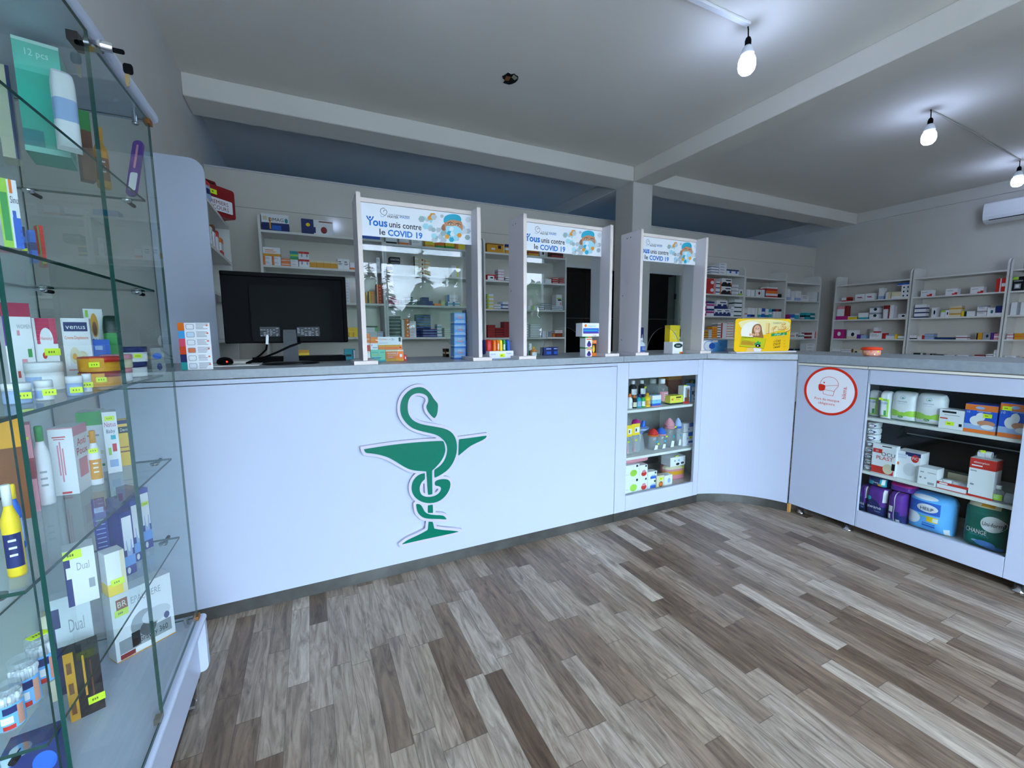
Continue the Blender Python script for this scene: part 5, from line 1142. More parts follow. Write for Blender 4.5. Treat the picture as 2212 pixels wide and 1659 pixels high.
g = G(); g.prism(rrect(-.012, -.008, .012, .008, .005), lambda u, v, tt: (.034 + u * .9, .465 + tt, ZT - .002 + v * .6), -.0015, .0015, M_BLACK); g.prism(rrect(-.010, -.012, .012, .010, .006), lambda u, v, tt: (.046 + u * .8, .47 + tt, ZT - .032 + v), -.0015, .0015, M_BLACK)
g.prism([(-.003, -.03), (.003, -.027), (.001, -.022), (.004, -.018), (.004, 0), (-.004, 0), (-.004, -.02)], lambda u, v, tt: (.044 + u, .47 + tt, ZT - .042 + v), -.0008, .0008, mat('#b59a6a', .3, .8)); k = g.build('key', t); k.parent = lk
for x, y in ((-.03, .06), (-.03, LN - .06), (-.27, .06), (-.27, LN - .06)):
    g = G(); g.prism(oval(0, .03, .03, .03, 24), lambda u, v, tt: (x + tt, y + u, v), -.010, .010, M_CHROME); w_ = g.build('castor', t)
    g = G(); g.box(x - .014, y - .012, .05, x + .014, y + .018, .105, M_CHROME); f_ = g.build('castor_fork', t); f_.parent = w_

# ------------------------------------------------------------------ things on the counters, in the cabinets and the showcase
SPEC.update({
 '@efrv': ('O', [(.05, 0, .95, .68, 'W'), (.2, .38, .95, .6, 'R'), (.05, .0, .95, .14, 'O')], [('VITA C', .5, .3, .07, 'O'), ('1000', .5, .78, .06, 'W')]),
 '@vitac': ('W', [(0, .52, 1, 1, 'O'), (.1, .3, .25, .42, 'P'), (.3, .12, .9, .2, 'H')], [('VITA C', .55, .72, .13, 'Y')]),
 '@aspv': ('#7fd3b0', [(0, 0, 1, .14, 'S'), (.03, .3, .7, .36, 'B'), (.1, .2, .6, .24, 'T')], [('ASPIRINE', .27, .72, .12, 'T', .45), ('UPSA', .78, .72, .12, 'N', .3), ('VITAMINEE', .3, .52, .09, 'A')]),
 '@vitz': ('W', [(0, .0, 1, .2, 'O'), (0, .2, 1, .36, 'A'), (.86, .62, .95, .95, 'K'), (.05, .5, .4, .53, 'H'), (.88, .1, .96, .22, 'C')], [('VITAMIN C', .24, .72, .14, 'O', .4), ('+ Zn', .57, .72, .16, 'K', .2)]),
 '@aspo': ('O', [(0, 0, 1, .22, 'A'), (0, .84, 1, 1, 'I'), (.78, .35, .92, .6, 'W'), (.1, .3, .4, .4, 'P')], [('VITAMINE C', .4, .62, .12, 'W', .6), ('EFFERVESCENTE', .4, .48, .08, 'I', .6)]),
 '@aqua': ('#6fa8e6', [(0, .0, 1, .1, 'B'), (.05, .62, .95, .9, 'L'), (.3, .52, .75, .64, 'P'), (.0, .2, 1, .26, 'W'), (.1, .32, .9, .36, 'W')], [('Activ', .5, .76, .12, 'W')]),
 '@tealm': ('S', [(.1, .3, .6, .5, 'D'), (.72, .1, .8, .9, 'N'), (.8, .1, .96, .9, 'W')], []),
 '@tray': ('W', [(0, 0, 1, .1, 'L')], [('mouchoirs', .15, .55, .2, 'B', .22), ('Pocket', .8, .6, .2, 'B', .2)]),
 '@ora': ('O', [(.4, .3, .85, .75, 'W')], []), '@gre': ('G', [(.1, .3, .55, .7, 'W')], []),
 '@blu': ('N', [(.35, .15, .9, .5, 'B'), (.3, .75, .9, .88, 'L')], []),
 '@sleepv': ('W', [(0, .86, 1, 1, 'G'), (.35, .9, .8, 1, 'O'), (.15, .7, .95, .8, 'O'), (.22, .04, .88, .46, 'V', 1), (.35, .24, .75, .6, 'N', 1)], []),
 '@flame': ('O', [(.05, .2, .95, .78, 'K'), (.1, .2, .62, .7, 'A', 1), (.18, .24, .54, .56, 'Y', 1)], [('Fitnox', .5, .85, .1, 'I')]),
 '@omega': ('W', [(.05, .3, .98, .62, 'B'), (.1, .42, .9, .5, 'S'), (.05, .22, .98, .32, 'V'), (.12, .7, .26, .92, 'O', 1)], [('megamax', .55, .72, .14, 'L', .5), ('omega', .72, .06, .1, 'O', .3)]),
 '@hex': ('W', [(0, 0, .0, 0, 'W'), (.12, .48, .98, .9, 'D', 1), (.7, 0, 1, .16, 'A'), (.85, 0, 1, .1, 'R')], [('hexo', .55, .62, .16, 'W', .6)]),
 '@yel5': ('Y', [(.1, .1, .4, .16, 'Z')], [('S', .5, .5, .3, 'I'), ('activ', .5, .3, .08, 'I')]),
 '@bluew': ('#58a6ea', [(0, 0, .28, 1, 'W'), (.05, .0, .48, 1.0, 'L', 1), (.08, .12, .4, .88, 'W', 1), (.26, .22, .5, .78, 'B', 1), (.4, .82, .6, 1, 'W'), (.9, 0, 1, .3, 'L')], [('pax', .72, .66, .12, 'N', .2), ('confort', .72, .52, .1, 'N', .3)]),
 '@wbp': ('#7fc4f0', [(0, 0, 1, .1, 'P'), (0, .1, 1, .3, 'B'), (0, .62, 1, 1, 'W')], [('bain', .5, .5, .08, 'N')]),
 '@yg': ('#e6e04a', [(0, 0, 1, .18, 'D'), (.45, .72, .85, .86, 'K'), (.1, .5, .25, .7, 'O')], [('HERBA', .6, .48, .14, 'O')]),
 '@brn': ('W', [(.2, .05, .95, .35, 'Z'), (.3, .35, .85, .9, 'H'), (.55, .2, .9, .8, 'Z'), (0, 0, 1, .12, 'R')], []),
 '@blst': ('#5aa9e8', [(.3, 0, 1, .82, 'W'), (.7, .1, .95, .2, 'B'), (.7, .3, .95, .4, 'B'), (.7, .5, .95, .6, 'B'), (.35, .4, .6, .6, 'N')], []),
 '@wblc': ('W', [(.55, .55, 1, 1, 'B'), (.4, .2, .6, .4, 'L')], []),
 '@teg': ('W', [(.36, .16, .86, .64, 'E', 1), (.78, .8, .92, .95, 'D')], [('silicone', .18, .3, .08, 'H', .2)]),
 '@ter': ('W', [(.25, .12, .9, .5, 'R', 1), (.35, .38, .8, .6, 'P', 1), (.7, .82, .9, .96, 'D')], []),
 '@teb': ('W', [(.3, .1, .95, .42, 'B'), (.4, .4, .85, .55, 'L'), (.75, .7, .92, .92, 'D')], []),
 '@soo': ('I', [(.3, .08, .85, .54, 'Z', 1), (.36, .16, .78, .46, 'O', 1)], []),
 '@cam': ('W', [(.38, .06, .62, .34, 'K', 1), (.7, .12, .92, .38, 'K', 1), (.25, .5, .35, .7, 'H'), (.5, .5, .62, .72, 'L')], []),
 '@cotf': ('W', [(.05, .1, .9, .72, 'E'), (.1, .14, .78, .66, 'W'), (.55, .14, .75, .32, 'G')], [('COTON', .4, .54, .07, 'B')]),
 '@cotr': ('W', [(0, .02, 1, .045, 'G'), (0, .2, 1, .28, 'E'), (-.25, .16, .45, .38, 'E', 1), (.3, .18, .7, .32, 'E', 1), (.6, .18, 1.2, .38, 'E', 1), (.36, .12, .58, .2, 'G', 1), (.4, .74, .6, .86, 'L', 1), (.42, .755, .58, .845, 'W', 1), (.46, .77, .56, .81, 'G', 1)], [('COTTON', .5, .65, .04, 'N', .4), ('hydrophile', .5, .59, .03, 'L', .4), ('100g', .47, .145, .035, 'W', .2)]),
 '@gauze': ('W', [(.1, .82, .66, .92, 'K'), (.03, .5, .34, .56, 'R'), (.2, .7, .8, .73, 'H'), (.8, .18, .92, .32, 'K')], []),
 '@hand': ('#2456c8', [(0, .78, 1, .98, 'O'), (0, 0, 1, .12, 'O'), (0, .12, 1, .3, 'L'), (.18, .26, .62, .6, 'W', 1), (.36, .42, .66, .72, 'W', 1), (.42, .26, .98, .46, '#c98a66', 1), (.55, .16, .95, .32, 'W', 1), (.33, .83, .62, .93, 'L', 1)], [('10', .12, .68, .07, 'W'), ('compresses', .6, .74, .05, 'W', .5)]),
 '@roll': ('W', [(.3, .2, .95, .75, 'N', 1), (.36, .28, .84, .66, 'W', 1)], []),
 '@ocu': ('W', [(.0, .02, .95, .28, 'R'), (.0, .26, .5, .33, 'W'), (.03, .7, .42, .84, 'R'), (.5, .04, .93, .38, 'I', 1), (.4, .93, .8, .965, 'K'), (.86, .2, 1, .42, 'K')], [('OCU', .68, .63, .12, 'K', .62), ('PLAST', .55, .49, .12, 'R', .8), ('25', .2, .74, .06, 'W')]),
 '@pad': ('W', [(.5, .86, 1, 1, 'N'), (.4, .9, .6, 1, 'N'), (.05, .48, .18, .58, 'O'), (.64, .66, .94, .94, 'R', 1), (.36, .14, .88, .62, '#d5d8de', 1)], [('Optisoft', .25, .84, .07, 'L', .42), ('Comfort', .25, .75, .07, 'L', .42), ('PiC', .79, .76, .1, 'W', .2)]),
 '@fine': ('W', [(.1, .7, .3, .76, 'H'), (.5, .72, .95, .76, 'H'), (.08, .35, .2, .45, 'H'), (.35, .35, .46, .44, 'H'), (.55, .06, .9, .2, 'H')], []),
 '@tallred': ('W', [(0, .74, 1, 1, 'R'), (0, 0, 1, .05, 'R'), (.08, .8, .5, .83, 'W'), (.05, .66, .3, .69, 'H'), (.1, .3, .25, .34, 'H')], [('elastoplast', .45, .88, .05, 'W', .6)]),
 '@aw': ('V', [(0, 0, 1, .38, 'N'), (-.6, .1, .75, .62, 'N', 1), (.08, .54, .3, .68, 'S', 1), (.82, .55, .95, .95, 'W')], [('awane', .48, .3, .11, 'W', .65), ('Super', .65, .2, .05, 'L', .3)]),
 '@aws': ('V', [(.5, 0, 1, .3, 'N'), (.5, .3, .8, .42, 'N'), (.46, 0, .49, 1, 'W'), (.0, 0, .46, .12, 'S'), (.12, .36, .38, .55, 'W'), (.12, .14, .3, .3, 'W'), (.58, .04, .8, .16, 'W')], []),
 '@awt': ('N', [(0, 0, .2, 1, 'V'), (.15, .2, .35, .6, 'S'), (.7, .1, .95, .9, 'S'), (.76, .3, .92, .9, 'W'), (.6, .1, .78, .35, 'A')], [('awane', .5, .4, .2, 'W', .3)]),
 '@help': ('#63b1ee', [(0, .5, .78, .82, 'B'), (.27, .55, .73, .77, 'W', 1), (-.05, .18, .36, .5, 'W', 1), (.28, .4, .5, .44, 'E'), (.12, .22, .18, .36, 'E'), (.5, .32, .75, .46, 'Y'), (.64, .34, .74, .44, 'W'), (.4, .18, .7, .22, 'B'), (.42, .24, .7, .27, 'B'), (.86, 0, .95, .2, 'W'), (.1, .86, .7, .96, 'W', 1)], [('HELP', .5, .605, .085, 'N', .3)]),
 '@uni': ('#12695c', [(.46, .43, .98, .75, 'W', 1), (.28, .15, .5, .2, 'L', 1), (.36, .08, .82, .22, '#5b93d8', 1), (.6, .02, .97, .14, '#5b93d8', 1), (.1, .88, .85, .95, 'I'), (.4, .9, .7, .97, 'A')], [('Uni-form', .72, .55, .08, 'D', .42), ('CHANGE', .38, .34, .09, 'W', .5), ('COMPLET ADULTE', .45, .29, .035, 'S', .45)]),
 '@teal': ('#35b39c', [(0, .72, 1, 1, '#5cc9b5'), (0, .0, .45, .2, 'T'), (0, 0, 1, .05, '#8fd8c9'), (0, .97, 1, 1, '#c9efe6')], [('12 pcs', .5, .86, .06, '#c9efe6', .5)]),
 '@sinu': ('W', [(0, 0, .5, 1, 'E'), (.1, .1, .45, .8, 'G'), (.6, .8, .75, 1, 'O'), (.6, 0, 1, .45, 'B'), (.62, .45, .8, .55, 'B')], [('Sinu', .78, .66, .1, 'K', .4)]),
 '@women': ('W', [(0, .84, 1, 1, '#a81f4a'), (.45, .62, .55, .68, 'P'), (.75, .36, .9, .46, 'G'), (.3, .12, .4, .2, 'R'), (.5, .24, .7, .34, 'P'), (.6, .04, .7, .1, 'R'), (.0, .5, .12, .85, 'V')], [('WOMEN', .72, .7, .05, 'H', .5)]),
 '@hemo': ('W', [(.12, .62, 1, 1, '#b8204e'), (.25, .5, .82, .86, 'W', 1), (.28, .4, .48, .5, 'R', 1), (.58, .25, .78, .34, 'R', 1), (.6, .06, .8, .15, 'R', 1), (.8, .16, 1, .24, 'B')], [('Hemocyl', .53, .68, .05, 'R', .5)]),
 '@venus': ('W', [(.08, .8, .92, .94, 'N'), (.2, .3, .55, .56, 'I', 1), (.45, .24, .85, .5, 'I', 1), (.28, .36, .45, .46, 'A', 1), (.58, .32, .72, .42, 'A', 1), (.1, .2, .9, .22, 'P')], [('venus', .5, .835, .075, 'W', .7), ('Creme Depilatoire', .5, .68, .05, 'O', .84)]),
 '@honey': ('W', [(.32, .6, .72, .94, 'A', 1), (.4, .62, .64, .82, 'Z', 1), (.05, .0, 1, .2, 'C'), (.15, .05, .9, .17, 'W'), (.1, .88, .25, .98, 'E')], [('LION', .4, .5, .08, 'K', .6)]),
 '@brace': ('B', [(.2, .3, .9, .6, 'S'), (.4, .1, .8, .35, 'N'), (.2, .75, .6, .85, 'L')], []),
 '@anti': ('W', [(.3, .3, .36, .75, 'P'), (.4, .2, .46, .8, 'P'), (.5, .3, .56, .7, 'P'), (.15, .86, .7, .875, 'R'), (.2, .83, .65, .84, 'R'), (.3, .02, .7, .05, 'R'), (0, .985, 1, 1, 'P')], []),
 '@grn': ('W', [(0, .78, 1, 1, 'G'), (.1, .3, .9, .36, 'I'), (.6, .1, .9, .14, 'G'), (.2, .6, .8, .63, 'H')], []),
 '@nat': ('W', [(.2, .3, .4, .42, 'E'), (.5, .35, .8, .48, 'R'), (.2, .1, .8, .22, 'L'), (.45, .55, .8, .62, 'S')], [('Natus', .5, .76, .08, 'M', .8), ('Baby', .5, .66, .06, 'N', .6)]),
 '@yel': ('#efc63a', [(.2, .72, 1, .86, 'D'), (0, .92, 1, 1, 'N'), (.2, .3, .9, .33, 'Z'), (.2, .4, .8, .42, 'Z')], [('Derm', .62, .76, .07, 'W', .6)]),
 '@foot': ('#2b3a86', [(.1, .4, .95, .92, 'W'), (.3, .3, .8, .55, 'L'), (.0, .14, 1, .3, '#6fa3e6'), (.15, .02, .45, .12, 'W', 1), (.35, .36, .7, .8, 'W', 1)], []),
 '@foots': ('#2b3280', [(.15, .84, .85, .9, 'L')] + [(.15, .3 + .055 * k, .85, .31 + .055 * k, 'L') for k in range(9)] + [(.25, .04, .6, .2, '#d8a58c', 1), (.5, .06, .95, .2, '#d8a58c', 1)], []),
 '@dual': ('W', [(0, 0, .2, .9, 'N'), (.05, .5, .22, .7, 'W'), (.72, .25, .92, .42, 'H')], [('Dual', .6, .62, .14, 'H', .4)]),
 '@epf': ('W', [(.06, .1, .94, .3, 'H'), (.08, .76, .26, .92, 'C'), (.06, .02, .3, .09, 'C'), (.26, .2, .72, .62, 'H', 1), (.4, .2, .68, .42, '#55585c', 1), (.45, .34, .95, .58, '#c9cdd2', 1), (.26, .12, .4, .34, 'K'), (.82, .31, .92, .42, 'N', 1), (0, 0, 1, .015, 'A')], [('EPAULIERE', .56, .78, .1, 'H', .5), ('BR', .17, .8, .09, 'W', .14), ('Gravity 360', .62, .15, .09, 'K', .5)]),
 '@bky': ('K', [(0, 0, .28, 1, 'A'), (.06, .1, .2, .26, 'Z'), (.06, .4, .2, .56, 'Z'), (.06, .7, .2, .86, 'Z'), (.5, .3, .56, .9, 'A'), (.7, .2, .74, .8, 'Z')], []),
 '@heat': ('N', [(-.2, -.3, .9, .6, '#a9642e', 1), (.05, .0, .65, .42, '#c98a4a', 1), (.5, .5, .95, .85, 'B', 1), (.0, .8, .2, 1, 'L')], []),
})
M_CLEAR = glass('clear_plastic', '#f2f6f8', 1.4, 0.02, 1.0, .16)
M_TAG = mat('#d9f22a', .5)
def cmx(c): return M_CLEAR if c == '@clear' else cm(c)
def price_tag(o, x, y, z, s=1.0, rz=0.0):
    g = G(); g.box(-.011 * s, 0, -.007 * s, .011 * s, .0012, .007 * s, M_TAG)
    for k in range(3): g.box(-.006 * s + .004 * k, -.0004, -.002 * s, -.004 * s + .004 * k, -.0001, .002 * s, mat('#6f7a1c', .6))
    p = g.build('price_tag', o, (x, y, z), rz); p['label'] = 'yellow price sticker'; return p
def bag_mesh(des, w, d, h, n=44):
    if h < .09 or w < .05: n = 22
    base, rc, tx = decode(des); g = G(); random.seed(int(w * 9999) + int(h * 7777)); tall = h > .07
    ph = [random.uniform(0, 6.28) for _ in range(4)]
    def edge(u, v):
        e = (1 - (2 * u - 1) ** 4) ** .5 * (1 - (2 * v - 1) ** 6) ** .5
        return e
    def pt(i, j, s):
        u, v = i / n, j / n; e = edge(u, v); wr = .035 * math.sin(9 * u + ph[0] + 3 * v) + .03 * math.sin(11 * v + ph[1] - 4 * u)
        rw = 1.0 - (.16 * max(0, v - .84) / .16 if tall else 0) * (abs(2 * u - 1) ** 3); y = d * .5 - s * d * .5 * e * (1 + wr); hz = h * v - (h * .035 * (abs(2 * u - 1) ** 4) * (v > .5) * (2 * v - 1))
        return (w * (u - .5) * rw, y, max(0.0, hz))
    for s in (1, -1):
        for i in range(n):
            for j in range(n):
                u, v = (i + .5) / n, (j + .5) / n; col = base
                if s == 1:
                    for a, b, c, e, cc, *sh in rc:
                        if a <= u < c and b <= v < e and not sh: col = cc
                q = [pt(i, j, s), pt(i + 1, j, s), pt(i + 1, j + 1, s), pt(i, j + 1, s)]
                g.face(q if s == 1 else q[::-1], mat(CC.get(col, col), .28), True)
    lay = 0
    for a, b, c, e_, cc, *sh in rc:      # rounded printed shapes follow the bulge of the pack
        if not sh: continue
        lay += 1; vs = []; K_, S_ = 5, 28
        for k in range(K_ + 1):
            for s in range(S_):
                uu = min(max((a + c) / 2 + (c - a) / 2 * k / K_ * math.cos(6.28319 * s / S_), .015), .985); vv = min(max((b + e_) / 2 + (e_ - b) / 2 * k / K_ * math.sin(6.28319 * s / S_), .012), .985)
                q = pt(uu * n, vv * n, 1); vs.append((q[0], q[1] - .0006 - .00025 * lay, q[2]))
        g.mesh(vs, [(k * S_ + s, k * S_ + (s + 1) % S_, (k + 1) * S_ + (s + 1) % S_, (k + 1) * S_ + s) for k in range(K_) for s in range(S_)], mat(CC.get(cc, cc), .28), True)
    for t_ in tx:
        s_, u, v, th, col = t_[:5]; mw = t_[5] if len(t_) > 5 else .9
        vs, fs, x0, x1 = glyphs(s_); k = h * th / .7; kx = min(k, w * mw / (x1 - x0)); cx = (x0 + x1) / 2; P = []
        for x, y in vs:
            uu = u + (x - cx) * kx / w; vv = v + y * k / h; e = edge(min(max(uu, 0), 1), min(max(vv, 0), 1)); q = pt(min(max(uu, .01), .99) * n, min(max(vv, .01), .99) * n, 1); P.append((q[0], q[1] - .0035, q[2]))
        g.mesh(P, fs, cm(col))
    return g
# weld nothing: smooth shading comes from custom faces
ITEMS = [
('box', 'medicine_box', 'medicine box', '@efrv', 0.2799, 2.345, 1.105, 0.0248, 0.05, 0.1485, 0, 'tall orange and white box at the end of the group in the first screen', None, None),
('box', 'medicine_box', 'medicine box', '@aspv', 0.3313, 2.345, 1.105, 0.0738, 0.07, 0.0636, 0, 'mint green aspirin box at the front of the first screen', None, None),
('box', 'medicine_box', 'medicine box', '@vitac', 0.3132, 2.35, 1.1692, 0.0374, 0.06, 0.0659, 0, 'upright orange box marked with vitamin C standing on the green aspirin box', None, None),
('box', 'medicine_box', 'medicine box', '@vitz', 0.3961, 2.35, 1.1692, 0.1263, 0.06, 0.067, 0, 'wide white and amber vitamin box on top of the group in the first screen', None, None),
('box', 'medicine_box', 'medicine box', '@aspo', 0.4172, 2.345, 1.105, 0.0946, 0.07, 0.0629, 0, 'orange and yellow box under the wide vitamin box in the first screen', None, None),
('box', 'medicine_box', 'medicine box', 'R dW', 0.4752, 2.36, 1.105, 0.0157, 0.04, 0.0309, 0, 'tiny red box lying beside the orange and yellow box on the counter', None, None),
('box', 'medicine_box', 'medicine box', '@aqua', 0.7871, 2.347, 1.105, 0.0689, 0.07, 0.064, 0, 'light blue box with white waves, bottom of the tower by the first screen', 'blue boxes in the counter tower', None),
('box', 'medicine_box', 'medicine box', '@aqua', 0.7885, 2.347, 1.1696, 0.0687, 0.07, 0.0645, 0, 'light blue box with white waves, second-up of the tower by the first screen', 'blue boxes in the counter tower', None),
('box', 'medicine_box', 'medicine box', '@aqua', 0.7898, 2.347, 1.2347, 0.0685, 0.07, 0.0665, 0, 'light blue box with white waves, third-up of the tower by the first screen', 'blue boxes in the counter tower', None),
('box', 'medicine_box', 'medicine box', '@aqua', 0.7911, 2.347, 1.3018, 0.0683, 0.07, 0.0683, 0, 'light blue box with white waves, top of the tower by the first screen', 'blue boxes in the counter tower', None),
('box', 'display_tower', 'display', 'B mN tN', 0.8599, 2.385, 1.105, 0.0439, 0.06, 0.284, 0, 'tall dark blue display column behind the tower of light blue boxes', None, None),
('box', 'medicine_box', 'medicine box', '@tealm', 0.2144, 2.62, 1.105, 0.0584, 0.05, 0.0608, 0, 'green and teal box behind the keyboard tray on the counter', None, None),
('box', 'medicine_box', 'medicine box', 'Y tA', -0.0265, 2.7, 1.105, 0.0542, 0.06, 0.0576, 0, 'flat yellow box behind the monitor foot', None, None),
('box', 'medicine_box', 'medicine box', 'K mI lZ', 0.7864, 2.6, 1.105, 0.0262, 0.05, 0.0526, 0, 'small dark striped box behind the arched opening of the first screen', None, None),
('bag', 'tissue_pack', 'tissue pack', 'R', 0.9551, 2.3, 1.128, 0.038, 0.05, 0.089, 0, 'red pocket pack standing in the row of rainbow packs', 'rainbow pocket packs', None),
('bag', 'tissue_pack', 'tissue pack', 'O', 0.988, 2.3, 1.128, 0.0218, 0.05, 0.0887, 0, 'orange pocket pack standing in the row of rainbow packs', 'rainbow pocket packs', None),
('bag', 'tissue_pack', 'tissue pack', '@ora', 1.0083, 2.3, 1.128, 0.0172, 0.05, 0.0885, 0, 'orange with a white label pocket pack standing in the row of rainbow packs', 'rainbow pocket packs', None),
('bag', 'tissue_pack', 'tissue pack', 'Y', 1.0291, 2.3, 1.128, 0.0217, 0.05, 0.0883, 0, 'yellow pocket pack standing in the row of rainbow packs', 'rainbow pocket packs', None),
('bag', 'tissue_pack', 'tissue pack', '@gre', 1.0517, 2.3, 1.128, 0.021, 0.05, 0.088, 0, 'green pocket pack standing in the row of rainbow packs', 'rainbow pocket packs', None),
('bag', 'tissue_pack', 'tissue pack', 'B', 1.0769, 2.3, 1.128, 0.0242, 0.05, 0.0878, 0, 'blue pocket pack standing in the row of rainbow packs', 'rainbow pocket packs', None),
('bag', 'tissue_pack', 'tissue pack', 'N', 0.9343, 2.315, 1.128, 0.0139, 0.05, 0.0879, 0, 'dark blue pocket pack at the start of the rainbow row', 'rainbow pocket packs', None),
('box', 'display_tray', 'display tray', '@tray', 1.0122, 2.26, 1.105, 0.1529, 0.11, 0.0448, 0, 'white display tray with a yellow sticker under the rainbow packs', None, (0.52, 0.45)),
('bottle', 'hand_gel_bottle', 'bottle', 'W W G', 1.2621, 2.36, 1.105, 0.0343, 0.05, 0.0833, 0, 'white gel bottle inside the middle screen beside the orange jar', None, None),
('bottle', 'tin_jar', 'jar', 'O A W', 1.2548, 2.3, 1.105, 0.0403, 0.05, 0.0648, 0, 'orange and cream jar in front of the white gel bottle', None, None),
('box', 'medicine_box', 'medicine box', '@blu', 1.434, 2.45, 1.105, 0.0627, 0.05, 0.0535, 0, 'deep blue box beside its twin behind the middle screen opening, nearer the jar', None, None),
('box', 'medicine_box', 'medicine box', '@blu', 1.4886, 2.45, 1.105, 0.0434, 0.05, 0.0548, 0, 'deep blue box beside its twin behind the middle screen opening, nearer the doorway', None, None),
('box', 'medicine_box', 'medicine box', '@sleepv', 1.5831, 2.2, 1.105, 0.0489, 0.06, 0.0576, 0, 'lower small box with green top and violet picture in the middle screen', None, None),
('box', 'medicine_box', 'medicine box', '@sleepv', 1.5823, 2.2, 1.1632, 0.0498, 0.06, 0.0667, 0, 'upper small box with green top and violet picture in the middle screen', None, None),
('box', 'medicine_box', 'medicine box', '@flame', 1.6508, 2.235, 1.105, 0.0346, 0.035, 0.1015, 0, 'orange box with a picture of a flame beside the green-topped boxes', None, None),
('box', 'medicine_box', 'medicine box', '@omega', 1.5959, 2.2, 1.2305, 0.127, 0.07, 0.083, 0, 'white box with blue waves and violet band on top of the green-topped boxes', None, None),
('bottle', 'cream_tube', 'tube', 'W W B', 2.15, 2.33, 1.105, 0.0661, 0.04, 0.1091, 0, 'white cream tube standing just inside the column screen', None, None),
('box', 'medicine_box', 'medicine box', 'N dW', 2.1946, 2.4, 1.105, 0.0312, 0.04, 0.1856, 0, 'dark blue box standing behind the white cream tube', None, None),
('box', 'medicine_box', 'medicine box', '@hex', 2.3407, 2.2, 1.105, 0.0958, 0.08, 0.0822, 0, 'white and green box at the front of the column screen', None, None),
('box', 'medicine_box', 'medicine box', '@yel5', 2.4447, 2.33, 1.105, 0.0984, 0.05, 0.2013, 0, 'yellow box standing behind the white and green box in the column screen', None, None),
('box', 'medicine_box', 'medicine box', 'W tD bE xD', 2.5663, 2.38, 1.105, 0.0512, 0.04, 0.176, 0, 'white box with green stripes behind the yellow box in the column screen', None, None),
('box', 'medicine_box', 'medicine box', 'N rW', 2.6115, 2.36, 1.105, 0.047, 0.05, 0.1825, 0, 'dark blue box with red capsule beside the striped box in the column screen', None, None),
('box', 'medicine_box', 'medicine box', '@bluew', 2.8649, 2.32, 1.105, 0.2804, 0.06, 0.0869, 0, 'blue and white box lying on edge between the column screen and yellow display', None, None),
('bottle', 'syrup_bottle', 'bottle', 'K W W', 2.0864, 2.33, 0.8, 0.0549, 0.06, 0.1115, 0, 'dark bottle with white cap at the back, above the orange-capped ones', 'bottles on the top shelf of the baby care counter', None),
('bottle', 'syrup_bottle', 'bottle', 'K W W', 2.1679, 2.33, 0.8, 0.0504, 0.06, 0.1118, 0, 'dark bottle with white cap and price sticker, above the blue-capped ones', 'bottles on the top shelf of the baby care counter', (0.75, 0.55)),
('box', 'display_riser', 'riser', 'H', 2.1093, 2.31, 0.738, 0.142, 0.08, 0.07, 0, 'small grey riser lifting the dark bottles at the back of the shelf', None, None),
('bottle', 'syrup_bottle', 'bottle', 'W O W', 1.9615, 2.225, 0.738, 0.0397, 0.06, 0.1007, 0, 'white bottle with orange cap, nearest the cabinet side', 'bottles on the top shelf of the baby care counter', None),
('bottle', 'syrup_bottle', 'bottle', 'K O I', 2.0012, 2.225, 0.738, 0.0378, 0.06, 0.0883, 0, 'dark bottle with orange cap beside the white one', 'bottles on the top shelf of the baby care counter', None),
('bottle', 'syrup_bottle', 'bottle', 'S N L', 2.0398, 2.225, 0.738, 0.0367, 0.06, 0.0956, 0, 'teal bottle with dark blue cap', 'bottles on the top shelf of the baby care counter', None),
('bottle', 'syrup_bottle', 'bottle', 'G N W', 2.0771, 2.225, 0.738, 0.0347, 0.06, 0.0907, 0, 'green bottle with dark blue cap beside the yellow one', 'bottles on the top shelf of the baby care counter', None),
('bottle', 'syrup_bottle', 'bottle', 'Y A A', 2.1199, 2.225, 0.738, 0.0482, 0.06, 0.0966, 0, 'all-yellow bottle on the top shelf of the baby care counter', 'bottles on the top shelf of the baby care counter', None),
('box', 'medicine_box', 'medicine box', '@wbp', 2.1727, 2.21, 0.738, 0.0794, 0.05, 0.0806, 0, 'white, blue and pink box in front of the large clear bottles', None, None),
('bottle', 'antiseptic_bottle', 'bottle', '@clear W -', 2.3515, 2.39, 0.738, 0.092, 0.06, 0.1674, 0, 'large clear bottle with white cap behind the tricolour box', None, None),
('bottle', 'antiseptic_bottle', 'bottle', '@clear W P', 2.3207, 2.27, 0.738, 0.0921, 0.06, 0.1803, 0, 'large clear bottle with a pink label', None, None),
('box', 'carton', 'carton', 'Z tA', 2.5944, 2.45, 0.738, 0.144, 0.1, 0.2039, 0, 'brown carton at the back of the top shelf of the baby care counter', None, None),
('box', 'medicine_box', 'medicine box', '@yg', 2.373, 2.22, 0.738, 0.1246, 0.07, 0.064, 0, 'yellow box with a green base on the top shelf of the baby care counter', None, None),
('box', 'medicine_box', 'medicine box', '@brn', 2.4708, 2.22, 0.738, 0.0649, 0.05, 0.1285, 0, 'white and brown box beside the yellow and green one', None, (0.4, 1.04)),
('box', 'medicine_box', 'medicine box', '@blst', 2.5683, 2.25, 0.738, 0.0604, 0.04, 0.1364, 0, 'white box with blue squares at the shelf end in the baby care counter', None, None),
('box', 'medicine_box', 'medicine box', 'S tT', 2.6479, 2.33, 0.738, 0.0738, 0.04, 0.1561, 0, 'turquoise box standing behind the blue squared one', None, (0.4, 0.92)),
('card', 'baby_spoon_pack', 'baby pack', 'Y dK', 1.9547, 2.23, 0.412, 0.0511, 0.05, 0.2106, 0, 'clear pack with a yellow card, nearest the cabinet side', None, (0.3, 0.45)),
('card', 'baby_spoon_pack', 'baby pack', 'Y dK', 2.0316, 2.25, 0.412, 0.0727, 0.05, 0.21, 0, 'clear pack with a yellow card and pink spoon beside it', None, (0.5, 0.45)),
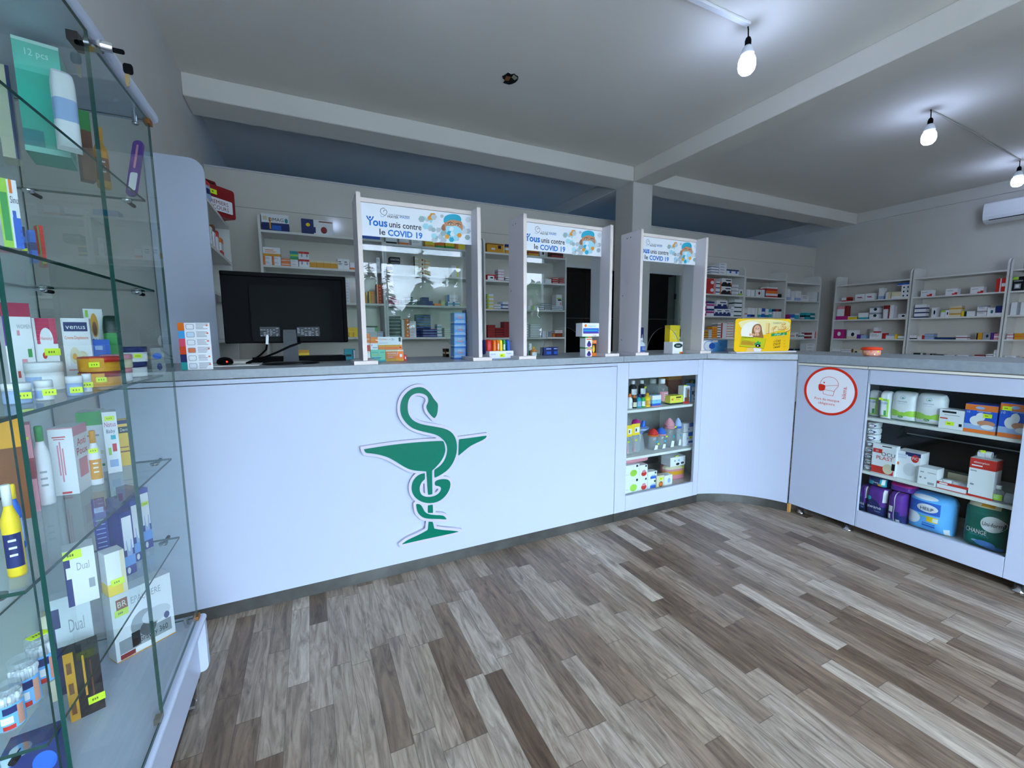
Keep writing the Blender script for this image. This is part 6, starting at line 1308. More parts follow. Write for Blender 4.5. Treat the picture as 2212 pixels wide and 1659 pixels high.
('pump', 'breast_pump', 'breast pump', 'M B', 2.1254, 2.25, 0.412, 0.141, 0.08, 0.2267, 0, 'breast pump with a pink ball and blue handle', None, None),
('babybottle', 'baby_jar', 'baby bottle', 'R O', 2.2174, 2.24, 0.412, 0.0766, 0.08, 0.1549, 0, 'short clear baby jar with red and orange toys in the lid', None, (0.75, 0.3)),
('babybottle', 'baby_bottle', 'baby bottle', 'B P', 2.2933, 2.24, 0.412, 0.0722, 0.07, 0.1537, 0, 'clear baby bottle with a tilted pink and blue cap', None, (0.8, 0.6)),
('babybottle', 'baby_bottle', 'baby bottle', 'P P', 2.3752, 2.24, 0.412, 0.0818, 0.07, 0.2153, 0, 'tall baby bottle with a pink pointed cap', None, (0.8, 0.72)),
('babybottle', 'baby_bottle', 'baby bottle', 'L B', 2.4586, 2.25, 0.412, 0.0583, 0.07, 0.2092, 0, 'tall baby bottle with a grey-blue pointed cap', None, None),
('box', 'pacifier_box', 'baby box', '@wblc', 2.5207, 2.235, 0.412, 0.0984, 0.06, 0.0341, 0, 'white and blue box, lowest in the pile beside the baby bottles', None, None),
('box', 'pacifier_box', 'baby box', '@wblc', 2.5176, 2.235, 0.4467, 0.0999, 0.06, 0.0652, 0, 'white and blue box, middle of the pile beside the baby bottles', None, (0.8, 0.4)),
('box', 'pacifier_box', 'baby box', '@wblc', 2.5417, 2.25, 0.5125, 0.0931, 0.06, 0.0646, 0, 'white and blue box, top of the pile beside the baby bottles', None, None),
('box', 'teether_box', 'baby box', '@teg', 1.9771, 2.215, 0.135, 0.128, 0.06, 0.1092, 0, 'lower box with a lime green teether on the cabinet floor', None, None),
('box', 'teether_box', 'baby box', '@teg', 1.9756, 2.215, 0.2448, 0.1258, 0.06, 0.0996, 0, 'upper box with a lime green teether', None, None),
('box', 'teether_box', 'baby box', '@ter', 2.0847, 2.22, 0.135, 0.076, 0.06, 0.1, 0, 'lower box with a red teether on the cabinet floor', None, None),
('box', 'teether_box', 'baby box', '@ter', 2.0824, 2.22, 0.2356, 0.0757, 0.06, 0.0929, 0, 'upper box with a red teether', None, None),
('bag', 'bib_pack', 'baby pack', 'P tI', 2.0429, 2.23, 0.345, 0.2331, 0.1, 0.0454, 0, 'flat pink pack lying across the teether boxes', None, None),
('box', 'teether_box', 'baby box', '@teb', 2.1706, 2.225, 0.135, 0.0797, 0.05, 0.0705, 0, 'lower box with a blue teether beside the red ones', None, None),
('box', 'teether_box', 'baby box', '@teb', 2.1721, 2.225, 0.2061, 0.0847, 0.05, 0.0599, 0, 'upper box with a blue teether beside the red ones', None, None),
('box', 'soother_box', 'baby box', '@soo', 2.2401, 2.215, 0.135, 0.0708, 0.05, 0.0929, 0, 'white box with a brown oval and a hanging tab', None, (0.6, 0.75)),
('box', 'soother_box', 'baby box', 'W dL', 2.3224, 2.22, 0.135, 0.0788, 0.06, 0.0822, 0, 'plain white box beside the brown oval one', None, None),
('bag', 'sponge_bag', 'sponge bag', 'P mA tI', 2.474, 2.27, 0.135, 0.1996, 0.12, 0.128, 0, 'bag of pink and yellow bath sponges on the cabinet floor', None, (0.7, 0.82)),
('box', 'monitor_box', 'baby box', '@cam', 2.4438, 2.25, 0.2636, 0.151, 0.09, 0.0679, 0, 'white box with two dark round pictures on top of the sponge bag', None, (0.5, 1.15)),
('bag', 'cotton_pack', 'cotton pack', '@cotf', 3.06, 1.3519, 0.74, 0.054, 0.07, 0.1597, -90, 'white cotton pack with a green frame, tilted at the cabinet side', None, None),
('bag', 'cotton_pack', 'cotton pack', '@cotf', 3.03, 1.282, 0.74, 0.0521, 0.08, 0.1652, -90, 'white cotton pack with a green frame and price sticker beside the rounded ones', None, (0.25, 0.72)),
('bag', 'cotton_pack', 'cotton pack', '@cotr', 3.04, 1.2002, 0.74, 0.118, 0.09, 0.1723, -90, 'rounded white cotton pack with green hills nearer the framed packs', None, None),
('bag', 'cotton_pack', 'cotton pack', '@cotr', 3.04, 1.0851, 0.74, 0.1228, 0.09, 0.1755, -90, 'rounded white cotton pack with green hills nearer the small white box', None, None),
('box', 'gauze_box', 'dressing box', '@gauze', 3.03, 0.9852, 0.74, 0.0979, 0.08, 0.1023, -90, 'small white box with dark label strip and yellow sticker', None, (0.45, 0.28)),
('box', 'dressing_box', 'dressing box', '@hand', 3.03, 0.8817, 0.74, 0.1141, 0.1, 0.1457, -90, 'blue and orange box with a hand holding gauze, the narrower one', None, (0.72, 0.63)),
('box', 'dressing_box', 'dressing box', '@hand', 3.03, 0.7661, 0.74, 0.1019, 0.1, 0.1672, -90, 'blue and orange box with a hand holding gauze, by the cabinet edge', None, (0.22, 0.84)),
('bag', 'dressing_roll', 'dressing', '@roll', 3.04, 1.3398, 0.411, 0.051, 0.1, 0.0311, -90, 'white roll pack with a blue swoosh, bottom of the pile at the cabinet side', 'pile of roll packs', None),
('bag', 'dressing_roll', 'dressing', '@roll', 3.04, 1.3398, 0.4427, 0.0509, 0.1, 0.0377, -90, 'white roll pack with a blue swoosh, second-up of the pile at the cabinet side', 'pile of roll packs', None),
('bag', 'dressing_roll', 'dressing', '@roll', 3.04, 1.3397, 0.481, 0.0508, 0.1, 0.0376, -90, 'white roll pack with a blue swoosh, third-up of the pile at the cabinet side', 'pile of roll packs', None),
('bag', 'dressing_roll', 'dressing', '@roll', 3.04, 1.3397, 0.5192, 0.0507, 0.1, 0.0375, -90, 'white roll pack with a blue swoosh, fourth-up of the pile at the cabinet side', 'pile of roll packs', None),
('bag', 'dressing_roll', 'dressing', '@roll', 3.04, 1.3397, 0.5574, 0.0506, 0.1, 0.0374, -90, 'white roll pack with a blue swoosh, fifth-up of the pile at the cabinet side', 'pile of roll packs', None),
('bag', 'dressing_roll', 'dressing', '@roll', 3.04, 1.3396, 0.5954, 0.0505, 0.1, 0.0373, -90, 'white roll pack with a blue swoosh, sixth-up of the pile at the cabinet side', 'pile of roll packs', None),
('bag', 'dressing_roll', 'dressing', '@roll', 3.04, 1.3396, 0.6333, 0.0504, 0.1, 0.0373, -90, 'white roll pack with a blue swoosh, seventh-up of the pile at the cabinet side', 'pile of roll packs', None),
('bag', 'dressing_roll', 'dressing', '@roll', 3.04, 1.3396, 0.6712, 0.0503, 0.1, 0.0372, -90, 'white roll pack with a blue swoosh, top of the pile at the cabinet side', 'pile of roll packs', None),
('box', 'plaster_box', 'dressing box', '@ocu', 3.03, 1.2566, 0.411, 0.1148, 0.04, 0.1782, -90, 'white hanging box of eye plasters with red corners', None, None),
('box', 'breast_pad_box', 'dressing box', '@pad', 3.05, 1.1543, 0.411, 0.1128, 0.1, 0.1585, -90, 'white and navy box with a red oval and a round pad picture', None, None),
('box', 'dressing_box', 'dressing box', '@fine', 3.03, 1.0554, 0.411, 0.0776, 0.08, 0.0961, -90, 'low white box with fine print beside the pad box', None, None),
('tray', 'tape_tray', 'dressing tray', 'R W', 3.03, 0.9522, 0.411, 0.1207, 0.12, 0.0707, -90, 'open red and white tray of tape rolls', None, None),
('box', 'dressing_box', 'dressing box', '@tallred', 3.03, 0.8513, 0.411, 0.0926, 0.08, 0.2005, -90, 'tall white box with a red top band carrying a bandage roll', None, None),
('roll', 'bandage_roll', 'bandage', 'W', 3.05, 0.8573, 0.6121, 0.0602, 0.06, 0.0362, -90, 'wrapped bandage roll on top of the tall white and red box', None, (0.4, 1.0)),
('bottle', 'sample_cup', 'cup', '@clear W E', 3.03, 0.7929, 0.411, 0.0412, 0.06, 0.0815, -90, 'small clear cup with a green mark beside the tall box', None, None),
('roll', 'film_roll', 'roll', 'H', 3.03, 0.7508, 0.411, 0.0383, 0.08, 0.0532, -90, 'clear film roll lying at the cabinet edge', None, None),
('bag', 'sanitary_pack', 'sanitary pack', '@aw', 3.05, 1.3518, 0.135, 0.0405, 0.11, 0.1768, -90, 'purple and blue pack at the cabinet side', 'purple sanitary packs', None),
('bag', 'sanitary_pack', 'sanitary pack', '@aw', 3.04, 1.2813, 0.135, 0.1082, 0.11, 0.185, -90, 'purple and blue pack with its white name, second in the row', 'purple sanitary packs', None),
('bag', 'sanitary_pack', 'sanitary pack', '@aws', 3.03, 1.1822, 0.135, 0.0823, 0.12, 0.1873, -90, 'purple and blue pack seen from its seamed side, third in the row', 'purple sanitary packs', None),
('bag', 'sanitary_pack', 'sanitary pack', '@awt', 3.05, 1.2901, 0.3206, 0.0986, 0.1, 0.0572, -90, 'purple and blue pack lying on the others at the cabinet side', 'purple sanitary packs', None),
('bag', 'sanitary_pack', 'sanitary pack', 'V tM', 3.05, 1.1742, 0.3229, 0.1148, 0.12, 0.0496, -90, 'purple pack lying on the seamed one', 'purple sanitary packs', None),
('bag', 'diaper_pack', 'diaper pack', '@help', 3.05, 1.047, 0.135, 0.1939, 0.16, 0.2155, -90, 'large light blue diaper pack with a white oval name', None, None),
('bag', 'diaper_pack', 'diaper pack', '@uni', 3.05, 0.8328, 0.135, 0.1588, 0.16, 0.2521, -90, 'large dark green diaper pack with a white oval and a fish-like blue shape', None, None),
('box', 'syringe_box', 'box', '@teal', -0.482, 1.3, 1.638, 0.0676, 0.1, 0.2233, 14, 'tall teal cardboard box on the top glass shelf of the showcase', None, None),
('bag', 'white_pouch', 'pouch', 'W mL', -0.4279, 1.255, 1.638, 0.0386, 0.03, 0.161, 30, 'white pouch leaning on the teal box', None, None),
('box', 'herbal_box', 'box', 'Z tG', -0.4736, 1.47, 1.638, 0.0237, 0.03, 0.1657, 30, 'small brown box with a green top behind the white pouch', None, None),
('bottle', 'massage_brush', 'brush', 'A A Z', -0.4616, 1.52, 1.638, 0.0286, 0.05, 0.1541, 20, 'amber brush standing on the top glass shelf', None, None),
('stick', 'thermometer_case', 'case', 'V P', -0.4272, 1.58, 1.638, 0.0469, 0.05, 0.1518, 0, 'violet and pink thermometer case leaning at the end of the top glass shelf', None, None),
('box', 'cream_box', 'box', 'I rN', -0.5651, 1.36, 1.638, 0.0249, 0.06, 0.192, 20, 'cream and navy box at the near end of the top glass shelf', None, None),
('box', 'nasal_spray_box', 'box', '@sinu', -0.3967, 0.93, 1.383, 0.0205, 0.05, 0.1009, 34, 'white box with orange tab and blue base on the second glass shelf', None, None),
('box', 'medicine_box', 'medicine box', 'N mB', -0.4043, 0.97, 1.383, 0.0094, 0.02, 0.04, 34, 'dark blue box in front on the second glass shelf, with a yellow sticker', None, (0.6, 0.1)),
('box', 'medicine_box', 'medicine box', 'B mN', -0.4438, 1.1, 1.383, 0.0074, 0.02, 0.0582, 34, 'blue box beside the dark blue one on the second glass shelf', None, None),
('box', 'medicine_box', 'medicine box', 'R lG', -0.4562, 1.16, 1.383, 0.0079, 0.02, 0.0785, 34, 'red and green box at the end of the row on the second glass shelf', None, (0.5, 0.1)),
('box', 'hygiene_box', 'box', '@women', -0.585, 1.34, 1.133, 0.0427, 0.06, 0.1897, 32, 'tall white box with a crimson top at the near end of the middle glass shelf', None, None),
('box', 'hygiene_box', 'box', '@hemo', -0.5535, 1.37, 1.133, 0.0374, 0.05, 0.1574, 26, 'white box with a crimson corner and red petals on the middle glass shelf', None, (0.72, 0.5)),
('box', 'cream_box', 'box', '@venus', -0.5103, 1.4, 1.133, 0.0486, 0.04, 0.1589, 14, 'white cream box with a blue name band and cream flowers', None, None),
('box', 'insect_patch_box', 'box', '@honey', -0.5162, 1.52, 1.133, 0.0367, 0.03, 0.1874, 22, 'white box with an orange honey picture behind the cream box', None, None),
('box', 'brace_box', 'box', '@brace', -0.4811, 1.44, 1.133, 0.0352, 0.03, 0.1066, 22, 'blue box low behind the cream flowers box', None, None),
('bag', 'herbal_pouch', 'pouch', 'G tD', -0.4743, 1.5, 1.133, 0.0355, 0.03, 0.1701, 20, 'dark green pouch leaning behind the stacked jars', None, None),
('jar', 'cream_jar', 'jar', 'W N', -0.4481, 1.53, 1.133, 0.0692, 0.05, 0.042, 20, 'lower white jar with a navy lid at the shelf end', None, None),
('jar', 'cream_jar', 'jar', 'W N', -0.4445, 1.53, 1.1755, 0.0691, 0.05, 0.042, 20, 'upper white jar with a navy lid in the stack at the shelf end', None, (0.7, 0.4)),
('jar', 'cream_jar', 'jar', 'W P', -0.4371, 1.385, 1.133, 0.062, 0.05, 0.034, 20, 'lower white jar with a pink lid, behind the red and yellow tubs', None, None),
('jar', 'cream_jar', 'jar', 'I P', -0.4341, 1.385, 1.1675, 0.0619, 0.05, 0.034, 20, 'upper white jar with a pink lid, behind the red and yellow tubs', None, None),
('jar', 'balm_tub', 'tub', 'A C', -0.43, 1.27, 1.133, 0.0739, 0.05, 0.034, 20, 'lower red and yellow tub on the middle glass shelf', None, (0.5, 0.5)),
('jar', 'balm_tub', 'tub', 'A R', -0.4281, 1.27, 1.1675, 0.0744, 0.05, 0.034, 20, 'upper red and yellow tub on the middle glass shelf', None, (0.3, 0.5)),
('jar', 'cream_jar', 'jar', 'W W', -0.5111, 1.24, 1.133, 0.0596, 0.05, 0.06, 20, 'large white jar with a blue band', None, None),
('jar', 'cream_jar', 'jar', 'L W', -0.4584, 1.02, 1.133, 0.0361, 0.05, 0.035, 20, 'low white jar at the near end of the middle glass shelf', None, (0.85, 0.4)),
('jar', 'cream_jar', 'jar', 'W W', -0.4382, 1.055, 1.133, 0.0248, 0.05, 0.036, 20, 'low white jar second from the near end', None, (0.9, 0.4)),
('jar', 'cream_jar', 'jar', 'L W', -0.4164, 1.11, 1.133, 0.0248, 0.05, 0.038, 20, 'low white jar with pale blue side and price sticker', None, (0.6, 0.3)),
('jar', 'cream_jar', 'jar', 'W W', -0.4192, 1.17, 1.133, 0.0147, 0.05, 0.038, 20, 'low white jar tucked behind the pale blue one', None, (0.5, 0.4)),
('glassesbox', 'lens_pack', 'pack', 'W B', -0.4064, 1.59, 1.133, 0.0303, 0.03, 0.0797, 10, 'clear pack with a blue swoosh at the shelf end behind the jars', None, None),
('box', 'kraft_box', 'box', 'Z tA', -0.5554, 1.19, 0.873, 0.0378, 0.05, 0.2116, 25, 'tall brown kraft box at the near end of the fourth glass shelf', None, None),
('box', 'shampoo_box', 'box', 'P mC', -0.5479, 1.235, 0.873, 0.0104, 0.05, 0.19, 22, 'tall rose box beside the kraft box', None, (0.3, 0.85)),
('bottle', 'lotion_bottle', 'bottle', 'W G W', -0.5454, 1.27, 0.873, 0.0272, 0.05, 0.1789, 20, 'white lotion bottle with a green mark on the fourth glass shelf', None, None),
('box', 'lice_lotion_box', 'box', '@anti', -0.5368, 1.335, 0.873, 0.0428, 0.07, 0.1619, 0, 'tall white lice lotion box with red print', None, None),
('bottle', 'powder_bottle', 'bottle', 'W A A', -0.5006, 1.39, 0.873, 0.0242, 0.05, 0.139, 20, 'white bottle with an amber cap and yellow sticker beside the lotion box', None, (0.4, 0.65)),
('box', 'shampoo_box', 'box', '@grn', -0.5489, 1.52, 0.873, 0.0509, 0.06, 0.1709, 12, 'white box with a green top behind the amber-capped bottle', None, None),
('box', 'shampoo_box', 'box', '@nat', -0.501, 1.5, 0.873, 0.0286, 0.05, 0.1702, 20, 'white box with colourful children print, sticker on top', None, (0.5, 0.92)),
('box', 'cream_box', 'box', '@yel', -0.4981, 1.57, 0.873, 0.0305, 0.04, 0.134, 20, 'yellow box with a dark name plate at the end of the row', None, None),
('bottle', 'shampoo_bottle', 'bottle', 'Y W N', -0.4321, 0.9, 0.873, 0.0213, 0.05, 0.1482, 20, 'big yellow shampoo bottle at the near end of the fourth glass shelf', None, None),
('bottle', 'lotion_bottle', 'bottle', 'B Y L', -0.4814, 1.02, 0.873, 0.0158, 0.05, 0.1185, 20, 'blue lotion bottle behind the yellow shampoo', None, None),
('box', 'sock_box', 'box', '@foot', -0.4588, 1.4, 0.618, 0.0259, 0.09, 0.1727, 50, 'navy and white foot care box, nearest of the three in the row', None, None),
('box', 'sock_box', 'box', '@foot', -0.4621, 1.48, 0.618, 0.0259, 0.09, 0.1758, 50, 'navy and white foot care box, middle of the three in the row', None, None),
('box', 'sock_box', 'box', '@foot', -0.463, 1.555, 0.618, 0.0246, 0.09, 0.1842, 50, 'navy and white foot care box, last of the three at the shelf end', None, (0.5, 0.75)),
('box', 'pain_box', 'box', '@foots', -0.5073, 1.395, 0.618, 0.0248, 0.012, 0.2168, 20, 'navy box back with a picture of a foot beside the foot care row', None, None),
('box', 'medicine_box', 'medicine box', '@dual', -0.5143, 1.29, 0.618, 0.0518, 0.05, 0.1356, 22, 'white box with a dark end and yellow sticker on the lowest glass shelf', None, (0.3, 0.95)),
('box', 'medicine_box', 'medicine box', 'W bY rI', -0.4549, 1.3, 0.618, 0.0363, 0.04, 0.1089, 35, 'white and yellow box in front of the foot care row', None, (0.5, 0.3)),
('drum', 'cotton_bud_drum', 'cotton buds', 'W B', -0.4675, 1.0, 0.618, 0.0358, 0.05, 0.0905, 20, 'clear drum of cotton buds with a sticker on its lid, farthest of three', 'drums of cotton buds', None),
('drum', 'cotton_bud_drum', 'cotton buds', 'W B', -0.4655, 0.945, 0.618, 0.035, 0.05, 0.0861, 20, 'clear drum of cotton buds, middle of three', 'drums of cotton buds', None),
('drum', 'cotton_bud_drum', 'cotton buds', 'W B', -0.4654, 0.9, 0.618, 0.0335, 0.05, 0.0721, 20, 'clear drum of cotton buds, nearest of three', 'drums of cotton buds', None),
('box', 'eye_mask_box', 'box', '@epf', -0.4935, 1.56, 0.302, 0.1474, 0.05, 0.2048, 38, 'large white box with a grey figure print on the showcase floor', None, (0.15, 0.72)),
('box', 'medicine_box', 'medicine box', '@dual', -0.6069, 1.45, 0.302, 0.0721, 0.04, 0.266, 20, 'large white box standing on the showcase floor behind the black and yellow box', None, None),
('box', 'carton', 'carton', 'I', -0.6471, 1.42, 0.302, 0.0156, 0.03, 0.2383, 20, 'beige carton behind the large white box on the showcase floor', None, None),
('box', 'tea_box', 'box', '@bky', -0.5495, 1.33, 0.302, 0.062, 0.04, 0.1803, 22, 'black and yellow box lying on the showcase floor', None, (0.78, 0.2)),
('box', 'heat_patch_box', 'box', '@heat', -0.547, 1.1, 0.302, 0.0791, 0.05, 0.132, 8, 'blue box with a flame-coloured picture at the near end of the showcase floor', None, (0.3, 0.5)),
]
for kind, nm, cat, des, x, y, z, w_, d_, h_, rzd, lab, grp, tg in ITEMS:
    rz = math.radians(rzd); L = (x, y, z + .0007)
    if kind == 'box':
        o = packet(des, L, w_, d_, h_, rz, lab, cat, grp, nm)
        if tg: price_tag(o, w_ * (tg[0] - .5), -.0022 if tg[1] <= 1 else .01, h_ * min(tg[1], 1.0) - (.004 if tg[1] > .9 else 0), min(1.4, w_ / .032))
        if des == '@anti':
            g = G(); X_ = w_ / 2 + .0004; dy = Vector((0, 1, 0)); dz = Vector((0, 0, 1))
            g.face([(X_, 0, h_ * .86), (X_, d_, h_ * .86), (X_, d_, h_), (X_, 0, h_)], cm('P'))
            g.text('Anti', (X_ + .0004, d_ * .5, h_ * .7), dy, dz, .018, cm('R'), 'c', d_ * .85); g.text('Poux', (X_ + .0004, d_ * .5, h_ * .56), dy, dz, .018, cm('R'), 'c', d_ * .85)
            g.face([(X_, d_ * .2, h_ * .22), (X_, d_ * .8, h_ * .22), (X_, d_ * .8, h_ * .5), (X_, d_ * .2, h_ * .5)], cm('P')); g.build('side_print', o)
        continue
    if kind == 'bag':
        o = bag_mesh(des, w_, d_, h_).build(nm, None, L, rz); tag(o, lab, cat, grp)
        if tg: price_tag(o, w_ * (tg[0] - .5), -.006, h_ * tg[1], .9)
        continue
    t = thing(nm, lab, cat, L, rz, grp); r = w_ / 2; C = (0, r, 0)
    if kind == 'bottle':
        b, c, l = des.split(); hc = min(h_ * .2, .03); sh = h_ - hc
        g = G(); g.lathe([(r * .9, 0), (r, .004), (r, sh * .72), (r * .92, sh * .8), (r * .5, sh * .93), (r * .42, sh)], cmx(b), C, 22); g.build('bottle_body', t)
        g = G(); rc_ = r * .5 if h_ / w_ > 1.6 else r * .85; g.lathe([(rc_, sh * .97), (rc_, h_ - .003), (rc_ * .85, h_)], cm(c), C, 18); g.build('cap', t)
        if l != '-':
            g = G(); n = 12; rr = r + .0006; a0, a1 = -2.6, -.55
            for k in range(n):
                p, q = a0 + (a1 - a0) * k / n, a0 + (a1 - a0) * (k + 1) / n
                g.face([(rr * math.cos(p), r + rr * math.sin(p), sh * .14), (rr * math.cos(q), r + rr * math.sin(q), sh * .14), (rr * math.cos(q), r + rr * math.sin(q), sh * .6), (rr * math.cos(p), r + rr * math.sin(p), sh * .6)], cm(l), True)
            for zz in (.5, .4, .3): g.face([(-r * .4, -.0016, sh * zz), (r * .4, -.0016, sh * zz), (r * .4, -.0016, sh * (zz + .03)), (-r * .4, -.0016, sh * (zz + .03))], cm('H' if l in 'WIL' else 'W'))
            g.build('label', t)
    elif kind == 'jar':
        b, c = des.split(); hc = h_ * .36
        g = G(); g.lathe([(r * .95, 0), (r * .97, .002), (r * .97, h_ - hc)], cm(b), C, 30); g.build('jar_body', t)
        g = G(); g.lathe([(r, h_ - hc), (r, h_ - .003), (r * .96, h_)], cm(c), C, 30); g.build('lid', t)
        if b == 'A':
            g = G(); n = 14
            for k in range(n):
                p, q = -3.3 + 1.9 * k / n, -3.3 + 1.9 * (k + 1) / n; g.face([(r * 1.005 * math.cos(e), r + r * 1.005 * math.sin(e), zz) for e, zz in ((p, .003), (q, .003), (q, h_ - .003), (p, h_ - .003))], cm(c), True)
            g.build('label', t)
            t.children[1].data.materials[0] = cm('A')
        else:
            g = G(); n = 10
            for k in range(n):
                p, q = -2.9 + 1.2 * k / n, -2.9 + 1.2 * (k + 1) / n; g.face([(r * .985 * math.cos(e), r + r * .985 * math.sin(e), zz) for e, zz in ((p, h_ * .1), (q, h_ * .1), (q, h_ * .5), (p, h_ * .5))], cm('L' if c == 'W' else 'W'), True)
            g.build('label', t)
    elif kind == 'babybottle':
        c, b2 = des.split(); sh = h_ * .66
        g = G(); g.lathe([(r * .85, 0), (r * .95, .004), (r * .9, sh * .45), (r * .95, sh * .9), (r * .75, sh)], M_CLEAR, C, 22); g.build('bottle_body', t)
        g = G(); g.lathe([(r * .98, sh * .98), (r * .98, sh * 1.08)], cm(b2), C, 22); g.build('ring', t)
        g = G(); g.lathe([(r * .95, sh * 1.08), (r * .92, sh * 1.2), (r * .6, sh * 1.38), (r * .25, h_ - .004), (r * .1, h_)], cm(c), C, 22); g.build('cap', t)
        g = G(); g.face([(-r * .6, -.001, .006), (r * .2, -.001, .006), (r * .35, -.001, sh * .35), (-r * .3, -.001, sh * .38)], cm('W')); g.face([(a, -.0014, b) for a, b in oval(r * .1, sh * .6, r * .25, r * .25, 12)], cm('S')); g.build('label', t)
    elif kind == 'pump':
        g = G(); g.lathe([(r * .55, 0), (r * .6, .004), (r * .5, h_ * .3), (r * .3, h_ * .5), (r * .25, h_ * .58)], M_CLEAR, C, 20); g.build('bottle_body', t)
        g = G(); g.lathe([(.002, h_ * .72), (r * .36, h_ * .76), (r * .46, h_ * .86), (r * .36, h_ * .96), (.002, h_)], cm('M'), (-r * .45, r, 0), 18); g.build('bulb_ball', t)
        g = G(); g.lathe([(r * .2, h_ * .55), (r * .9, h_ * .68), (r * .95, h_ * .72)], cm('L'), C, 22); g.build('funnel', t)
        g = G(); g.tube([(r * .1, r, h_ * .5), (r * .4, r, h_ * .72), (r * .6, r, h_ * .9)], [r * .2, r * .28, r * .2], cm('B'), 12); g.build('handle', t)
    elif kind == 'card':
        g = G(); g.box(-r, 0, 0, r, d_ * .6, h_ * .62, M_CLEAR); g.build('clear_box', t)
        g = G(); g.box(-r, 0.002, h_ * .62, r, .006, h_, cm('Y')); g.box(-r * .3, .0005, h_ * .7, r * .8, .0019, h_ * .88, cm('W')); g.box(-r * .1, -.0004, h_ * .74, r * .2, .0004, h_ * .84, cm('K')); g.build('card', t)
        g = G(); g.tube([(0, d_ * .3, .01), (0, d_ * .3, h_ * .3), (.002, d_ * .3, h_ * .5)], [r * .3, r * .12, r * .12], cm('P'), 10); g.build('spoon', t)
    elif kind == 'tray':
        g = G(); tk = .004
        g.box(-r, 0, 0, r, tk, h_ * .55, cm('W')); g.box(-r, -.0008, h_ * .36, r, 0, h_ * .55, cm('R')); g.box(-r, -.0008, 0, r, 0, h_ * .05, cm('R')); g.prism(rrect(-r * .85, h_ * .40, -r * .3, h_ * .5, h_ * .05), XZ(0), -.0009, -.0014, cm('W'))
        g.box(-r, tk, 0, r, d_, tk, cm('W')); g.box(-r, tk, tk, -r + tk, d_, h_ * .55, cm('W')); g.box(r - tk, tk, tk, r, d_, h_ * .55, cm('W')); g.box(-r, d_ - tk, tk, r, d_, h_, cm('I')); g.build('tray_box', t)
        for k in range(3):
            g = G(); g.lathe([(.022, tk), (.024, tk + .003), (.024, h_ * .6), (.016, h_ * .62)], cm('W'), (-r * .6 + k * r * .6, d_ * .5, 0), 18); q = g.build('tape_roll', t)
    elif kind == 'roll':
        g = G(); n = 18; rr = h_ / 2; P = [(rr * math.cos(2 * math.pi * k / n), rr * math.sin(2 * math.pi * k / n)) for k in range(n)]
        g.prism(P, lambda u, v, tt: (tt, rr + u, rr + v), -r * .8, r * .8, cm(des), None, True); g.build('roll_body', t)
        if des == 'W':
            g = G(); g.mesh([(-r * .8, rr, rr * .4), (-r * 1.25, rr, .002), (-r * 1.1, rr + .01, rr * 1.7), (r * .8, rr, rr * .4), (r * 1.25, rr, .004), (r * 1.15, rr + .01, rr * 1.5)], [(0, 1, 2), (3, 4, 5)], M_CLEAR); g.build('wrapper', t)
            g = G(); g.prism([(rr * 1.01 * math.cos(2 * math.pi * k / n), rr * 1.01 * math.sin(2 * math.pi * k / n)) for k in range(n)], lambda u, v, tt: (tt, rr + u, rr + v), r * .1, r * .14, cm('P')); g.build('tie', t)
    elif kind == 'stick':
        g = G(); tl = .2; P = rrect(-r * .5, 0, r * .5, h_, r * .48, 5)
        g.prism(P, lambda u, v, tt: (u + tl * v, tt, v), 0, .012, cm('V')); g.build('case', t)
        g = G(); g.prism(rrect(-r * .3, h_ * .1, r * .4, h_ * .42, r * .2, 4), lambda u, v, tt: (u + tl * v, tt, v), -.0012, -.0002, cm('W')); g.prism(rrect(-r * .1, h_ * .5, r * .1, h_ * .92, r * .09, 4), lambda u, v, tt: (u + tl * v, tt, v), -.0012, -.0002, cm('P')); g.build('window', t)
    elif kind == 'glassesbox':
        g = G(); g.box(-r, 0, 0, r, d_, h_, M_CLEAR); g.build('clear_box', t)
        g = G(); g.face([(a, -.001, b) for a, b in oval(0, h_ * .7, r * .7, h_ * .12, 16)], cm('B')); g.face([(a, -.001, b) for a, b in oval(r * .2, h_ * .3, r * .4, h_ * .14, 12)], cm('N')); g.build('label', t)
    elif kind == 'drum':
        hl = h_ * .14
        g = G(); g.lathe([(r * .95, 0), (r, .003), (r, h_ - hl)], M_CLEAR, C, 30); g.build('drum_body', t)
        g = G(); g.lathe([(r * 1.03, h_ - hl), (r * 1.03, h_ - .003), (r * .98, h_)], M_CLEAR, C, 30); g.build('lid', t)
        g = G(); random.seed(int(y * 1000)); wm = cm('W', .6)
        for k in range(70):
            a = random.uniform(0, 6.28); q = r * .88 * math.sqrt(random.random()); px, py = q * math.cos(a), r + q * math.sin(a); g.tube([(px, py, .005), (px, py, h_ - hl - .012)], .0012, wm, 5); g.lathe([(.001, h_ - hl - .016), (.0028, h_ - hl - .012), (.0028, h_ - hl - .006), (.001, h_ - hl - .002 - .006 * random.random())], wm, (px, py, 0), 6)
        tag(g.build('cotton_buds', t), kind='stuff')
        g = G(); n = 16; rr = r + .0006
        def band(a0, a1, b0, b1, c, e=0):
            for k in range(n):
                p, q = a0 + (a1 - a0) * k / n, a0 + (a1 - a0) * (k + 1) / n; R2 = rr + e; g.face([(R2 * math.cos(m_), r + R2 * math.sin(m_), zz) for m_, zz in ((p, b0), (q, b0), (q, b1), (p, b1))], cm(c), True)
        band(-2.9, -.2, h_ * .05, h_ * .62, '#6fb0ec'); band(-1.9, -1.0, h_ * .42, h_ * .58, 'N', .0004); band(-2.0, -1.2, h_ * .06, h_ * .16, 'R', .0004); band(-1.0, -.5, h_ * .08, h_ * .55, '#c98f7a', .0003); band(-2.1, -1.3, h_ * .2, h_ * .36, 'W', .0003); g.build('label', t)
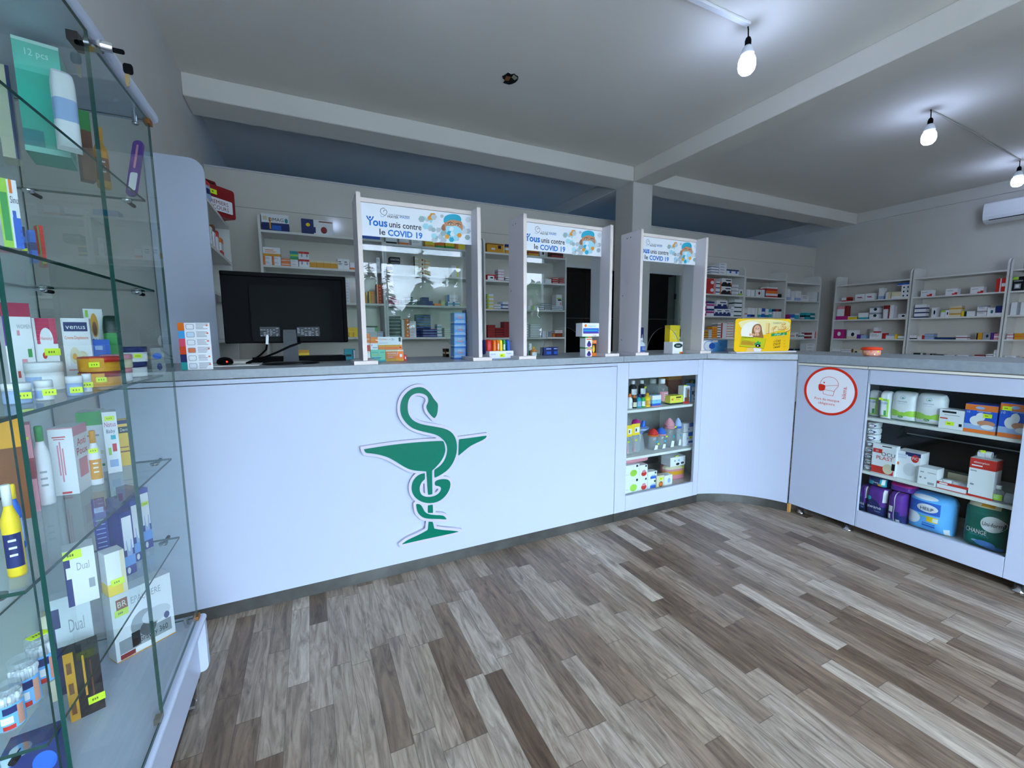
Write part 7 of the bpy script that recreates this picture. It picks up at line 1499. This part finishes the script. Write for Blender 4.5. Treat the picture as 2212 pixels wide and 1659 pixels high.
        if 'sticker' in lab: p = price_tag(t, 0, r, h_ + .0008, 1.2); p.rotation_euler = (-1.5708, 0, .5)
    if tg and kind != 'drum': price_tag(t, w_ * (tg[0] - .5) * .7, -.0035, h_ * tg[1], .8)
# yellow advertising display on the corner worktop
t = thing('advertising_display', 'yellow advertising display with a smiling woman and Arabic lettering on the corner worktop', 'advertising display', (2.7617, 2.0800, 1.1055), math.radians(-8.96))
W_, H_ = 0.5134, 0.2461
g = G(); g.prism(rrect(0, 0.008, W_, H_, .022), XZ(0), 0, -.004, mat('#f6c21c', .35)); g.build('board', t)
g = G(); g.box(-.02, -.05, 0, W_ + .02, .03, .008, mat('#eceaf2', .4), .002); g.build('base_plate', t)
g = G(); yy = -.0046
def Q(u, v): return (u * W_, v * H_)
def patch(P, c, k): flat(g, [Q(*p) for p in P], (0, yy - .0003 * k, 0), (1, 0, 0), (0, 0, 1), mat(CC.get(c, c), .4))
patch(chaikin([(.02, .98), (.98, .98), (.98, .7), (.7, .62), (.5, .5), (.3, .55), (.1, .7)], 2), '#f3e2a0', 0)
patch(oval(.3, .6, .2, .32), '#f6eedd', 1)
patch(chaikin([(.30, .45), (.29, .7), (.33, .82), (.40, .86), (.46, .80), (.48, .6), (.52, .42), (.46, .36)], 2), '#9a6a3e', 2)
patch(oval(.385, .685, .058, .125), '#e2ae8c', 3); patch(oval(.365, .71, .008, .012, 10), 'K', 4); patch(oval(.41, .71, .008, .012, 10), 'K', 4); patch([(.355, .635), (.385, .62), (.42, .635), (.385, .645)], 'W', 4); patch(oval(.387, .675, .007, .014, 8), '#cf9475', 4)
patch([(.36, .02), (.33, .2), (.45, .3), (.5, .18), (.47, .02)], '#e7e2f2', 2); patch([(.2, .02), (.22, .12), (.33, .16), (.36, .02)], '#e9c37a', 2)
for k in range(4): patch(oval(.27 + .045 * k, .53, .022, .04, 10), '#e2ae8c', 3)
BX = [(.08, .2), (.12, .49), (.555, .42), (.52, .12)]
patch([(a + .004, b - .012) for a, b in BX], '#6f6a10', 4); patch(BX, '#c9c41e', 5); patch([(.10, .24), (.125, .36), (.36, .32), (.34, .2)], '#c9962a', 6)
for k in range(4): patch([(.12, .27 + k * .035), (.33 - .02 * k, .235 + k * .035), (.33 - .02 * k, .243 + k * .035), (.12, .278 + k * .035)], '#7a6a14', 7)
patch(chaikin([(.34, .24), (.36, .3), (.39, .29), (.41, .37), (.43, .3), (.47, .31), (.46, .24), (.4, .2)], 1), '#3fa35a', 7); patch(chaikin([(.36, .18), (.38, .25), (.45, .24), (.47, .18), (.42, .15)], 1), 'K', 8); patch(oval(.41, .2, .015, .02, 10), 'W', 9)
def T(s, u, v, h, c, wd, al='c', k=6, fit=False, bold=.0): p = Q(u, v); g.text(s, (p[0], yy - .0003 * k, p[1]), (1, 0, 0), (0, 0, 1), h * H_, mat(CC.get(c, c), .4), al, wd * W_, fit, bold)
T('CHARBONEL Plus', .78, .85, .045, '#7a6a5a', .36); T('CHARBONEL Plus', .22, .43, .04, 'D', .24, 'c', 7)
AR = '\ufee2\ufed7\ufead'
for dx, dz, c, k in ((.012, -.016, '#c8641c', 5), (.006, -.008, '#e08a2a', 6), (0, 0, '#f3d48a', 7)):
    T(AR, .81 + dx, .69 + dz, .18, c, .36, 'c', k, True, .03); T('1', .56 + dx, .585 + dz, .28, c, .055, 'c', k, True, .05)
patch([(.645, .475), (.93, .52), (.93, .6), (.645, .555)], '#2f9a52', 6)
T('\ufeae\ufe8b\ufe8d\ufeb0\ufea0\ufedf\ufe8d \ufef2\ufed3', .79, .515, .07, 'W', .26, 'c', 8)
T('\ufede\ufedb\ufe8e\ufeb8\ufee3 \ufeaa\ufebf', .80, .42, .06, '#e0c45a', .28)
for k, s in enumerate(('\ufe95\ufe8d\ufeaf\ufe8e\ufed0\ufedf\ufe8d', '\ufea5\ufe8e\ufed4\ufe98\ufee7\ufef9\ufe8d', '\ufee5\ufeee\ufedf\ufeee\ufed8\ufedf\ufe8d')):
    T(s, .76, .315 - .088 * k, .065, '#4a3a20', .24); T('\u2713', .9, .315 - .088 * k, .05, '#4a3a20', .06)
g.build('print', t)
# patterned red ornament on the raised counter worktop
t = thing('candy_pot', 'small bright red and orange patterned pot on the raised counter', 'pot', (3.1, 1.398, 1.1055))
g = G(); g.lathe([(.035, 0), (.043, .01), (.045, .03), (.042, .038)], mat('#e8a090', .35), (0, 0, 0), 24); g.build('pot_body', t)
g = G(); g.lathe([(.052, .038), (.054, .046), (.045, .053), (.02, .056)], mat('#e2401c', .35), (0, 0, 0), 24); g.build('lid', t)
g = G(); random.seed(4)
for k in range(16):
    a = 2 * math.pi * k / 16; zz = .012 + .016 * (k % 2); rr = .0455; o = Vector((rr * math.cos(a), rr * math.sin(a), zz)); ux = Vector((-math.sin(a), math.cos(a), 0)) * .006
    g.face([o - ux, o - Vector((0, 0, .006)), o + ux, o + Vector((0, 0, .006))], mat(('#ffd23a', '#ff7a1c', '#fff0d0', '#d9f03a')[k % 4], .35))
g.build('pattern', t)
# packs on the left wall shelves
def lp(kind, des, y, w_, h_, zz, lab, d=.1, x=-.51, rz=90, nm='medicine_box', cat='medicine box'):
    if kind == 'box': return packet(des, (x, y, zz + .0007), w_, d, h_, math.radians(rz), lab, cat, None, nm)
    o = bag_mesh(des, w_, d, h_).build(nm, None, (x, y, zz + .0007), math.radians(rz)); return tag(o, lab, cat)
lp('bag', 'L tR mN', 3.30, .16, .15, 2.07, 'pale blue and red pack at the near end of the left wall top shelf', .09, -.53, 60, 'dressing_pack', 'pack')
t = thing('first_aid_kit', 'dark red first aid case with a white sign on the left wall top shelf', 'first aid kit', (-.52, 3.62, 2.071), math.radians(50))
g = G(); g.prism(rrect(-.15, 0, .15, .20, .02), XZ(0), 0, .12, mat('#8c1c20', .4)); g.build('case', t, bevel=.006)
g = G(); g.prism([(-.06, .2), (-.04, .235), (.04, .235), (.06, .2), (.045, .2), (.03, .222), (-.03, .222), (-.045, .2)], XZ(0), .04, .06, mat('#6f1418', .4)); g.build('handle', t)
g = G(); g.prism(rrect(-.10, .03, .12, .115, .008), XZ(0), -.0085, -.0075, cm('W')); g.text('PREMIERS', (.01, -.0092, .075), (1, 0, 0), (0, 0, 1), .026, cm('C'), 'c', .2); g.text('SECOURS', (.01, -.0092, .04), (1, 0, 0), (0, 0, 1), .026, cm('C'), 'c', .2); g.build('sign', t)
price_tag(t, -.02, -.0092, .15, 2.2)
for k, (des, y, w_, h_, lab) in enumerate((('E mG', 3.17, .09, .20, 'lime green bottle pack on the left wall second shelf'), ('W xH', 3.30, .05, .12, 'slim white box next to the lime green pack'), ('W tZ', 3.40, .06, .15, 'white box with a brown top on the left wall second shelf'), ('W tR', 3.52, .05, .14, 'white box with a red top on the left wall second shelf'), ('W tO bR', 3.66, .09, .12, 'white, orange and red box at the far end of the left wall second shelf'))):
    lp('box', des, y, w_, h_, 1.802, lab, .08)
for k in range(2): lp('box', 'W dK', 3.12 + .09 * k, .08, .07, 1.522, 'black-blotted white box on the left wall third shelf, ' + ('nearer the end panel', 'farther from the end panel')[k], .08)
lp('box', 'K lW', 3.12, .08, .045, 1.5925, 'small black and white box on top of two blotted ones', .07)
lp('box', 'I bA xH', 3.17, .14, .19, 1.222, 'cream notice box with an amber base on the left wall fourth shelf', .03)
# ------------------------------------------------------------------ street outside the shop front, seen only in reflections
g = G(); g.box(-30, -60, -0.2, 40, -2.4, -0.02, noisy('pavement', '#8f8f8a', '#a3a29c', .6, .9)); struct(g.build('ground_outside'))
def conifer(x, y, h, label):
    t = thing('conifer_tree', label, 'tree', (x, y, -.02), 0, 'conifers across the street'); random.seed(int(x * 10))
    g = G(); g.tube([(0, 0, 0), (0, 0, h * .5), (0, 0, h)], [h * .02, h * .014, .02], mat('#4a3a2c', .9), 8); g.build('trunk', t)
    g = G(); m = mat('#3c5a44', .9); m2 = mat('#527058', .9); N = int(h * 26)
    for k in range(N):
        f = (k / N); z = h * (.12 + .86 * f); L = h * .24 * (1 - f) ** .8 * random.uniform(.6, 1.15) + .15; a = random.uniform(0, 6.283); dr = L * random.uniform(.15, .4); wv = .16 * L + .08
        c, s = math.cos(a), math.sin(a)
        g.face([(0, 0, z), (c * L * .5 - s * wv, s * L * .5 + c * wv, z - dr * .3), (c * L, s * L, z - dr), (c * L * .5 + s * wv, s * L * .5 - c * wv, z - dr * .3)], m if k % 3 else m2)
    g.build('branches', t)
for k, (x, y, h) in enumerate(((3.3, -21, 5.6), (-1.2, -20, 5.2), (4.6, -23, 5.4), (6.1, -20, 6.2), (7.9, -21.5, 4.9), (-5, -21, 6), (15.5, -20, 5.5))):
    conifer(x, y, h, ('tall conifer behind the hedge, seen in the narrow glass strip of the first screen', 'conifer across the street toward the showcase wall', 'bushy conifer behind the hedge beside the tallest one', 'tallest conifer behind the hedge', 'low conifer in front of the pale building', 'conifer far along the street past the showcase wall', 'conifer farthest along the street past the pale building')[k])
random.seed(9)
t = thing('hedge', 'tall dense hedge along the far side of the street', 'hedge', (0, -14.5, -.02)); t['kind'] = 'stuff'
g = G(); m = [mat(c, .9) for c in ('#5d7a60', '#6f8a6c', '#4d6a52')]
for k in range(2600):
    x = random.uniform(-14, 20); z = random.uniform(0, 3.1 + .6 * math.sin(x * 1.3) + .4 * math.sin(x * 3.1)); y = random.uniform(-.8, .4); r = random.uniform(.18, .4); a = random.uniform(0, 6.28); b = random.uniform(-.6, .6)
    ux = Vector((math.cos(a), math.sin(a), b)) * r; uz = Vector((-math.sin(a) * b, .3, 1)) * r; o = Vector((x, y, z))
    g.face([o - ux, o - uz, o + ux, o + uz], m[k % 3])
g.build('foliage', t)
t = thing('building', 'pale flat-roofed building across the street', 'building', (12.0, -27, -.02))
g = G(); g.box(-3.5, -3, 0, 4, 2.5, 4.3, mat('#b9b5a6', .9)); g.build('walls', t)
g = G(); g.box(-3.7, -3.2, 4.3, 4.2, 2.7, 4.5, mat('#98958a', .9)); g.build('roof', t)
for x in (-2, .5, 2.8):
    g = G(); g.box(x - .6, 2.49, 2.2, x + .6, 2.53, 3.5, mat('#4a545c', .2)); g.build('window', t)
